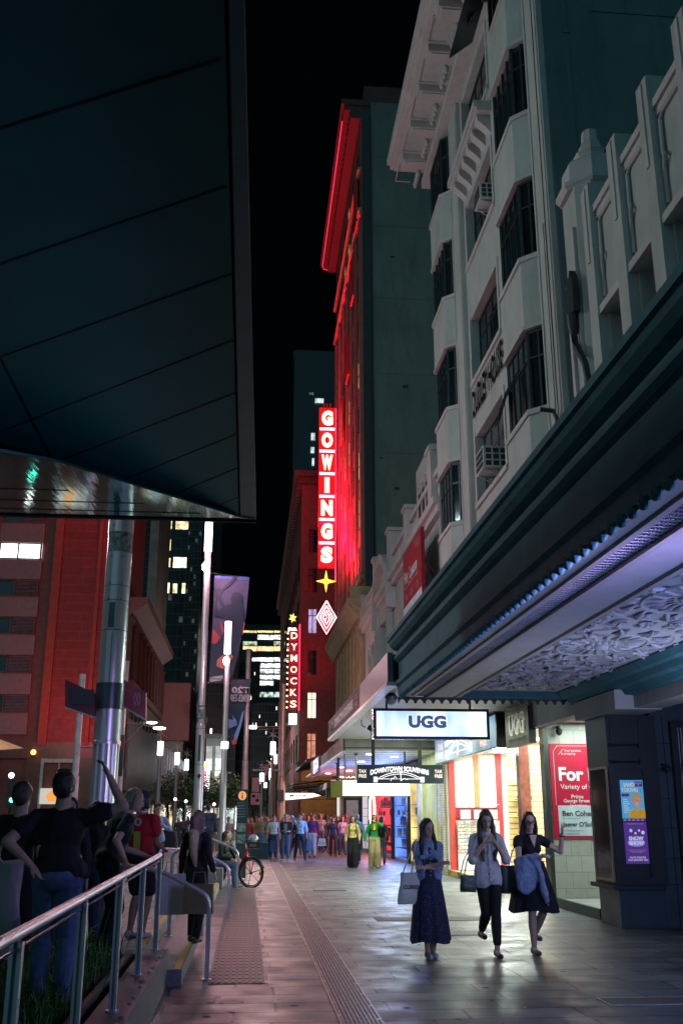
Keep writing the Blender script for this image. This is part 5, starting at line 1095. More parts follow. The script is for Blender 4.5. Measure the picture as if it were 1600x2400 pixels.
# ================= LEFT: tram shelter canopy =================
cz = 5.8
M_sof = mat('shelter_soffit_panel', (.028, .15, .16), rough=.55, spec=.15, var=.12, scale=.8, bump=.02)
cp = thing('shelter_canopy', 'huge dark angular shelter canopy overhead with a mirror-like strip at its far edge', 'canopy', (-2, 6, cz))
def cpt(px, py): v = atZ(px, py, cz); return (v.x, v.y, cz)
D1, D2 = cpt(125, 1080), cpt(566, 1214); D0 = (-3.3, 11.3, cz)
far = D2[1] + .1
MB().prism([(-.24, -4, cz), (-.24, D2[1], cz), D1, cpt(0, 1058), cpt(-700, 990), (-6.5, -4, cz)], (0, 0, .12)).build('soffit', M_sof, cp)
# upturned outer edge
MB().prism([(-.215, -4, cz), (-.16, -4, cz), (-.135, 4.3, cz), (.01, 14.06, cz), (-.215, 14.06, cz)], (0, 0, .12)).build('edge_trim', mat('edge_trim', (.03, .13, .17), rough=.45), cp)
MB().prism([(-.2395, -4, cz + .05), (-.2155, -4, cz + .05), (-.2155, 14.0, cz + .05), (-.2395, 14.0, cz + .05)], (0, 0, .1)).build('shadow_gap', M_dark, cp)
M_mir = mat('mirror_steel', (.50, .85, .85), rough=.05, metal=1, var=.05, bump=.10, bscale=2.2, stretch=(4, .3, 1))
Fl = atZ(0, 1208, cz)
def mpt(px, py):  # the mirror strip rises towards its far edge
    r = ray(px, py); k = .135; t = (cz - k * 14.1 - CAM_H) / (r[2] - k * r[1]); return Vector((r[0] * t, r[1] * t, CAM_H + r[2] * t))
E_ = [mpt(-700, 990), mpt(0, 1058), mpt(125, 1080), mpt(566, 1214), mpt(598, 1216), mpt(0, 1208), mpt(-700, 1196)]
MB().prism(E_, (0, 0, .03)).build('mirror_strip', M_mir, cp)
MB().add([tuple(E_[0]), tuple(E_[1]), tuple(E_[2]), tuple(E_[3]), cpt(566, 1214), cpt(125, 1080), cpt(0, 1058), cpt(-700, 990)], [(0, 1, 6, 7), (1, 2, 5, 6), (2, 3, 4, 5)]).build('riser', M_dark, cp)
g = MB()
for q in (.35, .62, .85):
    y_ = 11.0 + (14.05 - 11.0) * q; x1 = D1[0] + (D2[0] - D1[0]) * max(0, (y_ - D1[1]) / (D2[1] - D1[1])) - .15; zz = cz - .135 * (14.1 - y_); g.box((-7, y_, zz - .006), (x1, y_ + .02, zz - .001))
g.build('mirror_joint', M_dark, cp)
MB().box((-7, 14.13, cz - .02), (.01, 14.2, cz + .4)).build('far_edge', M_dark, cp)
J = [((80, 276), (516, 139)), ((0, 619), (531, 436)), ((0, 837), (542, 642)), ((18, 1005), (547, 797)), ((145, 1078), (553, 920)), ((287, 1126), (558, 1016)), ((401, 1161), (562, 1095)), ((497, 1190), (562, 1164))]
for a, b in J:
    A = Vector(cpt(*a)); B = Vector(cpt(*b)); d = (B - A).normalized(); 
    if a[0] < 90: A = A - d * (4 if a[0] < 1 or a[0] == 80 else 0)
    n_ = Vector((-d.y, d.x, 0)) * .011
    MB().prism([A - n_ - Vector((0, 0, .004)), B - n_ - Vector((0, 0, .004)), B + n_ - Vector((0, 0, .004)), A + n_ - Vector((0, 0, .004))], (0, 0, .0035)).build('panel_joint', M_dark, cp)
A = Vector(cpt(0, 835)); B = Vector(cpt(125, 1078)); d = (B - A).normalized(); n_ = Vector((-d.y, d.x, 0)) * .013; A = A - d * 4
MB().prism([A - n_ - Vector((0, 0, .006)), B - n_ - Vector((0, 0, .006)), B + n_ - Vector((0, 0, .006)), A + n_ - Vector((0, 0, .006))], (0, 0, .0015)).build('panel_joint', M_dark, cp)
MB().box((-7, -4, cz + .13), (-.2, 14.1, cz + .5)).build('roof', M_dark, cp)

# ================= POLES =================
M_pole = mat('pole_aluminium', (.42, .42, .44), rough=.32, metal=.55, var=.06, scale=1, bump=.03)
M_pole2 = mat('pole_grey_paint', (.34, .35, .36), rough=.4, metal=.3, var=.08)
def collar(g, x, y, z, r, h=.04): g.lathe((x, y, z), [(r, 0), (r, h)], 24)
bp = thing('multi_function_pole', 'massive fluted aluminium street pole with glass lamp section standing behind the men at the rail', 'pole', (-2.75, 20, .3))
px_, py_ = -2.74, 20.0
g = MB(); n = 48; vs = []
for zz in (.3, 2.98):
    for j in range(n): t = 2 * PI * j / n; r_ = .25 - (.018 if j % 4 in (0, 1) else 0); vs.append((px_ + r_ * math.cos(t), py_ + r_ * math.sin(t), zz))
g.add(vs, [(j, (j + 1) % n, n + (j + 1) % n, n + j) for j in range(n)]); g.build('fluted_shaft', M_pole, bp)
MB().lathe((px_, py_, 2.96), [(.27, 0), (.27, .06), (.252, .07), (.252, 3.79)], 40).build('shaft', M_pole, bp, smooth=True)
MB().lathe((px_, py_, 3.62), [(.275, 0), (.275, .50)], 40).build('dark_collar', mat('collar_dark', (.03, .05, .055), rough=.3), bp, smooth=True)
for zz in (5.15, 5.75, 6.05): g = MB(); collar(g, px_, py_, zz, .254, .012); g.build('joint', M_dark, bp)
MB().box((px_ - .004, py_ - .256, 3.3), (px_ + .004, py_ - .25, 5.1)).build('seam', M_dark, bp)
MB().box((px_ - .10, py_ - .262, 5.20), (px_ + .02, py_ - .235, 5.70)).build('screen', mat('pole_screen', (.03, .07, .08), rough=.2), bp)
MB().box((px_ - .12, py_ - .257, 5.17), (px_ + .04, py_ - .24, 5.73)).build('screen_frame', M_pole2, bp)
MB().lathe((px_, py_, 6.75), [(.245, 0), (.245, .42)], 30).build('glass_band', mat('lamp_glass', (.12, .16, .16), rough=.15, var=.7, scale=12), bp, smooth=True)
MB().lathe((px_, py_, 6.76), [(.16, 0), (.1, .3), (.18, .4)], 16).build('reflector', M_alu, bp); MB().lathe((px_, py_, 7.17), [(.255, 0), (.255, 1.2)], 30).build('top_shaft', M_pole, bp, smooth=True)
for k in range(2): 
    for zz in (7.3, 6.65, 6.1, 5.78): MB().ell((px_ - .12 + k * .24, py_ - .235, zz), (.012, .02, .012), n=6, m=4).build('bolt', M_dark, bp)
# box sign held by the collar
def pY(px, py, Y): return tuple(atY(px * 1.0204, py * 1.0204, Y))
bsg = thing('box_sign', 'dark maroon wedge-shaped box sign clamped left of the massive pole', 'sign', (-3.4, 19.6, 3.6)); MB().prism([pY(150, 1560, 19.6), pY(218, 1592, 19.6), pY(218, 1645, 19.6), pY(150, 1622, 19.6)], (0, .22, 0)).build('box', mat('box_maroon', (.10, .015, .03), rough=.4), bsg); MB().prism([pY(150, 1623, 19.58), pY(218, 1646, 19.58), pY(218, 1649, 19.58), pY(150, 1626, 19.58)], (0, .25, 0)).build('edge', mat('box_edge', (.35, .33, .22), rough=.5), bsg); MB().prism([pY(163, 1580, 19.55), pY(216, 1584, 19.55), pY(216, 1618, 19.55), pY(163, 1618, 19.55)], (0, .04, 0)).build('arm', mb_, bsg)
bs2 = thing('box_sign', 'faded red wedge-shaped box sign with pale digits right of the massive pole', 'sign', (-2.1, 20.5, 3.6)); MB().prism([pY(284, 1560, 20.4), pY(335, 1590, 20.4), pY(335, 1650, 20.4), pY(284, 1620, 20.4)], (0, .22, 0)).build('box', mat('box_faded_red', (.22, .04, .05), rough=.5, var=.25), bs2); MB().prism([pY(284, 1621, 20.38), pY(335, 1651, 20.38), pY(335, 1655, 20.38), pY(284, 1625, 20.38)], (0, .25, 0)).build('edge', MC['box_edge'], bs2); text('digits', '00', mat('faint_digit', (.40, .18, .2)), bs2, pY(315, 1605, 20.38), UX, UZ, .14, .26, bold=.02, ext=.003)

def slim_pole(name, lab, x, y, z0, z1, r0, r1, m=M_pole2, secs=()):
    t = thing(name, lab, 'street lamp' if 'lamp' in name else 'pole', (x, y, z0)); MB().lathe((x, y, z0), [(r0, 0), (r0, (z1 - z0) * .42), (r1, (z1 - z0) * .425), (r1, z1 - z0)], 20).build('shaft', m, t, smooth=True)
    MB().lathe((x, y, z0), [(r0 * 1.4, 0), (r0 * 1.4, .12), (r0, .16)], 20).build('base', m, t); return t
M_lampw = lit('lamp_white', (.92, .95, 1), 5)
# pole 2
X2, Y2 = -1.55, 32.5
p = slim_pole('street_lamp', 'tall grey lamp pole with a lit white cylinder on top, beside the cricket banner', X2, Y2, .3, 10.1, .145, .11, M_pole)
MB().lathe((X2, Y2, 10.12), [(.125, 0), (.125, 1.3)], 20).build('light_cylinder', M_lampw, p, smooth=True)
MB().ell((X2 - .06, Y2 - .16, 9.55), (.11, .10, .15)).build('spot_lamp', lit('spot_white', (1, .97, .9), 26), p); 
for zz in (4.3, 5.0, 3.2): g = MB(); collar(g, X2, Y2, zz, .148, .012); g.build('joint', M_dark, p)
MB().box((X2 - .05, Y2 - .155, 3.3), (X2 + .03, Y2 - .13, 4.1)).build('screen', MC['pole_screen'], p); MB().lathe((X2, Y2, 4.6), [(.13, 0), (.13, .3)], 18).build('glass_band', MC['lamp_glass'], p)
MB().ell((X2 + .02, Y2 - .18, 2.85), (.06, .06, .07)).build('camera', M_box, p)
# pole 3 with long tube
X3, Y3 = -.745, 31.0
p = slim_pole('street_lamp', 'slim grey lamp pole with a long white light tube in front of the cricket banner', X3, Y3, .46, 6.3, .098, .08, M_pole)
zt_ = atY(537, 1457, Y3).z; zb_ = atY(532, 1532, Y3).z; xx_ = atY(534, 1500, Y3).x
MB().lathe((xx_, Y3, zb_), [(.10, 0), (.10, zt_ - zb_)], 18).build('light_cylinder', lit('lamp_violet_white', (.80, .80, 1), 5), p, smooth=True)
MB().tube([(X3, Y3, 6.25), (xx_, Y3, zb_)], .03, 6).build('neck', M_pole, p); MB().ell((xx_ - .02, Y3 - .10, zb_ - .24), (.09, .09, .14)).build('spot_lamp', lit('spot_warm', (1, .82, .5), 30), p)
MB().lathe((X3 + .005, Y3, 3.6), [(.105, 0), (.105, .2)], 18).build('light_band', M_lampw, p)
# pole 4 pink
X4, Y4 = -.2, 60.0
p = slim_pole('traffic_pole', 'pink-lit tapered steel mast behind the information pillar', X4, Y4, 0, 11.3, .19, .145, mat('pink_lit_pole', (.5, .40, .42), rough=.4, metal=.3))  # pink of the street light put into the pole's colour
# pole 5 signal mast with arms
X5, Y5 = 1.92, 59.0
m_cp = mat('copper_lit_pole', (.5, .32, .26), rough=.4, metal=.3)
p = slim_pole('traffic_pole', 'orange-brown signal mast with two sideways arms over the crossing', X5, Y5, 0, 9.1, .19, .13, m_cp)
zA = atY(660, 1702, Y5).z; zB = atY(660, 1805, Y5).z; xa = atY(595, 1702, Y5).x; xb = atY(592, 1805, Y5).x
MB().tube([(X5, Y5, zA), (xa, Y5, zA - .05)], .05, 6).tube([(X5, Y5, zA - .12), (xa + .3, Y5, zA - .2)], .03, 6).build('arm', m_cp, p); MB().tube([(X5, Y5, zB), (xb, Y5, zB)], .07, 6).build('arm', M_pole2, p); MB().box((xa - .25, Y5 - .1, zA - .15), (xa + .15, Y5 + .1, zA + .02)).build('lamp_head', lit('head_glow', (.95, 1, .95), 10), p)
MB().box((X5 - .25, Y5 - .3, 2.5), (X5 + .1, Y5 - .1, 3.1)).build('signal_head', M_box, p)
# pole 6 signal mast at left with red light and arm
X6, Y6 = atZ(275, 1965, 0).x, 52.0
x6 = atY(281, 1800, 52).x
p = slim_pole('traffic_pole', 'pale signal mast with a long lamp arm just right of the massive pole', x6, 52, 0, 9.3, .19, .15, M_pole2)
za = atY(281, 1692, 52).z; xe = atY(370, 1700, 52).x
MB().tube([(x6, 52, za), (xe, 52, za - .25)], .05, 6).tube([(x6, 52, za - 1.2), (x6 + (xe - x6) * .55, 52, za - .18)], .03, 6).build('arm', m_cp, p)
MB().ell((xe + .1, 52, za - .3), (.32, .2, .07)).build('lamp_head', lit('head_warm', (1, .93, .7), 12), p); MB().ell((xe - .35, 52.5, za + .02), (.28, .2, .06)).build('lamp_head', MC['head_glow'], p)
sg = thing('traffic_light', 'traffic light showing red on the pale mast right of the massive pole', 'traffic light', (x6 - .3, 51.7, 3)); sx = atY(281, 1738, 51.6)
MB().box((sx.x - .32, 51.6, 3.55), (sx.x + .22, 51.8, 5.0 + .55)).build('housing', M_box, sg); MB().ell((sx.x - .12, 51.55, 5.1), (.17, .08, .17)).build('red_lens', lit('red_lens', (1, .02, .04), 22), sg)
MB().ell((sx.x - .12, 51.6, 4.5), (.16, .03, .16)).build('dark_lens', M_dark, sg); MB().ell((sx.x - .12, 51.6, 3.95), (.16, .03, .16)).build('dark_lens', M_dark, sg)
x7 = atY(178, 1800, 48).x
p = slim_pole('traffic_pole', 'pale mast left of the massive pole with a short side arm and street-name plate', x7, 48, 0, atY(190, 1580, 48).z, .19, .15, mat('pink_white_pole', (.55, .48, .5), rough=.4)); zq = atY(180, 1752, 48).z
MB().tube([(x7, 48, zq), (atY(230, 1752, 48).x, 48, zq)], .06, 6).build('arm', M_pole2, p)
sn = thing('street_name_plate', 'dark street-name plate reading Market St seen just above the tall man', 'sign', (x7 - .8, 47.9, 2.5)); q = atY(148, 1812, 47.9)
MB().box((q.x - .36, 47.9, q.z - .18), (q.x + .34, 47.95, q.z + .14)).build('plate', M_box, sn); text('lettering', 'Market St', mat('plate_white', (.7, .7, .7), emit=(.7, .7, .7), estr=.6), sn, (q.x, 47.89, q.z), UX, UZ, .56, .15, ext=.003)
# distant lamp standards down both sides: white tube with a star on top
def star_lamp(lab, px, ptop, ph, Y, grp='far lamp standards topped with stars', c=M_lampw, copper=False):
    v = atY(px, ptop, Y); h = v.z - atY(px, ptop + ph, Y).z; r = .13
    t = thing('street_lamp', lab, 'street lamp', (v.x, Y, 0), grp); MB().lathe((v.x, Y, 0), [(.17, 0), (.15, 3), (.11, v.z - h)], 12).build('shaft', m_cp if copper else M_pole2, t, smooth=True)
    MB().lathe((v.x, Y, v.z - h), [(.19, 0), (.19, h)], 12).build('light_cylinder', c, t); g = MB()
    for k in range(6): a = PI / 3 * k + .5; g.tube([(v.x, Y, v.z + .55), (v.x + .55 * math.cos(a), Y + .1 * math.sin(k), v.z + .55 + .55 * math.sin(a))], [.07, .015], 5)
    g.box((v.x - .03, Y - .03, v.z), (v.x + .03, Y + .03, v.z + .5)); g.build('star', mat('star_pinkish', (.55, .35, .35), rough=.4, emit=(.5, .3, .3), estr=.02), t); return t
star_lamp('star-topped lamp standard nearest the fluted facade on the left', 377, 1738, 32, 70); star_lamp('star-topped lamp standard left of the camera pole, taller of two', 416, 1764, 28, 82); star_lamp('star-topped lamp standard just left of the camera pole, shorter of two', 438, 1780, 25, 95)
star_lamp('copper star-topped lamp standard left of the signal mast', 640, 1739, 30, 78, copper=True)
star_lamp('lamp tube directly behind the copper star lamp', 645, 1768, 22, 96, copper=True); star_lamp('slim lamp tube left of the hanging pink banners', 614, 1812, 19, 88); star_lamp('smaller lamp tube between the pink banners and the copper lamp', 635, 1802, 20, 104)
star_lamp('faint far lamp tube beside the pink banners', 622, 1834, 12, 130)
for k, (px, py, Y) in enumerate(((638, 1779, 100), (613, 1836, 110), (634, 1826, 120), (638, 1864, 120), (416, 1779, 100), (411, 1873, 62), (436, 1878, 70), (640, 1877, 128), (502, 1885, 90))):
    v = atY(px, py, Y); t = thing('globe_lamp', ['small round lamp glowing above the crossing', 'small round lamp under the slim lamp tube', 'small round lamp by the copper pole', 'low round lamp by the signal mast', 'small round lamp under the second star lamp', 'low round lamp on a pink post, left one', 'low round lamp on a pink post, right one', 'low round lamp over the crowd', 'low round lamp behind the pale pole'][k], 'lamp', (v.x, Y, 0)); s = Y / 100 * .14
    MB().ell(v, (s, s, s), n=10, m=8).build('globe', lit('globe_glow', (1, .97, .9), 5), t); MB().tube([(v.x, Y, 0), (v.x, Y, v.z - s * .9)], .06, 6).build('post', M_pole2, t)
# ---- banners ----
bn = thing('street_banner', 'long blue and violet street banner with a batsman silhouette hanging from the lamp pole', 'banner', (-.9, 33, 6)); YB = 33.2
M_b1 = mat('banner_violet', (.05, .052, .11), rough=.7, var=.06); M_b2 = mat('banner_navy', (.006, .016, .042), rough=.6, var=.1); M_b3 = mat('banner_red', (.42, .04, .05), rough=.6)
def bp_(pts, dy=0): return [tuple(atY(480 + x * .15726, 1330 + y * .15731, YB - dy)) for x, y in pts]
def bprism(m, pts, name, dy, o=bn): MB().prism(bp_(pts, dy), (0, .012, 0)).build(name, m, o)
bprism(M_b1, [(145, 120), (665, 145), (615, 720), (560, 1000), (520, 1200), (400, 1640), (370, 1700), (60, 1725), (100, 1100), (125, 700)], 'cloth', 0)
bprism(mat('banner_top', (.04, .08, .3), rough=.6), [(145, 120), (665, 145), (662, 190), (145, 160)], 'top_band', .02)
bprism(M_b2, [(495, 130), (430, 130), (395, 190), (250, 320), (215, 305), (165, 325), (145, 380), (170, 450), (150, 520), (145, 690), (165, 725), (235, 735), (275, 765), (315, 725), (312, 820), (300, 960), (230, 1040), (160, 1140), (100, 1150), (62, 1725), (370, 1700), (420, 1600), (520, 1200), (555, 940), (585, 700), (570, 600), (550, 560), (565, 490), (555, 420), (520, 375), (450, 368), (410, 400), (395, 455), (378, 460), (400, 500), (405, 545), (330, 560), (300, 570), (265, 500), (240, 410), (270, 380), (265, 345), (350, 290), (420, 220)], 'batsman_silhouette', .04)
bprism(M_b1, [(188, 470), (215, 520), (255, 605), (240, 620), (200, 645), (182, 560)], 'cloth_gap', .06)
bprism(M_b3, [(125, 905), (240, 1045), (170, 1135), (108, 1130)], 'red_flash', .06); bprism(M_b3, [(585, 800), (555, 980), (568, 1000), (600, 820)], 'red_flash', .06); bprism(M_b3, [(225, 800), (290, 900), (285, 1000), (250, 960)], 'red_flash', .06)
bprism(mat('banner_salmon', (.55, .14, .12), rough=.6), [(290, 1290), (190, 1370), (170, 1470), (280, 1510), (380, 1400), (425, 1330), (390, 1290)], 'red_glove', .06); bprism(MC['banner_salmon'], [(300, 1600), (375, 1600), (365, 1670), (310, 1670)], 'red_patch', .06)
bprism(mat('banner_pale', (.4, .38, .42), rough=.6), [(80, 1635), (270, 1605), (272, 1660), (240, 1685), (78, 1705)], 'pale_strip', .06)
q = bp_([(175, 1658)], .08)[0]; text('lettering', 'moonlight', mat('ink_dark', (.03, .03, .06)), bn, q, (-1, 0, .05), UZ, .55, .09, bold=.02, ext=.004)
q = atY(487, 1600, YB); MB().tube([(q.x, YB, q.z), (q.x + .9, YB, q.z)], .02, 5).build('banner_arm', m_cp, bn); q = atY(500, 1349, YB); MB().tube([(X2, YB, q.z + .1), (q.x + 1.25, YB, q.z - .05)], .02, 5).build('banner_arm', M_box, bn)
b2 = thing('street_banner', 'narrow navy street banner with mirrored lettering and blue spikes, beyond the batsman banner', 'banner', (-.3, 31.6, 3)); YB = 31.6
bprism(M_b2, [(395, 1670), (690, 1660), (660, 1840), (620, 2050), (540, 2352), (480, 2600), (430, 2650), (400, 2600), (355, 2260), (370, 2000)], 'cloth', 0, b2)
for pts in ([(355, 2260), (430, 2270), (400, 2180), (470, 2280), (480, 2352), (360, 2400)], [(560, 2150), (590, 2130), (545, 2352), (470, 2600), (430, 2640), (440, 2500), (510, 2330)]): bprism(mat('banner_blue', (.16, .22, .5), rough=.6), pts, 'blue_spike', .03, b2)
bprism(M_b3, [(400, 2570), (480, 2560), (470, 2630), (405, 2640)], 'red_tip', .05, b2)
MX = (-1, 0, 0)
for s, yy_, h_, c_, w_ in (('T20', 1825, .26, 'banner_pale', .62), ("MEN'S T20", 1920, .17, 'banner_pale', .72), ('WORLD CUP', 1965, .17, 'banner_pale', .72)):
    q = bp_([(535, yy_)], .06)[0]; text('lettering', s, MC[c_], b2, q, MX, UZ, w_ * .88, h_ * .75, bold=.03, ext=.004)
bprism(M_b3, [(528, 1752), (542, 1770), (558, 1750), (555, 1795), (530, 1795)], 'red_emblem', .05, b2)
q = atY(545, 1592, YB); MB().tube([(X3, YB, q.z), (q.x + .58, YB, q.z)], .018, 5).build('banner_arm', M_box, b2)
for k, (pa, pb_, pc_, pd_) in enumerate(((591, 1822, 607, 1856), (588, 1858, 609, 1886), (620, 1796, 631, 1818))):
    A = atY(pa, pb_, 75); B = atY(pc_, pd_, 75); t = thing('small_banner', ['upper of two pink banners stacked beside the signal mast', 'lower pink banner with two dark blots', 'small pink banner higher up near the far lamps'][k], 'banner', (A.x, 75, B.z), 'pink street banners'); MB().box((A.x, 75, B.z), (B.x, 75.04, A.z)).build('cloth', mat('pink_cloth', (.75, .30, .34), rough=.6, emit=(.5, .2, .24), estr=.25, var=.2), t); MB().tube([(A.x - .1, 75.05, A.z), (B.x + .1, 75.05, A.z)], .03, 5).build('rod', M_box, t)
    if k == 1: 
        for q in (.3, .7): MB().ell((A.x + (B.x - A.x) * q, 74.98, B.z + .3 + .3 * (q < .5)), (.12, .02, .10)).build('dark_blot', M_dark, t)

# ================= LEFT BUILDINGS =================
def litm(k):
    return [lit('win_cool', (.85, 1, .95), 1.0, var=.6, scale=1.2), lit('win_warm', (1, .78, .4), 1.1, var=.7, scale=1.5), lit('win_dim', (.5, .7, .6), .35, var=.8, scale=1.0)][k]
lb = thing('red_lit_office', 'red-lit office block with ribbed pink spandrels, louvred windows and a crimson tiled panel', 'building', (-20, 80, 0)); YL = 80.
def lp(px, py): v = atY(px, py, YL); return v.x, v.z
zlev = [atY(100, y_ * 1.0204, YL).z for y_ in (1168, 1246, 1332, 1418, 1506, 1595, 1672)]
xL = -30; xa = lp(112, 1500)[0]; xb_ = lp(136, 1500)[0]; xc = lp(252, 1500)[0]
M_pinkrib = mat('ribbed_pink_panel', (.34, .20, .21), rough=.6, var=.1); M_rt = mat('maroon_frame', (.20, .07, .06), rough=.6)
M_crim = brick_mat('crimson_tile', (.36, .018, .02), (.30, .014, .016), (.40, .045, .04), 2.4, .75, .03, rough=.45, axes='xz', bump=.1)
MB().box((xa, YL, 6.9), (xc, YL + .3, 36)).build('tiled_panel', M_crim, lb)
MB().box((xa - .05, YL - .25, 6.9), (xa + .6, YL - .001, 36)).box((xc - 1.2, YL - .2, 6.9), (xc - .9, YL - .001, 36)).build('panel_fin', mat('red_fin', (.45, .05, .03), rough=.5), lb)
MB().box((xL, YL + .31, 0), (xc + .3, YL + 20, 36)).build('body', M_rt, lb)
for i, z_ in enumerate([35] + zlev):
    pass
H3 = (zlev[1] - zlev[-2]) / 4
for i in range(9):
    zt_ = zlev[1] + H3 * 2 - i * H3 + 0
    if zt_ < 8: break
    MB().box((xL, YL + .05, zt_ - H3), (xa - 1.0, YL + .29, zt_ - H3 * .47)).build('spandrel', M_pinkrib, lb)
    g = MB(); x_ = xL
    while x_ < xa - 1.05: g.box((x_, YL + .0, zt_ - H3 + .03), (x_ + .12, YL + .049, zt_ - H3 * .49)); x_ += .28
    g.build('spandrel_ribs', M_pinkrib, lb)
    for k in range(5):
        x0 = xa - 1.1 - k * 3.6; 
        gl_ = lit('win_bright', (.9, 1, .97), 3.5, var=.5, scale=1.2) if i == 2 else M_glass
        f = MB().box((x0 - 3.4, YL + .02, zt_ - H3 * .46), (x0 - 3.25, YL + .2, zt_ - .05)).box((x0 - 1.9, YL + .05, zt_ - H3 * .46), (x0 - 1.8, YL + .2, zt_ - .05)).box((x0 - .12, YL + .05, zt_ - H3 * .46), (x0, YL + .2, zt_ - .05)).box((x0 - 3.25, YL + .05, zt_ - .12), (x0 - .12, YL + .15, zt_ - .05)).build('window', M_rt, lb)
        MB().box((x0 - 3.3, YL + .22, zt_ - H3 * .46), (x0, YL + .25, zt_ - .05)).build('pane', gl_, f)
        if i != 2:
            g = MB()
            for q in range(12): g.box((x0 - 1.75, YL + .06, zt_ - H3 * .45 + q * H3 * .036), (x0 - .14, YL + .12, zt_ - H3 * .45 + q * H3 * .036 + .05))
            g.build('louvre', mat('louvre_mauve', (.22, .14, .16), rough=.5), f)
    MB().box((xL, YL - .05, zt_ - H3 * .47), (xa - 1.0, YL + .04, zt_ - H3 * .46 + .06)).build('string_course', M_rt, lb)
for k in range(4): MB().box((xa - 4.75 - k * 3.6, YL - .12, 6.9), (xa - 4.5 - k * 3.6, YL + .0, 36)).build('mullion', M_rt, lb)
M_brown = mat('brown_granite', (.13, .055, .035), rough=.3, var=.3, scale=3)
MB().box((xL, YL - .1, 5.9), (xc + .6, YL + .3, 7.1)).box((lp(62, 1800)[0], YL - .1, 0), (lp(96, 1800)[0], YL + .3, 5.9)).box((lp(172, 1800)[0], YL - .1, 0), (xc + .6, YL + .3, 5.9)).build('granite_base', M_brown, lb)
A = lp(98, 1730); B = lp(172, 1950)
MB().box((A[0], YL + 1.8, 0), (B[0], YL + 1.9, 5.9)).build('shop_glow', lit('aqua_glow', (.45, .9, .85), .8, var=.8, scale=.5), lb)
g = MB().box((A[0], YL - .06, 5.6), (B[0], YL, 5.9)).box((A[0], YL - .06, 0), (A[0] + .35, YL, 5.6)).box((B[0] - .12, YL - .06, 0), (B[0], YL, 5.6))
for z_ in (1.7, 3.4): g.box((A[0] + .35, YL - .04, z_), (B[0] - .12, YL, z_ + .08))
g.box(((A[0] + B[0]) / 2, YL - .04, 0), ((A[0] + B[0]) / 2 + .08, YL, 5.6)); g.build('shopfront_frame', mat('mint_frame', (.45, .6, .55), rough=.4, emit=(.45, .65, .6), estr=.35), lb)
rq = random.Random(5)
for k in range(9): x_ = A[0] + .7 + k * .28; MB().box((x_, YL + .9, 2.6 + rq.uniform(0, .5)), (x_ + .10, YL + 1.0, 4.3 + rq.uniform(0, .7))).build('hanging_strip', lit('strip%d' % (k % 3), [(.9, .5, .45), (.9, .7, .4), (.7, .9, .9)][k % 3], .9), lb)
MB().box((xL, YL + 1.5, 0), (lp(62, 1800)[0], YL + 1.6, 5.9)).build('shop_glow', lit('olive_glow', (.35, .42, .25), .45, var=.95, scale=.7), lb)
for k in range(6): MB().box((xL + k * 2.2, YL - .02, 0), (xL + k * 2.2 + .12, YL + .05, 5.9)).build('mullion', M_steel, lb)
t = thing('shop_sign', 'white shop sign with an orange diamond and the letters Co behind the tall man', 'sign', (-17, YL - .4, 1.7)); A = atY(94, 1865, YL - .4)
MB().box((A.x, YL - .4, A.z - .6), (A.x + 2.6, YL - .3, A.z + .55)).build('board', lit('sign_cream_lit', (.8, .75, .65), .7), t); MB().prism([(A.x + .9 + .5 * a, YL - .42, A.z + .45 * b) for a, b in ((0, 1), (1, 0), (.4, -1), (-.4, -1), (-1, 0))], (0, .01, 0)).build('orange_mark', lit('orange_mark', (1, .35, .03), 1), t); text('lettering', 'Co', M_bk, t, (A.x + 1.95, YL - .42, A.z - .05), UX, UZ, .9, .6, bold=.05, ext=.005)
t = thing('umbrella', 'cream lit parasol canopy at the left edge in front of the red-lit block', 'umbrella', (-17.5, 70, 0)); A = atY(0, 1735, 70); B = atY(58, 1752, 70)
MB().add([(A.x - 1.5, 70, A.z + .6), (B.x, 70, B.z - .05), (B.x - 1.2, 68.5, B.z - .25), (A.x - 3, 68.2, A.z - .5), (A.x - 4, 71, A.z - .3)], [(0, 1, 2), (0, 2, 3), (0, 3, 4), (0, 4, 1)]).build('canopy', mat('cream_canvas', (.7, .6, .38), rough=.7, emit=(.7, .55, .3), estr=.25), t); MB().tube([(A.x - 1.5, 70, 0), (A.x - 1.5, 70, A.z + .5)], .05, 6).build('pole', M_alu, t)
t = thing('round_wall_lamp', 'small orange lamp glowing on the brown granite pier', 'lamp', (-17, YL - .3, 3.5)); A = atY(79, 1763, YL - .2); MB().ell(A, (.2, .12, .2)).build('lens', lit('orange_lamp', (1, .4, .08), 5), t); MB().lathe((A.x, A.y, A.z - .3), [(.05, 0), (.12, .1)], 10).build('holder', mb_, t)
tl = thing('traffic_light', 'small traffic light showing green at the left edge near the men', 'traffic light', (-14, 60, 1)); A = atY(26, 1860, 60); MB().box((A.x - .22, 60, A.z - .75), (A.x + .22, 60.2, A.z + .7)).build('housing', M_box, tl); MB().ell((A.x + .08, 59.97, A.z - .1 - .25), (.13, .05, .13)).build('green_lens', lit('green_lens', (.1, 1, .7), 6), tl); MB().ell((A.x - .05, 59.97, A.z + 1.0), (.16, .1, .16)).build('lamp', MC['globe_glow'], tl); MB().tube([(A.x, 60.1, 0), (A.x, 60.1, A.z + .8)], .07, 6).build('post', mb_, tl)

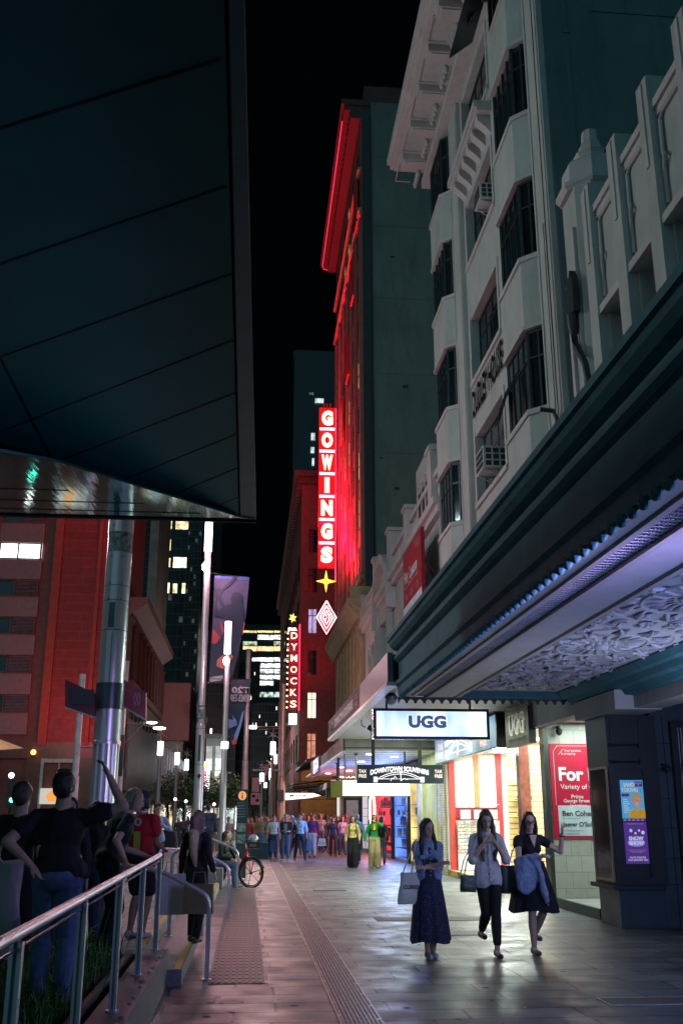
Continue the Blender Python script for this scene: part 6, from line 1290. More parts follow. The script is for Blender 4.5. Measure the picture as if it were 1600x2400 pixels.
# corner house with cornice and columns: runs away on the left
def aX(px, py, X): v = atX(px, py, X); return v.y, v.z
XLF = -9.6
ch = thing('columned_building', 'brown classical block with pink-lit cornice, tall columns and blank bays', 'building', (XLF, 92, 0))
ya, za_ = aX(300, 1415, XLF); yb2, zb2 = aX(378, 1530, XLF)
y0c, y1c = 84.0, max(yb2, ya) ; zc_ = 25.5
y1c = atX(378, 1600, XLF).y; zc_ = atX(378, 1530, XLF).z
y0c = 80.5
MB().box((XLF - 1.6, y0c, 0), (XLF, y1c, zc_ - .5)).build('body', mat('brown_stone', (.11, .065, .05), rough=.8, var=.2, dirt=.5), ch)
MB().prism([(XLF - .3, y0c - .3, zc_ - 1.2), (XLF + 1.1, y0c - .3, zc_ - .2), (XLF + 1.2, y0c - .3, zc_ + .3), (XLF - .3, y0c - .3, zc_ + .3)], (0, y1c - y0c + .8, 0)).build('cornice', mat('pink_cornice', (.22, .11, .10), rough=.7, var=.2), ch)
MB().box((XLF, y0c, zc_ - 6.9), (XLF + .3, y1c, zc_ - 6.3)).box((XLF, y0c, zc_ - 1.9), (XLF + .2, y1c, zc_ - 1.25)).build('string_course', M_cor, ch)
nC = 9
for k in range(nC):
    yy_ = y0c + 1 + (y1c - y0c - 2) * k / (nC - 1); MB().lathe((XLF + .15, yy_, zc_ - 6.3), [(.38, 0), (.33, .4), (.28, 3.9), (.42, 4.4)], 12).build('column', M_cor, ch, smooth=True)
    if k < nC - 1:
        y2 = yy_ + .6; y3 = y0c + 1 + (y1c - y0c - 2) * (k + 1) / (nC - 1) - .6; f = MB().box((XLF + .01, y2, zc_ - 6.2), (XLF + .06, y3, zc_ - 2.2)).build('window', M_steel, ch); MB().box((XLF + .06, y2 + .1, zc_ - 6.1), (XLF + .07, y3 - .1, zc_ - 2.3)).build('pane', lit('amber_dim', (1, .6, .2), .3, var=.9, scale=.7), f)
        for zz in (zc_ - 10, zc_ - 13.5, zc_ - 17): f = MB().box((XLF + .01, y2, zz), (XLF + .05, y3, zz + 2)).build('window', M_steel, ch); MB().box((XLF + .05, y2 + .08, zz + .08), (XLF + .06, y3 - .08, zz + 1.92)).build('pane', M_glass, f)
g = MB(); k = y0c
while k < y1c: g.box((XLF + .06, k, 3.6), (XLF + .30, k + .18, 9.0)); k += .75
g.build('vertical_ribs', mat('rib_grey', (.14, .14, .15), rough=.5), ch)
MB().box((XLF, y0c, 2.9), (XLF + 2.2, y1c, 3.3)).build('street_awning', M_steel, ch)
# fluted department store further along
XF = -9.4
fs_ = thing('fluted_building', 'mauve department store with long bright vertical fins and a lit awning', 'building', (XF, 115, 0)); yA = y1c + .5; yB_ = 150.
MB().box((XF - 14, yA, 0), (XF, yB_, atX(372, 1745, XF).z)).build('body', mat('mauve_stone', (.33, .25, .30), rough=.7, var=.12), fs_); ztop = atX(372, 1745, XF).z
for k in range(11):
    yy_ = yA + 2 + (yB_ - yA - 4) * k / 10; MB().prism([(XF, yy_, 4.5), (XF + .7, yy_ - .2, 4.5), (XF + .7, yy_ + .1, 4.5), (XF, yy_ + .3, 4.5)], (0, 0, ztop - 4.6)).build('fin', mat('fin_pale', (.75, .75, .85), rough=.4, emit=(.55, .55, .75), estr=.22), fs_)
    MB().box((XF + .01, yy_ + .5, 4.5), (XF + .04, yy_ + 3, ztop - 1)).build('recess', mat('mauve_dark', (.14, .10, .14), rough=.5, var=.4), fs_)
MB().box((XF, yA, 3.3), (XF + 3, yB_, 3.7)).build('awning', M_steel, fs_)
for k in range(14): MB().box((XF + .4, yA + 1 + k * 4, 3.22), (XF + 2.2, yA + 2.2 + k * 4, 3.295)).build('awning_light', lit('awning_light', (.95, 1, .95), 3), fs_)
for k in range(12): MB().box((XF + .02, yA + 1 + k * 4.6, .3), (XF + .1, yA + 4.6 + k * 4.6, 2.9)).build('shop_window', litm(k % 2), fs_)
# blank pink wall and tall pale pilaster building
def slab(name, lab, pxs, pys, Y, m, depth=20, z0=0):
    A = atY(pxs[0], pys, Y); B = atY(pxs[1], pys, Y); t = thing(name, lab, 'building', ((A.x + B.x) / 2, Y, 0)); MB().box((A.x, Y, z0), (B.x, Y + depth, A.z)).build('body', m, t); return t, A.x, B.x, A.z
t, a, b, zt_ = slab('blank_wall_building', 'blank salmon-pink party wall between dark towers', (378, 448), 1600, 170, mat('salmon_wall', (.20, .08, .08), rough=.8, var=.12, dirt=.3), z0=atY(400, 1735, 170).z)
MB().box((a + .5, 170 + 1, 0), (b - 1, 185, atY(400, 1735, 170).z)).build('lower_body', mat('greenish_stone', (.18, .2, .17), rough=.8), t)
def wgrid(t, x0, x1, z0, z1, Y, nx, nz, prob, mats, seed, fx=.7, fz=.55, cap=100, dark=True):
    rg = random.Random(seed); wx = (x1 - x0) / nx; wz = (z1 - z0) / nz; c = 0
    cells = [(i, j) for i in range(nx) for j in range(nz)]; rg.shuffle(cells)
    gd = MB()
    for i, j in cells:
        xa_ = x0 + wx * (i + (1 - fx) / 2); za = z0 + wz * (j + (1 - fz) / 2)
        if rg.random() < prob and c < cap: 
            c += 1; MB().box((xa_, Y - .14, za), (xa_ + wx * fx * (rg.uniform(.6, 1)), Y - .09, za + wz * fz)).build('lit_window', rg.choice(mats), t)
        
    MB().box((x0, Y - .08, z0), (x1, Y - .02, z1)).build('glazing', mat('tower_glass', (.015, .03, .035), rough=.35, var=.6, scale=.3, spec=.3), t)
    g = MB()
    for j in range(nz + 1): g.box((x0, Y - .2, z0 + wz * j - wz * .06), (x1, Y - .01, z0 + wz * j + wz * .06))
    g.build('floor_bands', mat('tower_band', (.05, .07, .075), rough=.5), t)
    g = MB()
    for i in range(nx + 1): g.box((x0 + wx * i - wx * .05, Y - .24, z0), (x0 + wx * i + wx * .05, Y - .205, z1))
    g.build('mullions', MC['tower_band'], t)
M_tow = mat('dark_tower', (.03, .045, .05), rough=.5, var=.3, scale=.2); M_tow2 = mat('dark_blue_tower', (.015, .022, .03), rough=.35, var=.3, scale=.2)
WW = [lit('w_warm', (1, .8, .42), 2.2, var=.7, scale=.9), lit('w_cream', (1, .93, .72), 2.6, var=.6, scale=.9)]; WC = [lit('w_cool', (.8, 1, .95), 1.6, var=.8, scale=.9), lit('w_white', (1, 1, .95), 2.4, var=.8, scale=.6)]; WD = [lit('w_dim', (.3, .5, .45), .10, var=.9, scale=.8)]
# tower A: ribbed dark with pale pilaster (px 300-385)
t, a, b, zt_ = slab('ribbed_tower', 'dark ribbed tower rising behind the classical block, pale pilaster on its right edge', (300, 368), 1000, 150, M_tow2)
wgrid(t, a, b, 10, zt_, 150, 6, 40, .02, WD, 1, fx=.6); MB().box((b, 149.5, 0), (b + 1.3, 170, zt_)).build('pilaster', mat('pale_tile_pilaster', (.34, .32, .27), rough=.5, var=.3, scale=.5), t)
# tower B: px 385-520 with warm lit windows
t, a, b, zt_ = slab('lit_window_tower', 'dark tower with yellow-lit office windows stacked left of the tall lamp', (388, 452), 1000, 210, M_tow)
b_ = b
for (pa, pb_, pya, pyb) in ((392, 403, 1220, 1240), (413, 442, 1219, 1241), (388, 399, 1308, 1329), (407, 442, 1306, 1331), (386, 397, 1366, 1390), (406, 415, 1368, 1390), (427, 438, 1367, 1391), (395, 400, 1265, 1290)):
    A = atY(pa, pya, 209.8); B = atY(pb_, pyb, 209.8); MB().box((A.x, 209.7, B.z), (B.x, 209.8, A.z)).build('lit_window', WW[0] if pa != 407 else WW[1], t)
wgrid(t, a, b, 5, zt_, 210, 5, 34, .03, WD, 3)
t, a, b, zt_ = slab('curved_corner_tower', 'very dark tower with faint rounded corner strips behind the tall lamp', (453, 485), 1000, 200, M_tow2); wgrid(t, a, b, 5, zt_, 200, 4, 50, .16, WD, 4)
t, a, b, zt_ = slab('finned_tower', 'dark blue-green tower with faint diagonal floors, between lamp and black sky', (486, 528), 1000, 240, M_tow); wgrid(t, a, b, 5, zt_, 240, 6, 60, 0, WD, 5)
t, a, b, zt_ = slab('low_dark_building', 'dark mid-height building with small office windows under the batsman banner', (478, 560), 1480, 190, M_tow); wgrid(t, a, b, 8, zt_, 190, 8, 14, .12, WC + WD, 6, fx=.5, fz=.5)
t, a, b, zt_ = slab('victorian_block', 'green-grey stone block with pale lit sash windows behind the camera pole', (484, 526), 1730, 160, mat('green_grey_stone', (.15, .19, .17), rough=.8)); MB().box((a - .6, 159, zt_), (b + .6, 161, zt_ + .6)).build('cornice', M_tow, t)
for (pa, pya, m_) in ((484, 1748, 2), (506, 1748, 2), (483, 1776, 0), (505, 1776, 0), (504, 1807, 1), (504, 1843, 1)):
    A = atY(pa, pya, 159.7); MB().box((A.x, 159.6, A.z - 1.9), (A.x + .95, 159.7, A.z)).build('lit_window', litm(m_), t)
t = thing('vertical_neon_sign', 'distant tall red and white neon sign with an orange top behind the pale pole', 'sign', (-9, 150, 4)); A = atY(485, 1800, 150); MB().box((A.x - .4, 150, atY(485, 1858, 150).z), (A.x + .45, 150.2, A.z)).build('board', lit('neon_white', (1, .9, .9), 3), t); MB().box((A.x - .55, 149.9, atY(485, 1858, 150).z), (A.x - .25, 150.2, A.z)).build('red_edge', lit('red_neon2', (1, .03, .05), 4), t); MB().ell((A.x, 150, A.z + .3), (.4, .1, .35)).build('orange_top', lit('orange_neon', (1, .45, .05), 5), t)
# far glass tower with bright floors
YT = 260.
t = thing('glass_tower', 'distant glass office tower with whole floors glowing white at the end of the street', 'building', (10, YT, 0)); A = atY(566, 1470, YT); B = atY(712, 1470, YT); MB().box((A.x, YT, 0), (B.x, YT + 30, A.z + .8)).build('body', M_tow2, t)
rows = [(1478, 1483, 1), (1488, 1499, 0), (1503, 1513, 2), (1515, 1526, 3), (1529, 1533, 9), (1541, 1551, 0), (1555, 1565, 0), (1568, 1578, 0), (1582, 1592, 0), (1596, 1606, 0), (1610, 1612, 9), (1622, 1634, 4), (1650, 1661, 0), (1668, 1676, 2), (1690, 1700, 4), (1706, 1712, 2)]
rg = random.Random(9); glows = [lit('fl_white', (.88, 1, .93), 3.0, var=.85, scale=1.3, stretch=(1, 1, 2)), lit('fl_yellow', (1, .85, .4), 1.8, var=.7, scale=2), lit('fl_green', (.7, .9, .6), 1.0, var=.9, scale=1.2), lit('fl_orange', (1, .68, .35), 2.2, var=.5, scale=1.2), lit('fl_pale', (.8, .95, .9), 1.2, var=.9, scale=.8)]
for (ya_, yb3, kd) in rows:
    if kd == 9: continue
    for (pa, pb_) in ((570, 602), (604, 640), (642, 677), (679, 705)):
        if rg.random() < .08: continue
        if kd in (2, 4) and rg.random() < .45: continue
        A_ = atY(pa, ya_, YT - .2); B_ = atY(pb_, yb3, YT - .2); MB().box((A_.x, YT - .3, B_.z), (B_.x, YT - .2, A_.z)).build('lit_floor', glows[kd], t)
t, a, b, zt_ = slab('stepped_dark_building', 'black mid-height building silhouetted against the glowing glass tower', (548, 610), 1550, 215, M_tow2); wgrid(t, a, b, 6, zt_, 215, 8, 16, .10, WC + WW, 8, fx=.4, fz=.4); A = atY(560, 1520, 215); MB().box((a, 216, zt_), (atY(592, 1520, 215).x, 225, A.z)).build('upper_block', M_tow2, t); 
t, a, b, zt_ = slab('dark_building', 'dark block with sparse amber windows beneath the glass tower', (590, 660), 1650, 195, M_tow2); wgrid(t, a, b, 4, zt_, 195, 9, 12, .13, WW + WC, 18, fx=.35, fz=.4)
t, a, b, zt_ = slab('grey_green_building', 'grey-green slim building faintly lit at the bend of the far street', (655, 700), 1640, 205, mat('mossy_stone', (.14, .18, .17), rough=.8, var=.3)); wgrid(t, a, b, 4, zt_, 205, 4, 10, .15, WD + WC, 19)
t, a, b, zt_ = slab('background_tower', 'black tower above the crimson corner building with a few pale windows', (690, 790), 820, 175, M_tow2)
for (pa, pb_, pya, pyb) in ((738, 758, 934, 945), (729, 738, 1015, 1032), (728, 736, 1048, 1062), (731, 736, 1074, 1092), (724, 734, 920, 926)):
    A = atY(pa, pya, 174.7); B = atY(pb_, pyb, 174.7); MB().box((A.x, 174.6, B.z), (B.x, 174.7, A.z)).build('lit_window', litm(0) if pa > 726 else litm(2), t)
t, a, b, zt_ = slab('teal_corner_tower', 'slanted-top teal-lit sliver of a tower at the edge of the black sky', (687, 712), 880, 300, mat('teal_panel', (.06, .16, .16), rough=.6)); 
MB().prism([(a, 300, zt_), (b, 300, zt_), (a, 300, zt_ + 9)], (0, 12, 0)).build('sloped_top', MC['teal_panel'], t)
# street trees far away
M_leaf = [mat('leaf_a', (.04, .10, .03), rough=.6, var=.4, scale=3), mat('leaf_b', (.07, .12, .03), rough=.6, var=.4, scale=3)]; M_bark = mat('bark', (.10, .07, .05), rough=.9)
def tree(lab, x, y, h, r, seed):
    rg = random.Random(seed); t = thing('street_tree', lab, 'tree', (x, y, 0), 'street trees beyond the platform'); g = MB().tube([(x, y, 0), (x + .1, y, h * .35), (x, y, h * .6)], [.16, .12, .07], 8)
    for k in range(6): a = rg.uniform(0, 2 * PI); g.tube([(x, y, h * rg.uniform(.35, .55)), (x + r * .6 * math.cos(a), y + r * .6 * math.sin(a), h * rg.uniform(.65, .85))], [.06, .02], 5)
    g.build('trunk', M_bark, t); 
    cl = [(x + r * .8 * rg.uniform(-1, 1), y + r * .8 * rg.uniform(-1, 1), h * rg.uniform(.45, .95), rg.uniform(.3, .55) * r) for _ in range(16)]
    g = MB()
    for _ in range(2600):
        c = rg.choice(cl); v = Vector((rg.gauss(0, 1), rg.gauss(0, 1), rg.gauss(0, 1))).normalized() * c[3] * rg.uniform(.6, 1.05); p = Vector(c[:3]) + v; s = rg.uniform(.07, .14)
        a = Vector((rg.gauss(0, 1), rg.gauss(0, 1), rg.gauss(0, .6))).normalized(); b = a.cross(Vector((rg.gauss(0, 1), rg.gauss(0, 1), 1))).normalized(); g.add([p - a * s, p + b * s * .5, p + a * s, p - b * s * .5], [(0, 1, 2, 3)])
    g.build('crown', M_leaf[seed % 2], t)
for k, (px, Y) in enumerate(((392, 100), (430, 92), (475, 104), (515, 98), (590, 125), (572, 135))):
    v = atY(px, 1900, Y); tree(['dark green street tree behind the denim-jacketed woman', 'yellow-green street tree left of the camera pole', 'green street tree right of the camera pole', 'green street tree behind the slim pale pole', 'small tree under the pink banners', 'small tree beside the information pillar'][k], v.x, Y, 5.2 if k < 4 else 6.0, 2.3, k)
t = thing('lit_shop_row', 'row of white-lit kiosks and shop windows behind the far trees', 'shop', (-8, 118, 0))
for k in range(10): A = atY(372 + k * 20, 1880, 118); MB().box((A.x, 118, .3), (A.x + .8, 118.2, 2.6 + .3 * (k % 2))).build('lit_window', [WC[1], litm(1), WC[0]][k % 3], t)
MB().box((atY(365, 1880, 118).x, 118.3, 0), (atY(575, 1880, 118).x, 121, 4.2)).build('body', M_tow, t)

# ================= information pillar =================
v = atZ(569, 2050, 0); ix, iy = v.x, 29.0; ix = atY(567, 1900, 29).x
ip = thing('information_pillar', 'dark green information pillar with an orange round i at its top', 'sign', (ix, 29.6, 0)); zt_ = atY(568, 1850, 29.5).z; wd = .15
MB().box((ix - wd, 29.5, 0), (ix + wd, 29.75, zt_)).build('body', mat('info_green', (.012, .035, .04), rough=.35), ip)
MB().prism(ellY(ix, zt_ - .17, .115, .125, 29.495), (0, .004, 0)).build('round_badge', lit('info_orange', (1, .32, .02), .8), ip); MB().box((ix - .016, 29.484, zt_ - .235), (ix + .016, 29.489, zt_ - .155)).box((ix - .03, 29.484, zt_ - .25), (ix + .03, 29.489, zt_ - .235)).box((ix - .03, 29.484, zt_ - .17), (ix, 29.489, zt_ - .155)).ell((ix, 29.486, zt_ - .115), (.02, .003, .02)).build('letter_i', M_bk, ip)
for k, s in enumerate(('Queen Victoria Building', 'Town Hall  Pitt St Mall', 'Sydney Tower  Circular Quay', 'State Theatre  Tram stop', 'Martin Place', 'Hyde Park')):
    text('text_line', s, mat('info_white', (.6, .7, .7), emit=(.5, .6, .6), estr=.3), ip, (ix - wd + .02, 29.492, zt_ - .37 - k * .075), UX, UZ, .22, .022, ext=.002, align='L')
for k in range(2): MB().box((ix - wd + .03, 29.49, zt_ - 1.15 - k * .30), (ix + wd - .03, 29.497, zt_ - .92 - k * .30)).build('map_panel', mat('map_grey', (.12, .2, .2), rough=.4, var=.6, scale=14), ip)
# ================= rails =================
M_ss = mat('stainless_tube', (.66, .64, .74), rough=.36, metal=.7, var=.05, bump=.02)
ra = thing('handrail', 'long stainless handrail with flat posts along the planter wall in the foreground', 'railing', (-.89, 7, .34))
rz = lambda y: 1.18 + (y - 4.4) * .0095
MB().tube([(-.89, -1, rz(-1)), (-.89, 3, rz(3)), (-.89, 7, rz(7)), (-.89, 11.03, rz(11))], .024, 12).build('top_rail', M_ss, ra, smooth=True)
MB().tube([(-.89, -1, rz(-1) - .055), (-.89, 11.03, rz(11) - .055)], .012, 6).build('lower_bar', M_ss, ra, smooth=True)
for y_ in (1.0, 2.7, 4.35, 6.0, 7.66, 9.3, 11.0):
    MB().box((-.914, y_ - .024, .34), (-.898, y_ + .024, rz(y_) - .03)).box((-.882, y_ - .024, .34), (-.866, y_ + .024, rz(y_) - .03)).box((-.898, y_ + .014, .34), (-.882, y_ + .024, rz(y_) - .03)).build('post', M_ss, ra)
    MB().lathe((-.89, y_, .34), [(.05, 0), (.05, .012)], 12).build('foot_plate', M_ss, ra)
def bent_rail(lab, pts, r=.023, posts=()):
    t = thing('handrail', lab, 'railing', (pts[0][0], pts[0][1], 0)); P = [Vector(p) for p in pts]; out = [P[0]]
    for i in range(1, len(P) - 1):
        a = (P[i - 1] - P[i]).normalized() * min(.12, (P[i - 1] - P[i]).length * .45); b = (P[i + 1] - P[i]).normalized() * min(.12, (P[i + 1] - P[i]).length * .45)
        for q in (0, .25, .5, .75, 1): out.append(P[i] + a * (1 - q) ** 2 + b * q ** 2)
    out.append(P[-1]); MB().tube(out, r, 12).build('tube', M_ss, t, smooth=True); 
    for p in posts: MB().tube(p, r * .9, 10).build('post', M_ss, t, smooth=True)
    MB().lathe((P[0].x, P[0].y, P[0].z), [(.055, 0), (.055, .012)], 12).build('foot_plate', M_ss, t); return t
bent_rail('dark steel handrail bending down at the foot of the nearest steps', [(-.38, 11.4, 0), (-.38, 11.4, .82), (-.92, 11.4, 1.08), (-1.4, 11.4, 1.14), (-1.4, 11.4, .3)])
bent_rail('stainless handrail across the steps just beyond the woman with bags', [(-.29, 18.4, 0), (-.29, 18.4, .8), (-.8, 18.4, 1.06), (-1.5, 18.4, 1.10), (-1.5, 18.4, .3)])
bent_rail('farthest stainless handrail across the steps, beside the seated people', [(-.2, 25.2, 0), (-.2, 25.2, .86), (-.86, 25.2, 1.14), (-1.5, 25.2, 1.16), (-1.5, 25.2, .3)], posts=[[(-.86, 25.2, .15), (-.86, 25.2, 1.14)], [(-1.0, 25.2, .3), (-1.0, 25.2, 1.14)]])
bent_rail('stainless handrail on the platform left of the woman with bags', [(-.97, 14, .15), (-.97, 14, 1.2), (-.55, 14, 1.21), (-.55, 14, .15)])
gl_ = thing('glass_barrier', 'row of upright pale barrier posts beside the seated people', 'barrier', (-.75, 27, .3))
for k in range(4): MB().box((-1.45 + k * .12, 26.2, .3), (-1.42 + k * .12, 26.23, 1.35)).build('post', M_ss, gl_)
MB().box((-1.47, 26.19, 1.351), (-1.03, 26.24, 1.39)).build('top_rail', M_ss, gl_)
# planter
M_pw = mat('planter_granite', (.12, .12, .13), rough=.55, var=.2, scale=12, bump=.2, dirt=.3)
pl = thing('planter', 'low dark granite planter wall studded with small steel bolts, under the foreground handrail', 'planter', (-.9, 5, 0))
MB().box((-1.02, -3, 0), (-.76, 11.12, .34)).build('wall', M_pw, pl); MB().box((-2.6, -3, 0), (-1.02, 11.05, .24)).build('soil', mat('soil', (.02, .018, .015), rough=1), pl)
MB().box((-1.14, 3.0, .20), (-1.10, 10.9, .36)).build('steel_edge', M_steel, pl)
for k in range(14): y_ = 5.9 + k * .38 + (.12 if k % 2 else 0); MB().lathe((-.80, y_, .34), [(.016, 0), (.016, .014), (.01, .018)], 8).build('bolt', MC['bright_bolt'], pl)
M_gr = mat('grass_dark', (.05, .17, .03), rough=.55, var=.5, scale=5, bump=0); rg = random.Random(21); g = MB()
for _ in range(5200):
    x_ = rg.uniform(-2.5, -1.18); y_ = rg.uniform(2.2, 10.9); L = rg.uniform(.25, .62) * (1.1 if x_ < -1.5 else .8); a = rg.uniform(0, 2 * PI); lean = rg.uniform(.1, .75); w_ = rg.uniform(.004, .009)
    d = Vector((math.cos(a), math.sin(a), 0)); s = Vector((-d.y, d.x, 0)) * w_; p0 = Vector((x_, y_, .22)); p1 = p0 + d * L * lean * .35 + Vector((0, 0, L * .6)); p2 = p0 + d * L * lean + Vector((0, 0, L * (.95 - lean * .5)))
    g.add([p0 - s, p0 + s, p1 + s * .8, p1 - s * .8, p2], [(0, 1, 2, 3), (3, 2, 4)])
tag(g.build('planter_grass', M_gr), 'dark strappy grass filling the planter behind the foreground handrail', 'grass', kind='stuff')
# ================= red share bicycle =================
bk = thing('share_bicycle', 'red share bicycle with six-spoke wheels and front basket parked at the pavement edge', 'bicycle', (.05, 25.9, 0))
M_ty = mat('tyre', (.015, .015, .015), rough=.7); M_br = mat('bike_red', (.6, .02, .01), rough=.3, var=.05)
def bwheel(c, rr, d):  # wheel lying in plane containing d (horizontal) and Z
    c = Vector(c); d = Vector(d).normalized(); t = MB().tube([c + d * rr * math.cos(a) + Vector((0, 0, rr * math.sin(a))) for a in [2 * PI * i / 36 for i in range(37)]], .024, 8, caps=False).build('wheel', M_ty, bk, smooth=True)
    g = MB().tube([c + d * (rr - .04) * math.cos(a) + Vector((0, 0, (rr - .04) * math.sin(a))) for a in [2 * PI * i / 36 for i in range(37)]], .012, 6, caps=False)
    for i in range(6): a = 2 * PI * i / 6 + .3; g.tube([c, c + d * (rr - .04) * math.cos(a) + Vector((0, 0, (rr - .04) * math.sin(a)))], .011, 5)
    g.ell(c, (.04, .04, .04)); g.build('rim', mat('black_alloy', (.04, .04, .045), rough=.35, metal=.5), t)
rr = .33; dd = Vector((.86, -.5, 0)); F = Vector((.12, 25.65, rr)); B = F - dd.normalized() * 1.05 + Vector((0, .2, 0))
bwheel(F, rr, dd); bwheel(B, rr, dd); hd = F - dd * .12 + Vector((0, 0, .45)); bb = F - dd * .62 + Vector((0, 0, -.05)); st = bb + Vector((-.12, .1, .45))
MB().tube([hd, (hd + bb) / 2 + Vector((0, 0, -.12)), bb], [.045, .05, .05], 10).tube([bb, st], .028, 8).tube([bb, B], .018, 6).tube([st, B], .014, 6).tube([F + Vector((0, 0, 0)), hd, hd + Vector((-.06, .04, .22))], .024, 8).build('frame', M_br, bk, smooth=True)
MB().tube([F + dd * rr * 1.1 * math.cos(a) + Vector((0, 0, rr * 1.1 * math.sin(a))) for a in [.3, .8, 1.3, 1.9, 2.5]], .028, 8).build('mudguard', M_box, bk)
hb = hd + Vector((-.07, .04, .26)); MB().tube([hb + Vector((-.3, -.12, .05)), hb + Vector((-.1, -.02, .06)), hb, hb + Vector((.1, .02, .06)), hb + Vector((.3, .0, .05))], .014, 8).build('handlebar', M_box, bk)
for s in (-1, 1): MB().tube([hb + Vector((s * .3, -.06 - .06 * s, .05)), hb + Vector((s * .33, -.03 - .03 * s, .1))], .016, 6).build('brake_lever', M_box, bk)
g = MB(); c = hd + dd * .16 + Vector((0, 0, .10)); g.box((c.x - .16, c.y - .12, c.z - .02), (c.x + .16, c.y + .12, c.z + .0))
for k in range(7): g.box((c.x - .16 + k * .05, c.y - .13, c.z), (c.x - .15 + k * .05, c.y - .12, c.z + .2))
g.box((c.x - .17, c.y - .13, c.z + .2), (c.x + .17, c.y + .13, c.z + .215)); g.build('basket', M_box, bk); MB().box((c.x - .13, c.y - .14, c.z + .03), (c.x + .13, c.y - .131, c.z + .16)).build('number_plate', M_box, bk); text('lettering', '00302', mat('plate_grey', (.55, .55, .55)), bk, (c.x, c.y - .145, c.z + .09), UX, UZ, .16, .06, ext=.002)
MB().ell((st.x, st.y, st.z + .05), (.07, .13, .035)).build('saddle', M_box, bk, smooth=True)
MB().ell((F.x + .22, F.y - .12, .33), (.035, .01, .05)).build('orange_reflector', mat('refl_orange', (.8, .2, .02), rough=.3), bk)
hm = thing('helmet', 'white and black bicycle helmet resting in the red bicycle basket', 'helmet', tuple(c)); MB().ell((c.x, c.y - .02, c.z + .24), (.12, .14, .10)).build('shell', mat('helmet_white', (.7, .7, .72), rough=.3), hm, smooth=True)
g = MB()
for k in (-.06, -.02, .02, .06): g.tube([(c.x + k, c.y - .155, c.z + .24), (c.x + k * .9, c.y - .12, c.z + .305), (c.x + k * .7, c.y - .03, c.z + .343)], .009, 5)
g.build('vents', M_box, hm)
pb2 = thing('planter_box', 'dark planter box of low plants behind the bicycle', 'planter', (.6, 42, 0)); v = atZ(612, 2012, 0)
MB().box((v.x - .45, 43, 0), (v.x + .3, 44, .62)).build('box', mat('green_box', (.02, .05, .05), rough=.5), pb2); g = MB(); rg = random.Random(4)
for _ in range(500): p = Vector((v.x - .1 + rg.uniform(-.35, .4), 43.5 + rg.uniform(-.4, .4), .62 + rg.uniform(0, .35))); a = Vector((rg.gauss(0, 1), rg.gauss(0, 1), rg.gauss(0, 1))).normalized() * .05; g.add([p, p + a, p + a.cross(Vector((0, 0, 1))) * .6], [(0, 1, 2)])
g.build('foliage', M_leaf[0], pb2)
bx = thing('bench', 'maroon slatted bench behind the bicycle', 'bench', (.3, 48, 0)); v = atZ(600, 1990, 0)
for k in range(4): MB().box((v.x - 1.0, 48, .75 + k * .1), (v.x + .6, 48.04, .83 + k * .1)).build('backrest_slat', mat('maroon_wood', (.16, .04, .04), rough=.5), bx)
MB().box((v.x - 1.0, 47.5, .42), (v.x + .6, 48, .47)).build('seat', MC['maroon_wood'], bx); 
for q in (-.9, .5): MB().box((v.x + q, 47.55, 0), (v.x + q + .06, 47.95, .42)).build('leg', mb_, bx)

# ================= PEOPLE =================
def skinm(i): return mat('skin_%d' % i, [(.55, .33, .25), (.45, .27, .19), (.30, .17, .11), (.60, .38, .30)][i], rough=.55, var=.08, scale=12, bump=.05, bscale=120)
def clothm(name, c, var=.12, scale=14, **k): return mat('cloth_' + name, c, rough=.85, var=var, scale=scale, bump=.25, bscale=160, **k)
HAIR = {'dark': mat('hair_dark', (.025, .016, .012), rough=.45, var=.5, scale=18, stretch=(6, 6, .6), bump=.3), 'brown': mat('hair_brown', (.07, .04, .022), rough=.45, var=.5, scale=18, stretch=(6, 6, .6), bump=.3), 'blond': mat('hair_blond', (.30, .24, .13), rough=.5, var=.5, scale=18, stretch=(6, 6, .6), bump=.3), 'grey': mat('hair_grey', (.28, .27, .26), rough=.5, var=.3, scale=18, stretch=(6, 6, .6), bump=.3)}
V = Vector
def ik(a, b, l1, l2, hint):
    a, b = V(a), V(b); d = b - a; L = d.length
    if L > (l1 + l2) * .999: b = a + d.normalized() * (l1 + l2) * .999; d = b - a; L = d.length
    x = (l1 * l1 - l2 * l2 + L * L) / (2 * L); h = math.sqrt(max(l1 * l1 - x * x, 0)); n = d.normalized(); k = V(hint) - n * V(hint).dot(n)
    k = k.normalized() if k.length > 1e-6 else V((0, -1, 0)); return a + n * x + k * h, b
def hand_mb(g, w, d, nrm, s, curl=.4, fine=True, side=1):
    """palm and five fingers from wrist w along d; nrm = back of the hand; side picks the thumb side"""
    d = V(d).normalized(); nrm = V(nrm); nrm = (nrm - d * nrm.dot(d)).normalized(); t = d.cross(nrm) * side
    pc = w + d * .045 * s; rot = Matrix((t, nrm, d)).transposed()
    g.ell(pc, (.040 * s, .017 * s, .052 * s), rot, 10, 8)
    r = .0095 * s
    for i, (off, L) in enumerate(((-.029, .060), (-.010, .074), (.010, .079), (.028, .068))):
        p = w + d * .078 * s + t * off * s; dd = d.copy(); c = curl * (1 + .12 * i)
        for k in range(3):
            dd = (dd * math.cos(c * .7) - nrm * math.sin(c * .7)).normalized() if k else (dd + t * off * 2).normalized(); q = p + dd * L * (.42, .32, .26)[k] * s; g.cap(p, q, r * (1 - .1 * k), r * (.9 - .1 * k), 6); p = q
    p = w + d * .022 * s + t * .030 * s; td = (d * .6 + t * .75 - nrm * .2).normalized(); q = p + td * .036 * s; g.cap(p, q, r * 1.25, r * 1.05, 6); g.cap(q, q + (td * .5 + d * .8).normalized() * .030 * s, r * 1.05, r * .85, 6)
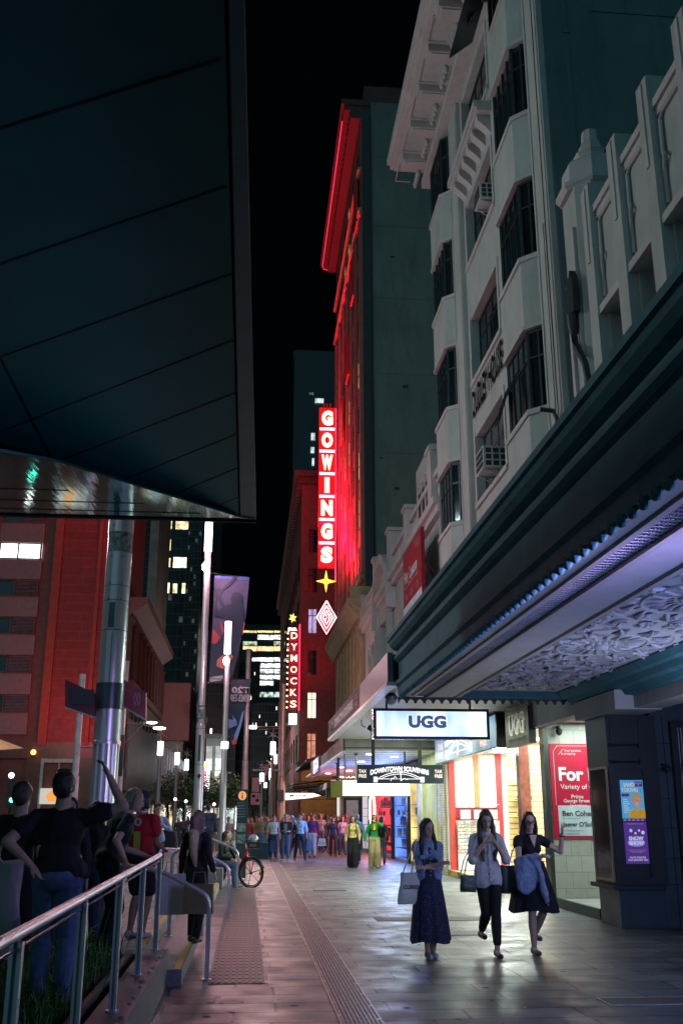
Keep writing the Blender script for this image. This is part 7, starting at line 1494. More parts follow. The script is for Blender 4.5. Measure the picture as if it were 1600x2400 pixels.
def person(label, loc, face=0, H=1.70, fem=True, skin=0, hair=('dark', 'long'), group=None, handL=None, handR=None, footL=(.09, 0), footR=(-.09, 0), lift=(0, 0),
           lean=0, head=(0, 0), top=None, sleeve='short', bottom=('trousers', None), shoes=(.02, .02, .02), vx=.013, extra=None, hipz=None, elbL=None, elbR=None, bulk=1, curl=.4, detail=False, topz=None, sit=False, knee=(0, -1, 0), collar=None):
    """figure facing -Y at face=0; hands and feet are given in its own frame for a 1.70 m body"""
    s = 1.0; P = thing('person', label, 'person', (0, 0, 0), group)
    hz = hipz if hipz else .93; pel = V((0, 0, hz)); sw = .158 if fem else .190; hw = .085
    la = R(lean)
    def up(v):  # bend above the pelvis
        v = V(v); r = v - V((0, 0, .93)); return pel + V((r.x, r.y * math.cos(la) - r.z * math.sin(la), r.z * math.cos(la) + r.y * math.sin(la)))
    neck0, neck1 = up((0, .015, 1.40)), up((0, .0, 1.50)); hy, hp = R(head[0]), R(head[1]); hc = up((0, -.012, 1.585))
    hm = Matrix.Rotation(hy, 3, 'Z') @ Matrix.Rotation(hp, 3, 'X'); hl = lambda x, y, z: hc + hm @ V((x, y, z))
    if hp: hc = hc + V((0, -.035 * math.sin(abs(hp)) * (1 if hp > 0 else -1), -.015 * abs(math.sin(hp))))
    shL, shR = up((sw, .01, 1.358)), up((-sw, .01, 1.358)); hipL, hipR = pel + V((hw, 0, -.02)), pel + V((-hw, 0, -.02))
    aL = V((footL[0], footL[1], .085 + lift[0])); aR = V((footR[0], footR[1], .085 + lift[1]))
    kL, aL = ik(hipL, aL, .43, .42, knee); kR, aR = ik(hipR, aR, .43, .42, knee)
    hL = V(handL) if handL else up((sw + .07, -.02, .86)); hR = V(handR) if handR else up((-sw - .07, -.02, .86))
    eL, hL = ik(shL, hL, .285, .25, elbL or (.3, 1, -.1)); eR, hR = ik(shR, hR, .285, .25, elbR or (-.3, 1, -.1))
    bk_ = (.95 if fem else 1.08) * bulk
    g = MB()
    # skin body
    g.ell(hl(0, .01, .015), (.073, .092, .098), hm, 14, 10).ell(hl(0, -.028, -.045), (.054, .058, .070), hm, 12, 8).cap(neck0, neck1, .056 if fem else .064, .050 if fem else .058)
    g.cap(hl(0, -.088, .01), hl(0, -.100, -.030), .009, .014, 8); g.ell(hl(0, -.083, -.098), (.022, .016, .016), hm, 8, 6)
    for q in (-1, 1): g.ell(hl(q * .074, .012, -.012), (.011, .020, .031), hm, 8, 6)
    def torso(g, e, bust=True, z0=None):
        g.ell(up((0, .0, 1.27)), ((.142 * bk_ if not fem else .125) + e, .098 * bk_ + e, .165 + e), None, 14, 10)
        g.cap(up((-sw + .04, .01, 1.37)), up((sw - .04, .01, 1.365)), .046 + e, .046 + e); g.ell(up((0, .0, 1.09)), (.122 * bk_ + e, .092 * bk_ + e, .13 + e), None, 14, 10)
        if fem and bust:
            for q in (-1, 1): g.ell(up((q * .06, -.075, 1.255)), (.058 + e * .5, .052 + e * .6, .058 + e * .5), None, 10, 8)
    torso(g, -.002); g.ell(pel + V((0, .01, 0)), (.148 * bk_, .108 * bk_, .12), None, 14, 10)
    for sh, e_, h_, sd in ((shL, eL, hL, 1), (shR, eR, hR, -1)):
        g.cap(sh, e_, .046 * bk_, .036 * bk_).cap(e_, h_, .037 * bk_, .025)
    for hp_, k_, a_ in ((hipL, kL, aL), (hipR, kR, aR)):
        g.cap(hp_, k_, .082 * bk_, .054).cap(k_, k_ * .62 + a_ * .38 + V((0, .012, 0)), .053, .055).cap(k_ * .62 + a_ * .38 + V((0, .012, 0)), a_, .055, .034)
        g.cap(a_ + V((0, 0, -.02)), a_ + V((0, -.12, -.055)), .034, .026)
    for sd, e_, h_ in ((1, eL, hL), (-1, eR, hR)):
        d = (h_ - e_).normalized(); nr = V((sd * .9, -.2, .2)) if abs(d.z) > .6 else V((0, -.6, .8)); hand_mb(g, h_ + d * .005, d, nr, 1.0 if fem else 1.08, curl, side=(-1 if sd > 0 else 1))
    body = solid('body', g, skinm(skin), P, vx if not detail else .0075, 2)
    # face
    if True:
        for q in (-1, 1):
            o = MB().ell(hl(q * .028, -.079, .012), (.013, .006, .0065), hm, 10, 6).build('eye', mat('eye_dark', (.02, .015, .012), rough=.2), P, True)
            MB().tube([hl(q * .013, -.088, .031), hl(q * .028, -.089, .036), hl(q * .044, -.078, .031)], .0035, 5).build('eyebrow', HAIR['dark'], P)
        MB().tube([hl(-.022, -.082, -.061), hl(-.010, -.0925, -.065), hl(0, -.094, -.0655), hl(.010, -.0925, -.065), hl(.022, -.082, -.061)], [.002, .0052, .005, .0052, .002], 6).build('mouth', mat('lips', (.38, .12, .11), rough=.45), P)
        if detail == 'smile': MB().tube([hl(-.016, -.0895, -.062), hl(0, -.0985, -.0655), hl(.016, -.0895, -.062)], .0022, 5).build('teeth', mat('teeth', (.75, .72, .68), rough=.3), P)
    # hair
    hk, hs = hair; M = HAIR.get(hk); g = MB()
    if hs != 'none':
        g.ell(hl(0, .026, .036), (.083, .094, .092), hm, 16, 12).ell(hl(0, .055, -.01), (.076, .072, .085), hm, 14, 10)
        if hs in ('long', 'longfront'):
            for q in (-1, 1):
                a = hl(q * .066, -.012, .04); b = hl(q * .082, .0, -.05); c = up((q * .090, -.03 if hs == 'longfront' else .03, 1.40)); d = up((q * (.085 if hs == 'longfront' else .08), -.105 if hs == 'longfront' else .06, 1.22 if hs == 'longfront' else 1.2)); e = up((q * .075, -.125 if hs == 'longfront' else .07, 1.10))
                g.cap(a, b, .026, .030, 8).cap(b, c, .030, .036, 8).cap(c, d, .036, .034, 8)
                if hs == 'longfront': g.cap(d, e, .032, .016, 8)
            g.cap(hl(0, .07, .0), up((0, .09, 1.36)), .075, .07).cap(up((0, .09, 1.36)), up((0, .085, 1.17)), .075, .045)
        if hs == 'bob':
            for q in (-1, 1): g.cap(hl(q * .066, .0, .03), hl(q * .074, .01, -.085), .030, .026, 8)
            g.cap(hl(0, .06, .0), hl(0, .06, -.10), .072, .055)
        if hs == 'bun': g.ell(hl(0, .09, .05), (.035, .035, .035))
        if hs == 'tousled':
            rq = random.Random(len(label))
            for _ in range(16): a = rq.uniform(0, 2 * PI); z = rq.uniform(-.01, .09); g.ell(hl(.07 * math.cos(a) * (1 - z * 3), .02 + .08 * math.sin(a) * (1 - z * 2) if math.sin(a) > -.5 else -.03, .03 + z), (.026, .026, .022), hm, 8, 6)
        hh = solid('hair', g, M, P, vx * .9 if not detail else .009, 1, .006, 22)
    # clothes
    def cap_between(p, q, t): return p + (q - p) * t
    if bottom[0] in ('trousers', 'wide', 'leggings', 'shorts', 'cropped'):
        g = MB(); e = {'trousers': .014, 'wide': .026, 'leggings': .006, 'shorts': .022, 'cropped': .006}[bottom[0]]
        g.ell(pel + V((0, .008, .0)), (.148 * bk_ + e, .110 * bk_ + e, .125), None, 14, 10)
        for hp_, k_, a_ in ((hipL, kL, aL), (hipR, kR, aR)):
            if bottom[0] == 'shorts': g.cap(hp_, cap_between(hp_, k_, .85), .084 + e, .075 + e); continue
            r0, r1, r2 = (.084 * bk_ + e, .058 + e, .046 + e) if bottom[0] != 'wide' else (.09 + e, .082 + e, .092 + e)
            end = cap_between(k_, a_, .80 if bottom[0] == 'cropped' else .97); g.cap(hp_, k_, r0, r1)
            m_ = cap_between(k_, a_, .38) + V((0, .01, 0)); g.cap(k_, m_, r1, (r1 + r2) / 2 + .006).cap(m_, end, (r1 + r2) / 2 + .006, r2)
        solid('trousers' if bottom[0] != 'shorts' else 'shorts', g, bottom[1], P, vx, 2, .006 if bottom[0] != 'leggings' else .002, 9)
    if bottom[0] == 'skirt':
        zt, zb, rt, rb, fl = bottom[2]; n = 64; rows = 14; vs = []; fs = []; cx = (aL.x + aR.x) / 2; cy = (aL.y + aR.y) / 2
        for i in range(rows + 1):
            t = i / rows; z = zt + (zb - zt) * t; r = rt + (rb - rt) * (t ** .85); ox = cx * t * .9; oy = cy * t * .6
            for j in range(n):
                a = 2 * PI * j / n; f = 1 + fl * t * (math.sin(a * 9 + 1.3) * .5 + .3 * math.sin(a * 14 + 2) + .2 * math.sin(a * 5 + 3 * t)); fz = .02 * t * math.sin(a * 3 + 1)
                vs.append((ox + r * f * 1.08 * math.cos(a), oy + r * f * (.80 + .22 * t) * math.sin(a), z + fz))
        for i in range(rows):
            for j in range(n): j2 = (j + 1) % n; fs.append((i * n + j, i * n + j2, (i + 1) * n + j2, (i + 1) * n + j))
        fs.append(tuple(range(n))); MB().add(vs, fs).build('skirt', bottom[1], P, True)
    if top is not None:
        g = MB(); e = .016; torso(g, e); g.ell(pel + V((0, .005, .06)), (.150 * bk_ + e * .8, .110 * bk_ + e * .8, .09), None, 14, 10)
        if topz: 
            for q in (-1, 1): g.cap(up((q * .06, 0, 1.05)), V((q * .08, -.01, topz)), .10, .115 * bk_)
            g.ell(V((0, 0, topz + .03)), (.175 * bk_, .125 * bk_, .07), None, 14, 8)
        for sh, e_, h_ in ((shL, eL, hL), (shR, eR, hR)):
            r = .043 * bk_ + e
            if sleeve == 'short': g.cap(sh, cap_between(sh, e_, .52), r, r + .004)
            elif sleeve == 'elbow': g.cap(sh, e_, r, r + .004).cap(e_, cap_between(e_, h_, .12), r + .002, r - .008)
            elif sleeve == 'long': g.cap(sh, e_, r + .002, r - .004).cap(e_, cap_between(e_, h_, .93), r - .004, .040)
            elif sleeve == 'cap': g.cap(sh, cap_between(sh, e_, .28), r, r)
        if collar: g.cap(up((-.05, .0, 1.43)), up((.05, .0, 1.43)), .05, .05)
        solid('top', g, top, P, vx, 2, .013, 9)
    for a_, nm in ((aL, 0), (aR, 0)):
        g = MB().cap(a_ + V((0, .035, -.045)), a_ + V((0, -.15, -.052)), .040, .034, 10).ell(a_ + V((0, .03, -.03)), (.042, .05, .045)); g.v = [(v[0], v[1], max(v[2], a_.z - .083)) for v in g.v]
        solid('shoe', g, mat('shoe_%02d%02d%02d' % tuple(int(c * 99) for c in shoes), shoes, rough=.5), P, .012, 1)
    J = dict(up=up, hl=hl, hm=hm, hL=hL, hR=hR, eL=eL, eR=eR, shL=shL, shR=shR, aL=aL, aR=aR, pel=pel, P=P)
    if extra: extra(J)
    k = H / 1.70; P.scale = (k, k, k); P.location = loc; P.rotation_euler = (0, 0, R(face))
    return P, J
def held(P, J, o):  # things a person holds are things of their own; place them in the person's frame
    o.location = P.location + Matrix.Rotation(P.rotation_euler.z, 3, 'Z') @ (o.location * P.scale[0]); o.rotation_euler = P.rotation_euler; o.scale = P.scale; return o
def bag(P, J, label, name, m, c, sx, sy, sz, straps, taper=.85, text_=None, sm=.004):
    t = thing(name, label, 'bag', tuple(c)); c = V(c); n = 12; vs = []; fs = []
    for i in range(9):
        q = i / 8; z = c.z - sz / 2 + sz * q; w_ = 1 - (1 - taper) * q; b_ = math.sin(PI * (.15 + .7 * q)) 
        for j in range(24):
            a = 2 * PI * j / 24; ca, sa = math.cos(a), math.sin(a); ex = .55; x = sx / 2 * w_ * (abs(ca) ** ex) * (1 if ca > 0 else -1); y = sy / 2 * (.4 + .6 * b_) * (abs(sa) ** .6) * (1 if sa > 0 else -1)
            vs.append((c.x + x + sm * math.sin(7 * q + a * 3), c.y + y + sm * math.sin(9 * q + a * 2), z + sm * math.sin(a * 2)))
    for i in range(8):
        for j in range(24): j2 = (j + 1) % 24; fs.append((i * 24 + j, i * 24 + j2, (i + 1) * 24 + j2, (i + 1) * 24 + j))
    fs += [tuple(range(24))[::-1], tuple(range(8 * 24, 9 * 24))]; MB().add(vs, fs).build('body', m, t, True)
    for s_ in straps: MB().tube(s_, .012, 6, sc=(1.4, .5)).build('strap', m, t, True)
    if text_: text('lettering', text_, mat('bag_ink', (.02, .02, .02)), t, (c.x, c.y - sy / 2 - .006, c.z + sz * .05), UX, UZ, sx * .6, None, bold=.02, ext=.002)
    return held(P, J, t)

# ---- the three women ----
denim = clothm('light_denim', (.22, .28, .45), .25, 30)
floral = mat('cloth_floral', (.035, .04, .13), rough=.85, var=.1)
def floral_nodes():
    m = floral; t = m.node_tree; b = t.nodes['Principled BSDF']; vo = t.nodes.new('ShaderNodeTexVoronoi'); vo.inputs['Scale'].default_value = 42; tc = t.nodes.new('ShaderNodeTexCoord'); t.links.new(tc.outputs['Object'], vo.inputs[0])
    cr = t.nodes.new('ShaderNodeValToRGB'); cr.color_ramp.elements[0].position = .16; cr.color_ramp.elements[0].color = (.22, .2, .26, 1); cr.color_ramp.elements[1].position = .22; cr.color_ramp.elements[1].color = (.022, .024, .06, 1); t.links.new(vo.outputs['Distance'], cr.inputs[0]); t.links.new(cr.outputs[0], b.inputs['Base Color'])
floral_nodes()
def ex1(J):
    P, up, hl = J['P'], J['up'], J['hl']
    g = MB().ell(up((0, -.005, 1.12)), (.15, .115, .16)).ell(up((0, 0, 1.27)), (.135, .11, .15)); solid('dress_bodice', g, floral, P, .012, 2)
    g = MB()
    for k in range(7): g.ell(up((.0, -.135, 1.30 - k * .05)), (.008, .006, .008), n=6, m=4)
    g.build('buttons', mat('button_white', (.7, .7, .7)), P); g = MB()
    for q in (-1, 1): g.box((q * .10 - .035, -.150, 1.20), (q * .10 + .035, -.142, 1.25)); 
    g.build('jacket_pockets', denim, P)
    MB().tube([hl(-.016, -.0895, -.062), hl(0, -.0985, -.068), hl(.016, -.0895, -.062)], .0026, 5).build('teeth', mat('teeth', (.75, .72, .68), rough=.3), P)
P1, J1 = person('smiling woman with folded arms in a denim jacket over a long navy floral dress', (2.23, 12.88, 0), face=4, H=1.60, hair=('dark', 'longfront'), handL=(-.09, -.20, 1.10), handR=(.10, -.19, 1.14), elbL=(.45, .1, -.9), elbR=(-.45, .1, -.9), footL=(.05, .03), footR=(-.05, -.10), top=denim, sleeve='elbow', bottom=('skirt', floral, (1.08, .20, .135, .235, .15)), shoes=(.5, .48, .5), head=(22, 14), detail='smile', extra=ex1, curl=.7, topz=.98)
bag(P1, J1, 'cream cotton tote bag with faint printed word on the shoulder of the denim-jacketed woman', 'tote_bag', clothm('cream', (.72, .68, .60), .08, 5), (-.25, -.04, .84), .34, .10, .38, [[(-.17, -.08, 1.42), (-.22, -.10, 1.2), (-.24, -.08, 1.02)], [(-.17, .05, 1.42), (-.25, .04, 1.2), (-.34, -.0, 1.02)]], .72, 'CURIO', .008)
def ex2(J):
    P, up, hl = J['P'], J['up'], J['hl']; g = MB()
    for k in range(6): g.ell(up((.0, -.150 - .003 * k, 1.27 - k * .09)), (.006, .005, .006), n=6, m=4)
    g.build('buttons', M_dark, P); g = MB(); g.box((-.012, -.156, .86), (.012, -.150, 1.28)); g.build('button_placket', clothm('white2', (.60, .57, .58)), P)
white_c = clothm('white', (.56, .53, .55), .06, 4)
P2, J2 = person('laughing woman in a loose white shirt and black leggings, both hands clasped at her chin', (3.0, 13.0, 0), face=2, H=1.71, hair=('brown', 'longfront'), handL=(.075, -.17, 1.305), handR=(-.075, -.175, 1.30), elbL=(.5, .0, -1), elbR=(-.5, .0, -1), footL=(.03, -.20), footR=(-.02, .32), lift=(0, .16), top=white_c, sleeve='elbow', bottom=('cropped', clothm('black_legging', (.012, .012, .014), .2)), shoes=(.04, .03, .03), head=(-4, 24), detail='smile', extra=ex2, curl=.95, topz=.86, bulk=1.04)
t = bag(P2, J2, 'small green snakeskin crossbody bag at the hip of the woman in white', 'shoulder_bag', mat('snake_green', (.06, .10, .07), rough=.4, var=.9, scale=50), (-.27, -.08, .83), .20, .09, .19, [[(-.14, -.06, 1.40), (-.27, -.07, 1.1), (-.32, -.07, .9)], [(-.10, .10, 1.38), (-.28, .06, 1.1), (-.36, -.02, .9)]], .95)
blk = clothm('black_dress', (.010, .010, .014), .3, 6)
def ex3(J):
    P, up, hl, hm = J['P'], J['up'], J['hl'], J['hm']; g = MB()
    for q in (-1, 1): g.tube([hl(q * .031 + .024 * math.cos(a), -.100, .008 + .018 * math.sin(a)) for a in [2 * PI * i / 14 for i in range(15)]], .0032, 5, caps=False)
    g.tube([hl(-.008, -.100, .012), hl(.008, -.100, .012)], .003, 5); 
    for q in (-1, 1): g.tube([hl(q * .054, -.098, .012), hl(q * .076, .01, .008)], .0025, 5)
    g.build('glasses', M_dark, P); MB().prism([up((-.05, -.118, 1.42)), up((.05, -.118, 1.42)), up((0, -.150, 1.27))], (0, -.006, 0)).build('neckline_skin', skinm(3), P)
    w_ = J['hL']; MB().tube([w_ + V((.022 * math.cos(a), .022 * math.sin(a) * .9, -.015 + .006 * math.sin(a))) * 1.4 for a in [2 * PI * i / 10 for i in range(11)]], .008, 6, caps=False).build('watch_strap', M_dark, P)
    for q in (-1,): MB().ell(hl(q * .080, .0, -.055), (.008, .008, .022)).build('earring', mat('earring', (.6, .6, .65), metal=.6, rough=.3), P)
    MB().tube([up((-.14 * math.cos(a), -.115 * math.sin(a), 1.075)) for a in [2 * PI * i / 20 for i in range(21)]], .014, 6, caps=False).build('waistband', blk, P)
P3, J3 = person('woman with glasses in a black V-neck dress, raising one hand and holding a phone', (3.60, 13.15, 0), face=6, H=1.68, fem=True, skin=3, hair=('dark', 'long'), handL=(.38, -.16, 1.43), handR=(-.02, -.30, 1.16), elbL=(.9, .1, -1), elbR=(-.9, .2, -.6), footL=(.10, .22), footR=(-.05, -.10), lift=(.13, 0), top=blk, sleeve='cap', bottom=('skirt', blk, (1.10, .50, .155, .29, .13)), shoes=(.10, .08, .09), head=(-8, 12), detail=True, extra=ex3, curl=.35, bulk=1.12)
t = thing('phone', 'white phone in the hand of the woman in black', 'phone', (.05, -.38, 1.17)); MB().obox((.05, -.37, 1.185), .075, .15, .010, Matrix.Rotation(.15, 3, 'X')).build('body', mat('phone_white', (.6, .6, .62), rough=.2), t); held(P3, J3, t)
t = thing('draped_jacket', 'light denim jacket hanging over the forearm of the woman in black', 'jacket', (-.12, -.25, 1.1)); g = MB()
g.cap((-.24, -.18, 1.10), (-.04, -.31, 1.17), .055, .048).ell((-.15, -.27, .96), (.135, .05, .20)).ell((-.17, -.27, .84), (.12, .045, .13)).cap((-.04, -.30, 1.10), (.055, -.33, .64), .050, .034).cap((-.25, -.24, 1.05), (-.26, -.25, .80), .05, .04)
solid('fabric', g, denim, t, .010, 2, .020, 13); MB().ell((.055, -.37, .60), (.008, .005, .008)).build('cuff_button', mat('button_white', (.7, .7, .7)), t); held(P3, J3, t)
bag(P3, J3, 'dark green shoulder bag behind the draped denim jacket', 'shoulder_bag', mat('dark_green_leather', (.02, .035, .025), rough=.45), (-.30, .02, .88), .26, .14, .34, [[(-.15, .0, 1.4), (-.25, .0, 1.2), (-.30, .0, 1.04)]], .9)

# ---- two bright women further back and neighbours ----
def wy(px, Y): return atZ(px, 2000, 0).x
def gx(px, py): v = atZ(px, py, 0); return (v.x, v.y, 0)
def ex_bp(J): 
    for q in (-1, 1): MB().tube([J['up']((q * .10, -.10, 1.10)), J['up']((q * .11, -.13, 1.25)), J['up']((q * .11, -.06, 1.42)), J['up']((q * .11, .10, 1.38))], .014, 5).build('backpack_strap', M_dark, J['P'])
person('woman in a pale yellow blouse and wide black trousers with backpack straps', (3.56, 35.3, 0), face=-6, H=1.66, hair=('dark', 'long'), top=clothm('yellow', (.75, .62, .25)), sleeve='long', bottom=('wide', clothm('black_wide', (.012, .014, .016))), head=(25, 4), footL=(.08, -.12), footR=(-.08, .10), handL=(.24, -.10, .90), extra=ex_bp, collar=True)
person('woman in an emerald wrap top and beige wide trousers, one hand at her mouth', (4.26, 35.0, 0), face=0, H=1.69, hair=('dark', 'long'), top=clothm('emerald', (.01, .30, .08)), sleeve='long', bottom=('wide', clothm('beige', (.45, .40, .24))), handL=(.03, -.17, 1.47), elbL=(1, -.2, -.6), handR=(-.30, -.05, .88), footL=(.10, -.05), footR=(-.09, .12), head=(5, 5), shoes=(.6, .6, .5), bulk=1.05, skin=1, extra=lambda J: MB().prism([J['up']((-.045, -.125, 1.42)), J['up']((.045, -.125, 1.42)), J['up']((.03, -.150, 1.22)), J['up']((-.05, -.150, 1.22))], (0, -.006, 0)).build('yellow_camisole', clothm('camisole', (.85, .55, .02)), J['P']))
v = gx(846, 2020); person('person in a pale blue hooded top walking away between the two bright women', (4.05, 38.5, 0), face=180, H=1.72, fem=False, hair=('grey', 'short'), top=clothm('hoodie', (.30, .45, .62)), sleeve='long', bottom=('trousers', clothm('navy', (.03, .05, .12))), footL=(.08, .1), footR=(-.08, -.1), vx=.018, shoes=(.5, .5, .5), collar=True, extra=lambda J: solid('hood', MB().ell(J['up']((0, .10, 1.40)), (.12, .06, .09)), clothm('hoodie', (.3, .45, .62)), J['P'], .02, 1))
person('person in dark grey walking behind the emerald-topped woman with a dark backpack', (4.85, 37.6, 0), face=170, H=1.64, hair=('dark', 'short'), top=clothm('darkgrey', (.06, .08, .08)), sleeve='long', bottom=('trousers', clothm('jeans', (.08, .13, .22))), footL=(.08, .1), footR=(-.08, -.1), vx=.018, extra=lambda J: solid('backpack', MB().ell(J['up']((0, .17, 1.2)), (.15, .11, .24)), M_dark, J['P'], .02, 1))
# ---- the front of the oncoming crowd ----
jeans = clothm('jeans', (.08, .13, .22)); djeans = clothm('darkjeans', (.02, .035, .07)); cm = clothm
W = dict(footL=(.10, -.22), footR=(-.10, .20), vx=.018)
person('grey-haired man in a black open jacket and jeans walking beside the man in light blue', (1.50, 40.6, 0), face=-8, H=1.72, fem=False, hair=('grey', 'short'), top=cm('blackjacket', (.02, .022, .03)), sleeve='elbow', bottom=('trousers', jeans), handR=(-.10, -.22, 1.10), handL=(.10, -.22, 1.08), shoes=(.3, .3, .35), head=(18, 6), footL=(.12, -.25), footR=(-.14, .15), vx=.018, extra=lambda J: MB().box((-.06, -.17, 1.0), (.06, -.155, 1.36)).build('shirt_front', cm('greyshirt', (.25, .27, .3)), J['P']))
person('man in a light blue shirt leaning his head towards the grey-haired man, hand raised', (2.08, 41.2, 0), face=8, H=1.76, fem=False, skin=1, hair=('dark', 'short'), top=cm('lightblue', (.35, .52, .68)), sleeve='elbow', bottom=('trousers', djeans), handR=(-.16, -.2, 1.42), head=(-40, 14), footL=(.16, -.22), footR=(-.16, .22), vx=.018, shoes=(.1, .1, .1))
t = thing('shopping_bag', 'blue paper shopping bag carried by the man in light blue', 'bag', (2.40, 41.0, .4)); MB().prism([(2.30, 41.0, .38), (2.52, 41.0, .34), (2.56, 41.0, .74), (2.36, 41.0, .78)], (0, .1, 0)).build('body', mat('blue_paper', (.08, .16, .38), rough=.5), t); MB().tube([(2.38, 41.05, .78), (2.40, 41.05, .90), (2.52, 41.05, .75)], .008, 5).build('handle', mb_, t)
person('man in a cream shirt with a strap, half hidden behind the grey-haired man', (1.08, 42.6, 0), face=0, H=1.70, fem=False, skin=1, hair=('dark', 'short'), top=cm('creamshirt', (.55, .52, .45)), sleeve='elbow', bottom=('trousers', djeans), **W)
t = thing('shopping_bag', 'navy shopping bag hanging left of the grey-haired man', 'bag', (.98, 41.9, .3)); MB().box((.92, 41.8, .30), (1.12, 41.95, .72)).build('body', mat('navy_paper', (.04, .07, .18), rough=.5), t); MB().tube([(.96, 41.87, .72), (1.02, 41.87, .86), (1.08, 41.87, .72)], .008, 5).build('handle', mb_, t)
person('bearded man in a purple shirt and pale jeans', (2.75, 44.3, 0), face=-4, H=1.74, fem=False, skin=2, hair=('dark', 'short'), top=cm('purple', (.10, .03, .16)), sleeve='long', bottom=('trousers', cm('palejeans', (.45, .52, .60))), handL=(.32, -.1, .85), extra=lambda J: solid('beard', MB().ell(J['hl'](0, -.06, -.085), (.045, .04, .035)), HAIR['dark'], J['P'], .012, 1), **W)
t = thing('shopping_bag', 'striped white and dark bag carried by the bearded man', 'bag', (3.15, 44.2, .5)); MB().prism([(2.98, 44.2, .46), (3.34, 44.2, .46), (3.30, 44.2, .76), (3.02, 44.2, .76)], (0, .12, 0)).build('body', mat('striped_bag', (.45, .48, .48), var=.9, scale=6, stretch=(.1, .1, 3)), t, True); MB().tube([(3.08, 44.2, .78), (3.12, 44.2, .9), (3.2, 44.2, .78)], .008, 5).build('handle', mb_, t)
person('person in a navy sweater, dark trousers and face mask walking alone', (3.73, 45.4, 0), face=0, H=1.62, hair=('dark', 'bob'), top=cm('navysweater', (.03, .04, .12)), sleeve='long', bottom=('trousers', cm('charcoal', (.03, .035, .05))), extra=lambda J: MB().ell(J['hl'](0, -.07, -.06), (.05, .035, .04)).build('face_mask', mat('mask_blue', (.2, .3, .45)), J['P']), **W)
person('woman with long dark hair, pale top and shoulder bag beside the masked person', (4.28, 47.0, 0), face=6, H=1.66, hair=('dark', 'long'), top=cm('palelilac', (.5, .48, .58)), sleeve='long', bottom=('trousers', jeans), extra=lambda J: solid('shoulder_bag', MB().ell((.22, -.08, 1.0), (.12, .08, .13)), cm('khaki', (.25, .22, .15)), J['P'], .02, 1), **W)
# ---- deeper crowd ----
cc = [((.6, .35, .28), 'salmon'), ((.04, .04, .05), 'black'), ((.35, .06, .07), 'maroon'), ((.6, .58, .55), 'off-white'), ((.12, .2, .12), 'olive'), ((.45, .3, .12), 'tan'), ((.1, .15, .3), 'blue'), ((.3, .1, .35), 'violet')]
pants = [(djeans, 'dark jeans'), (cm('blackp', (.012, .012, .014)), 'black trousers'), (jeans, 'blue jeans'), (cm('khakip', (.25, .2, .13)), 'khaki trousers')]
rp = random.Random(12)
where = [(589, 50, 'beside the information pillar, leftmost of the crowd'), (607, 56, 'just right of the bicycle basket'), (617, 62, 'left of the caramel-topped woman'), (628, 47, 'with the green bag'), (637, 58, 'right of the green bag'), (644, 66, 'left of the signal mast'), (652, 75, 'at the foot of the signal mast'), (672, 72, 'right of the signal mast'), (683, 60, 'between the two walking couples'), (693, 68, 'behind the man in light blue'), (712, 52, 'behind the bearded man, left side'), (728, 50, 'tall, right of the bearded man'), (738, 55, 'with bare legs, right of the bearded man'), (748, 60, 'behind the masked person, left side'), (757, 54, 'looking left beside the masked person'), (764, 70, 'far behind the masked person'), (778, 62, 'right behind the masked person'), (795, 58, 'beside the crimson shop window'), (804, 52, 'just left of the yellow-bloused woman'), (662, 84, 'far away under the white wedge sign'), (700, 88, 'far away by the green portico'), (718, 80, 'far away beyond the bearded man'), (632, 92, 'far away under the pink banners'), (598, 80, 'far away above the bench'), (742, 90, 'far away near the portico pier'), (786, 76, 'far away by the dark door'), (580, 46, 'close behind the bicycle, left'), (600, 49, 'above the bicycle basket'), (623, 53, 'behind the caramel-topped woman'), (646, 50, 'left of the grey-haired man'), (668, 56, 'behind the grey-haired man'), (690, 54, 'tall, behind the man in light blue'), (703, 58, 'just left of the bearded man'), (720, 62, 'behind the bearded man, right side'), (745, 52, 'in front of the tan pier'), (768, 56, 'right behind the masked person, facing the door'), (786, 53, 'beside the long-haired bag carrier'), (800, 64, 'under the pink lightbox'), (812, 50, 'right by the glowing oval ring'), (664, 47, 'just behind the light blue shirt, left'), (676, 48, 'between the grey-haired and light-blue men'), (699, 47, 'close behind the bearded man, left'), (735, 48, 'between the bearded man and the masked person'), (752, 50, 'close behind the masked person'), (775, 49, 'next to the long-haired bag carrier'), (612, 45, 'near the bench'), (641, 45, 'close left of the cream-shirted man'), (722, 47, 'overlapping the bearded man')]
for k, (px, Y, wh) in enumerate(where):
    v = atY(px, 1940, Y); q = cc[k % 8]; b = pants[rp.randrange(4)]; f = rp.random() < .5
    if k == 3: q = ((.45, .16, .06), 'caramel'); b = pants[1]; f = True
    if k == 11: q = ((.75, .40, .30), 'peach'); f = False
    kw = dict(footL=(.1, rp.uniform(-.25, .1)), footR=(-.1, rp.uniform(-.05, .25)))
    person('pedestrian in a %s top and %s %s' % (q[1], b[1], wh), (v.x, Y, 0), face=rp.choice((0, 8, -10, 0, 5)) + (180 if k in (6, 15, 20) else 0), H=rp.uniform(1.58, 1.80) if k != 11 else 1.86, fem=f, skin=rp.randrange(4), hair=(rp.choice(('dark', 'brown', 'dark', 'blond')), 'long' if f else 'short'), group='pedestrians in the far crowd', top=cm('cr%d_%s' % (k % 8 if k not in (3, 11) else k, q[1]), tuple(c_ * .6 for c_ in q[0])), sleeve=rp.choice(('short', 'long')), bottom=('shorts' if k in (12,) else 'trousers', b[0]), vx=.028, **kw)
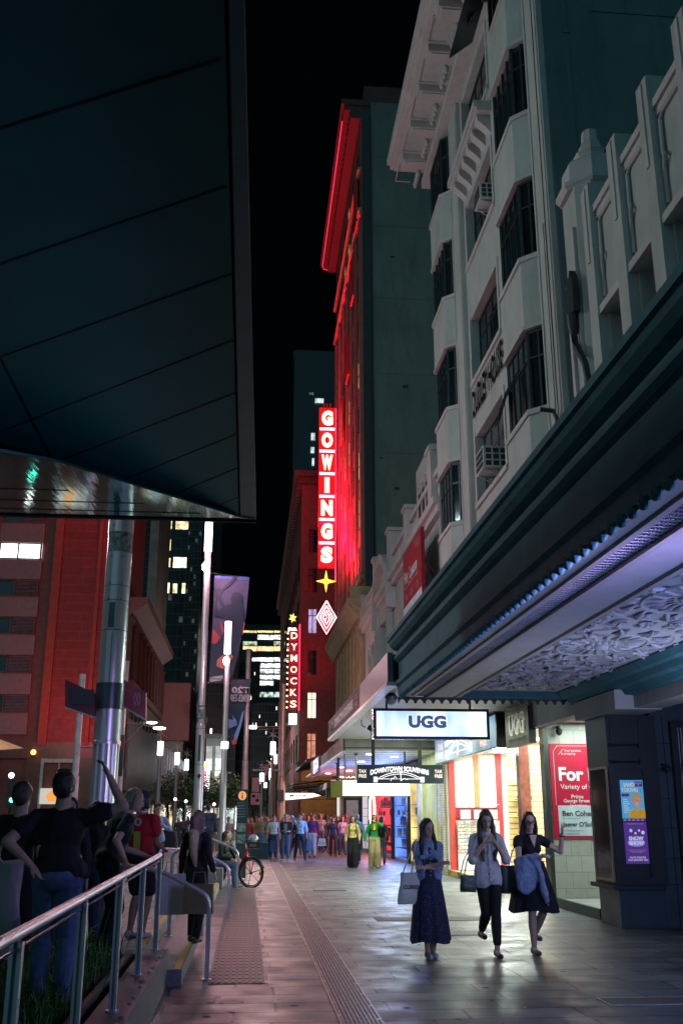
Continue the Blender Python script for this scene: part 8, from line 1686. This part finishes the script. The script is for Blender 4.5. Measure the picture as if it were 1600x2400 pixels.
t = thing('shopping_bag', 'green shopping bag hanging from the hand of the caramel-topped woman', 'bag', (.4, 47, .5)); v = atY(621, 1968, 46.8); MB().box((v.x - .14, 46.8, v.z - .2), (v.x + .12, 46.9, v.z + .2)).build('body', mat('green_bag', (.03, .3, .08), rough=.5), t); MB().tube([(v.x - .08, 46.85, v.z + .2), (v.x, 46.85, v.z + .34), (v.x + .08, 46.85, v.z + .2)], .008, 5).build('handle', mb_, t)
for k, (px, Y, wh) in enumerate(((418, 60, 'beyond the denim-jacketed woman'), (428, 66, 'crossing left of the camera pole'), (440, 74, 'farther left of the camera pole'), (505, 48, 'between the pale poles'), (513, 56, 'right of the navy-suited man'), (535, 44, 'with a light scarf near the glass barrier'), (575, 60, 'right behind the information pillar'))):
    v = atY(px, 1940, Y); q = cc[(k * 3 + 1) % 8]; b = pants[k % 4]; f = k % 2 == 0
    person('pedestrian in a %s top and %s %s' % (q[1], b[1], wh), (v.x, Y, 0), face=(20, 160, -10, 0, 30, 0, 0)[k], H=1.6 + .04 * (k % 4), fem=f, skin=k % 4, hair=('dark' if k % 3 else 'blond', 'long' if f else 'short'), group='pedestrians beyond the platform', top=cm('cr%d_%s' % ((k * 3 + 1) % 8, q[1]), q[0]), sleeve='long', bottom=('trousers', b[0]), vx=.028)

# ---- left foreground: men at the rail, on the raised platform (z .30) ----
PZ = .30
blk_t = cm('black_tee', (.012, .013, .018), .25, 5)
def bare(J): pass
# facing away: his right side is at the right of the picture
PM, JM = person('tall dark-haired man seen from behind in black T-shirt and jeans, one arm raised', (-1.37, 7.9, PZ), face=178, H=1.65, fem=False, hair=('dark', 'tousled'), top=blk_t, sleeve='short', bottom=('trousers', cm('blue_jeans', (.11, .15, .32), .2, 20)), handR=(-.34, .02, 1.66), elbR=(-1, .1, -.9), handL=(.175, .13, 1.02), elbL=(.7, .5, -.3), vx=.012, detail=True, bulk=1.1, curl=.7, topz=.98, head=(-6, 0))
person('short-haired man in black standing behind the tall man, left', (-1.84, 8.7, PZ), face=165, H=1.60, fem=False, hair=('brown', 'short'), top=cm('black2', (.014, .014, .016)), sleeve='short', bottom=('trousers', cm('blackp', (.012, .012, .014))), vx=.014, bulk=1.0)
person('bald man in a red-brimmed cap facing the camera at the left edge', (-2.22, 10.4, PZ), face=20, H=1.52, fem=False, skin=1, hair=('grey', 'none'), top=cm('dark_grey2', (.03, .03, .035)), sleeve='long', bottom=('trousers', djeans), vx=.016, extra=lambda J: (MB().ell(J['hl'](0, .02, .07), (.085, .1, .05)).build('cap', mat('red_cap', (.6, .02, .04), rough=.6), J['P'], True)))
person('woman with dark hair half hidden behind the tall man', (-1.70, 10.2, PZ), face=10, H=1.50, hair=('dark', 'long'), top=cm('dark_grey2', (.03, .03, .035)), sleeve='long', bottom=('trousers', djeans), vx=.016)
person('curly-haired woman with glasses glimpsed between the tall man and the pole', (-1.60, 11.2, PZ), face=-10, H=1.48, hair=('brown', 'long'), top=cm('dark_grey2', (.03, .03, .035)), sleeve='long', bottom=('trousers', djeans), vx=.016, extra=lambda J: MB().tube([J['hl'](-.05, -.1, .01), J['hl'](0, -.105, .01), J['hl'](.05, -.1, .01)], .006, 5).build('glasses', M_dark, J['P']))
person('blond-haired man in black leaning forward over the rail', (-1.36, 10.6, PZ), face=112, H=1.64, fem=False, hair=('blond', 'bob'), lean=20, top=blk_t, sleeve='short', bottom=('trousers', cm('blackp', (.012, .012, .014))), handR=(-.30, -.10, .93), handL=(.10, -.42, .98), elbR=(-.5, .8, .2), vx=.013, detail=True, curl=.8, head=(-8, 16), bulk=1.0)
def exj(J):
    P, up, hl = J['P'], J['up'], J['hl']
    text('lettering', '10', mat('jersey_white', (.6, .55, .5)), P, up((-.02, .15, 1.33)), (-1, 0, 0), UZ, .18, .10, bold=.03, ext=.01)
    text('lettering', '1', mat('jersey_yellow', (.6, .5, .08)), P, up((-.06, .155, 1.10)), (-1, 0, 0), UZ, .10, .24, bold=.06, ext=.012)
    solid('cap', MB().ell(hl(0, .02, .055), (.094, .108, .075)).cap(hl(0, .1, .0), hl(0, .12, -.02), .05, .03), M_dark, P, .012, 1)
    MB().tube([hl(.06 * math.cos(a), .02 + .065 * math.sin(a), -.135) for a in [2 * PI * i / 16 for i in range(17)]], .014, 6, caps=False).build('collar', mat('jersey_white', (.6, .55, .5)), P)
person('man in a dark cap, red numbered sports jersey and shorts seen from behind', (-1.23, 12.4, PZ), face=150, H=1.62, fem=False, skin=2, hair=('dark', 'bob'), top=cm('jersey_red', (.40, .01, .02)), sleeve='short', bottom=('shorts', cm('blackp', (.012, .012, .014))), shoes=(.4, .4, .42), handR=(-.1, -.32, 1.02), vx=.013, bulk=1.12, extra=exj, topz=.9)
person('person in a dark top glimpsed behind the blond-haired man', (-1.60, 12.8, PZ), face=30, H=1.40, hair=('blond', 'long'), top=cm('dark_grey2', (.03, .03, .035)), sleeve='long', bottom=('trousers', cm('mid_grey', (.15, .15, .17))), vx=.016)
v = atZ(385, 2062, PZ); P4, J4 = person('woman in a light denim jacket and black trousers looking at her phone', (-1.82, 21.5, PZ), face=18, H=1.60, skin=1, hair=('dark', 'bun'), top=cm('denim_pale', (.22, .30, .38), .2, 20), sleeve='long', bottom=('trousers', cm('blackp', (.012, .012, .014))), handL=(.02, -.24, 1.24), handR=(-.06, -.22, 1.22), elbL=(1, .1, -.6), elbR=(-1, .1, -.6), head=(0, 22), vx=.014, topz=.95)
bag(P4, J4, 'black slouchy bag behind the denim-jacketed woman on the platform', 'shoulder_bag', cm('black_bag', (.012, .012, .015)), (.30, .05, .92), .34, .16, .36, [[(.14, .05, 1.4), (.26, .05, 1.2), (.30, .05, 1.08)]], .8)
v = atY(487, 1960, 34); person('man in a navy suit walking away behind the camera pole', (v.x, 34, PZ), face=175, H=1.74, fem=False, hair=('dark', 'short'), top=cm('navy_suit', (.012, .03, .07)), sleeve='long', bottom=('trousers', cm('navy_suit', (.012, .03, .07))), vx=.018, topz=.9)
# woman with the bags on the lower step
def exb(J): pass
P5, J5 = person('woman with long hair in a black coat stepping down with shopping bags, seen from behind', (-.62, 13.3, .15), face=155, H=1.55, hair=('brown', 'long'), top=cm('black_coat', (.010, .010, .013)), sleeve='long', bottom=('trousers', cm('blackp', (.012, .012, .014))), topz=.60, handL=(.30, -.12, .86), handR=(-.30, .06, .92), footL=(.07, -.08), footR=(-.08, .10), shoes=(.08, .06, .05), vx=.013, detail=False, head=(-20, 8), bulk=1.05, extra=lambda J: solid('long_hair_ends', MB().cap(J['up']((0, .10, 1.4)), J['up']((-.03, .14, 1.12)), .075, .05).cap(J['up']((-.03, .14, 1.12)), J['up']((-.06, .14, .98)), .05, .02), HAIR['blond'], J['P'], .012, 1, .008, 20))
def paper_bag(lab, c, sx, sz, sy, m, rot=0):
    t = thing('shopping_bag', lab, 'bag', c); c = V(c); x0 = sx / 2; g = MB().add([(c.x - x0, c.y - sy / 2, c.z), (c.x + x0, c.y - sy / 2, c.z), (c.x + x0, c.y + sy / 2, c.z), (c.x - x0, c.y + sy / 2, c.z), (c.x - x0 * .94, c.y - sy * .25, c.z + sz), (c.x + x0 * .94, c.y - sy * .25, c.z + sz), (c.x + x0 * .94, c.y + sy * .25, c.z + sz), (c.x - x0 * .94, c.y + sy * .25, c.z + sz)], [(3, 2, 1, 0), (0, 1, 5, 4), (1, 2, 6, 5), (2, 3, 7, 6), (3, 0, 4, 7)]); g.build('body', m, t)
    for q in (-1, 1): MB().tube([(c.x - x0 * .45, c.y + q * sy * .25, c.z + sz - .01), (c.x - x0 * .35, c.y + q * sy * .12, c.z + sz + .13), (c.x + x0 * .35, c.y + q * sy * .12, c.z + sz + .13), (c.x + x0 * .45, c.y + q * sy * .25, c.z + sz - .01)], .006, 5).build('handle', m, t)
    t.rotation_euler = (0, 0, R(rot)); return t
paper_bag('large white paper bag carried left of the woman in the black coat', (-.90, 13.0, .50), .36, .46, .14, mat('white_paper', (.42, .42, .44), rough=.6, bump=.3, bscale=12), 12)
paper_bag('brown paper bag hanging in front of the woman in the black coat', (-.55, 12.75, .53), .36, .33, .14, mat('brown_paper', (.22, .16, .09), rough=.7, bump=.3, bscale=12), -6)
# seated people on the ledge
for k, (x_, y_, lab, tp_, hr, f, fem_) in enumerate(((-.62, 26.0, 'dark-haired person in black sitting on the ledge behind the handrail', (.012, .012, .014), ('dark', 'bob'), -62, True), (-.60, 27.2, 'grey-haired man sitting on the ledge talking on the phone', (.05, .07, .05), ('grey', 'short'), -70, False), (-.62, 28.6, 'man in a dark cap sitting behind the grey-haired man', (.03, .03, .035), ('dark', 'short'), -70, False))):
    person(lab, (x_, y_, 0), face=-f, H=1.66, fem=fem_, hair=hr, skin=0, top=cm('seat%d' % k, tp_), sleeve='long', bottom=('trousers', jeans if k == 0 else cm('khakip', (.25, .2, .13))), hipz=.56, footL=(.10, -.42), footR=(-.10, -.46), handL=(.12, -.34, .66) if k != 1 else (.09, -.12, 1.20), handR=(-.10, -.34, .66), elbL=(1, .1, -.3), lean=10, head=(0, 8), vx=.018, knee=(0, -.7, .7), shoes=(.4, .38, .36))
# shoulder and tote at the very left edge, close to the camera
P6, J6 = person('person with long hair carrying a pale tote bag at the left edge, nearest the camera', (-1.44, 5.3, PZ), face=180, H=1.50, hair=('dark', 'long'), top=cm('dark_grey2', (.03, .03, .035)), sleeve='long', bottom=('trousers', djeans), vx=.014)
bag(P6, J6, 'pale canvas tote bag hanging at the left edge above the handrail', 'tote_bag', cm('tote_lilac', (.42, .38, .42), .1, 3), (-.29, .05, 1.02), .26, .22, .48, [[(-.15, .0, 1.42), (-.22, -.02, 1.34), (-.27, -.04, 1.24)], [(-.15, .10, 1.42), (-.22, .10, 1.34), (-.33, .10, 1.24)]], .8, None, .012)

bpy.data.scenes.remove(tscn)
scn.camera = cam
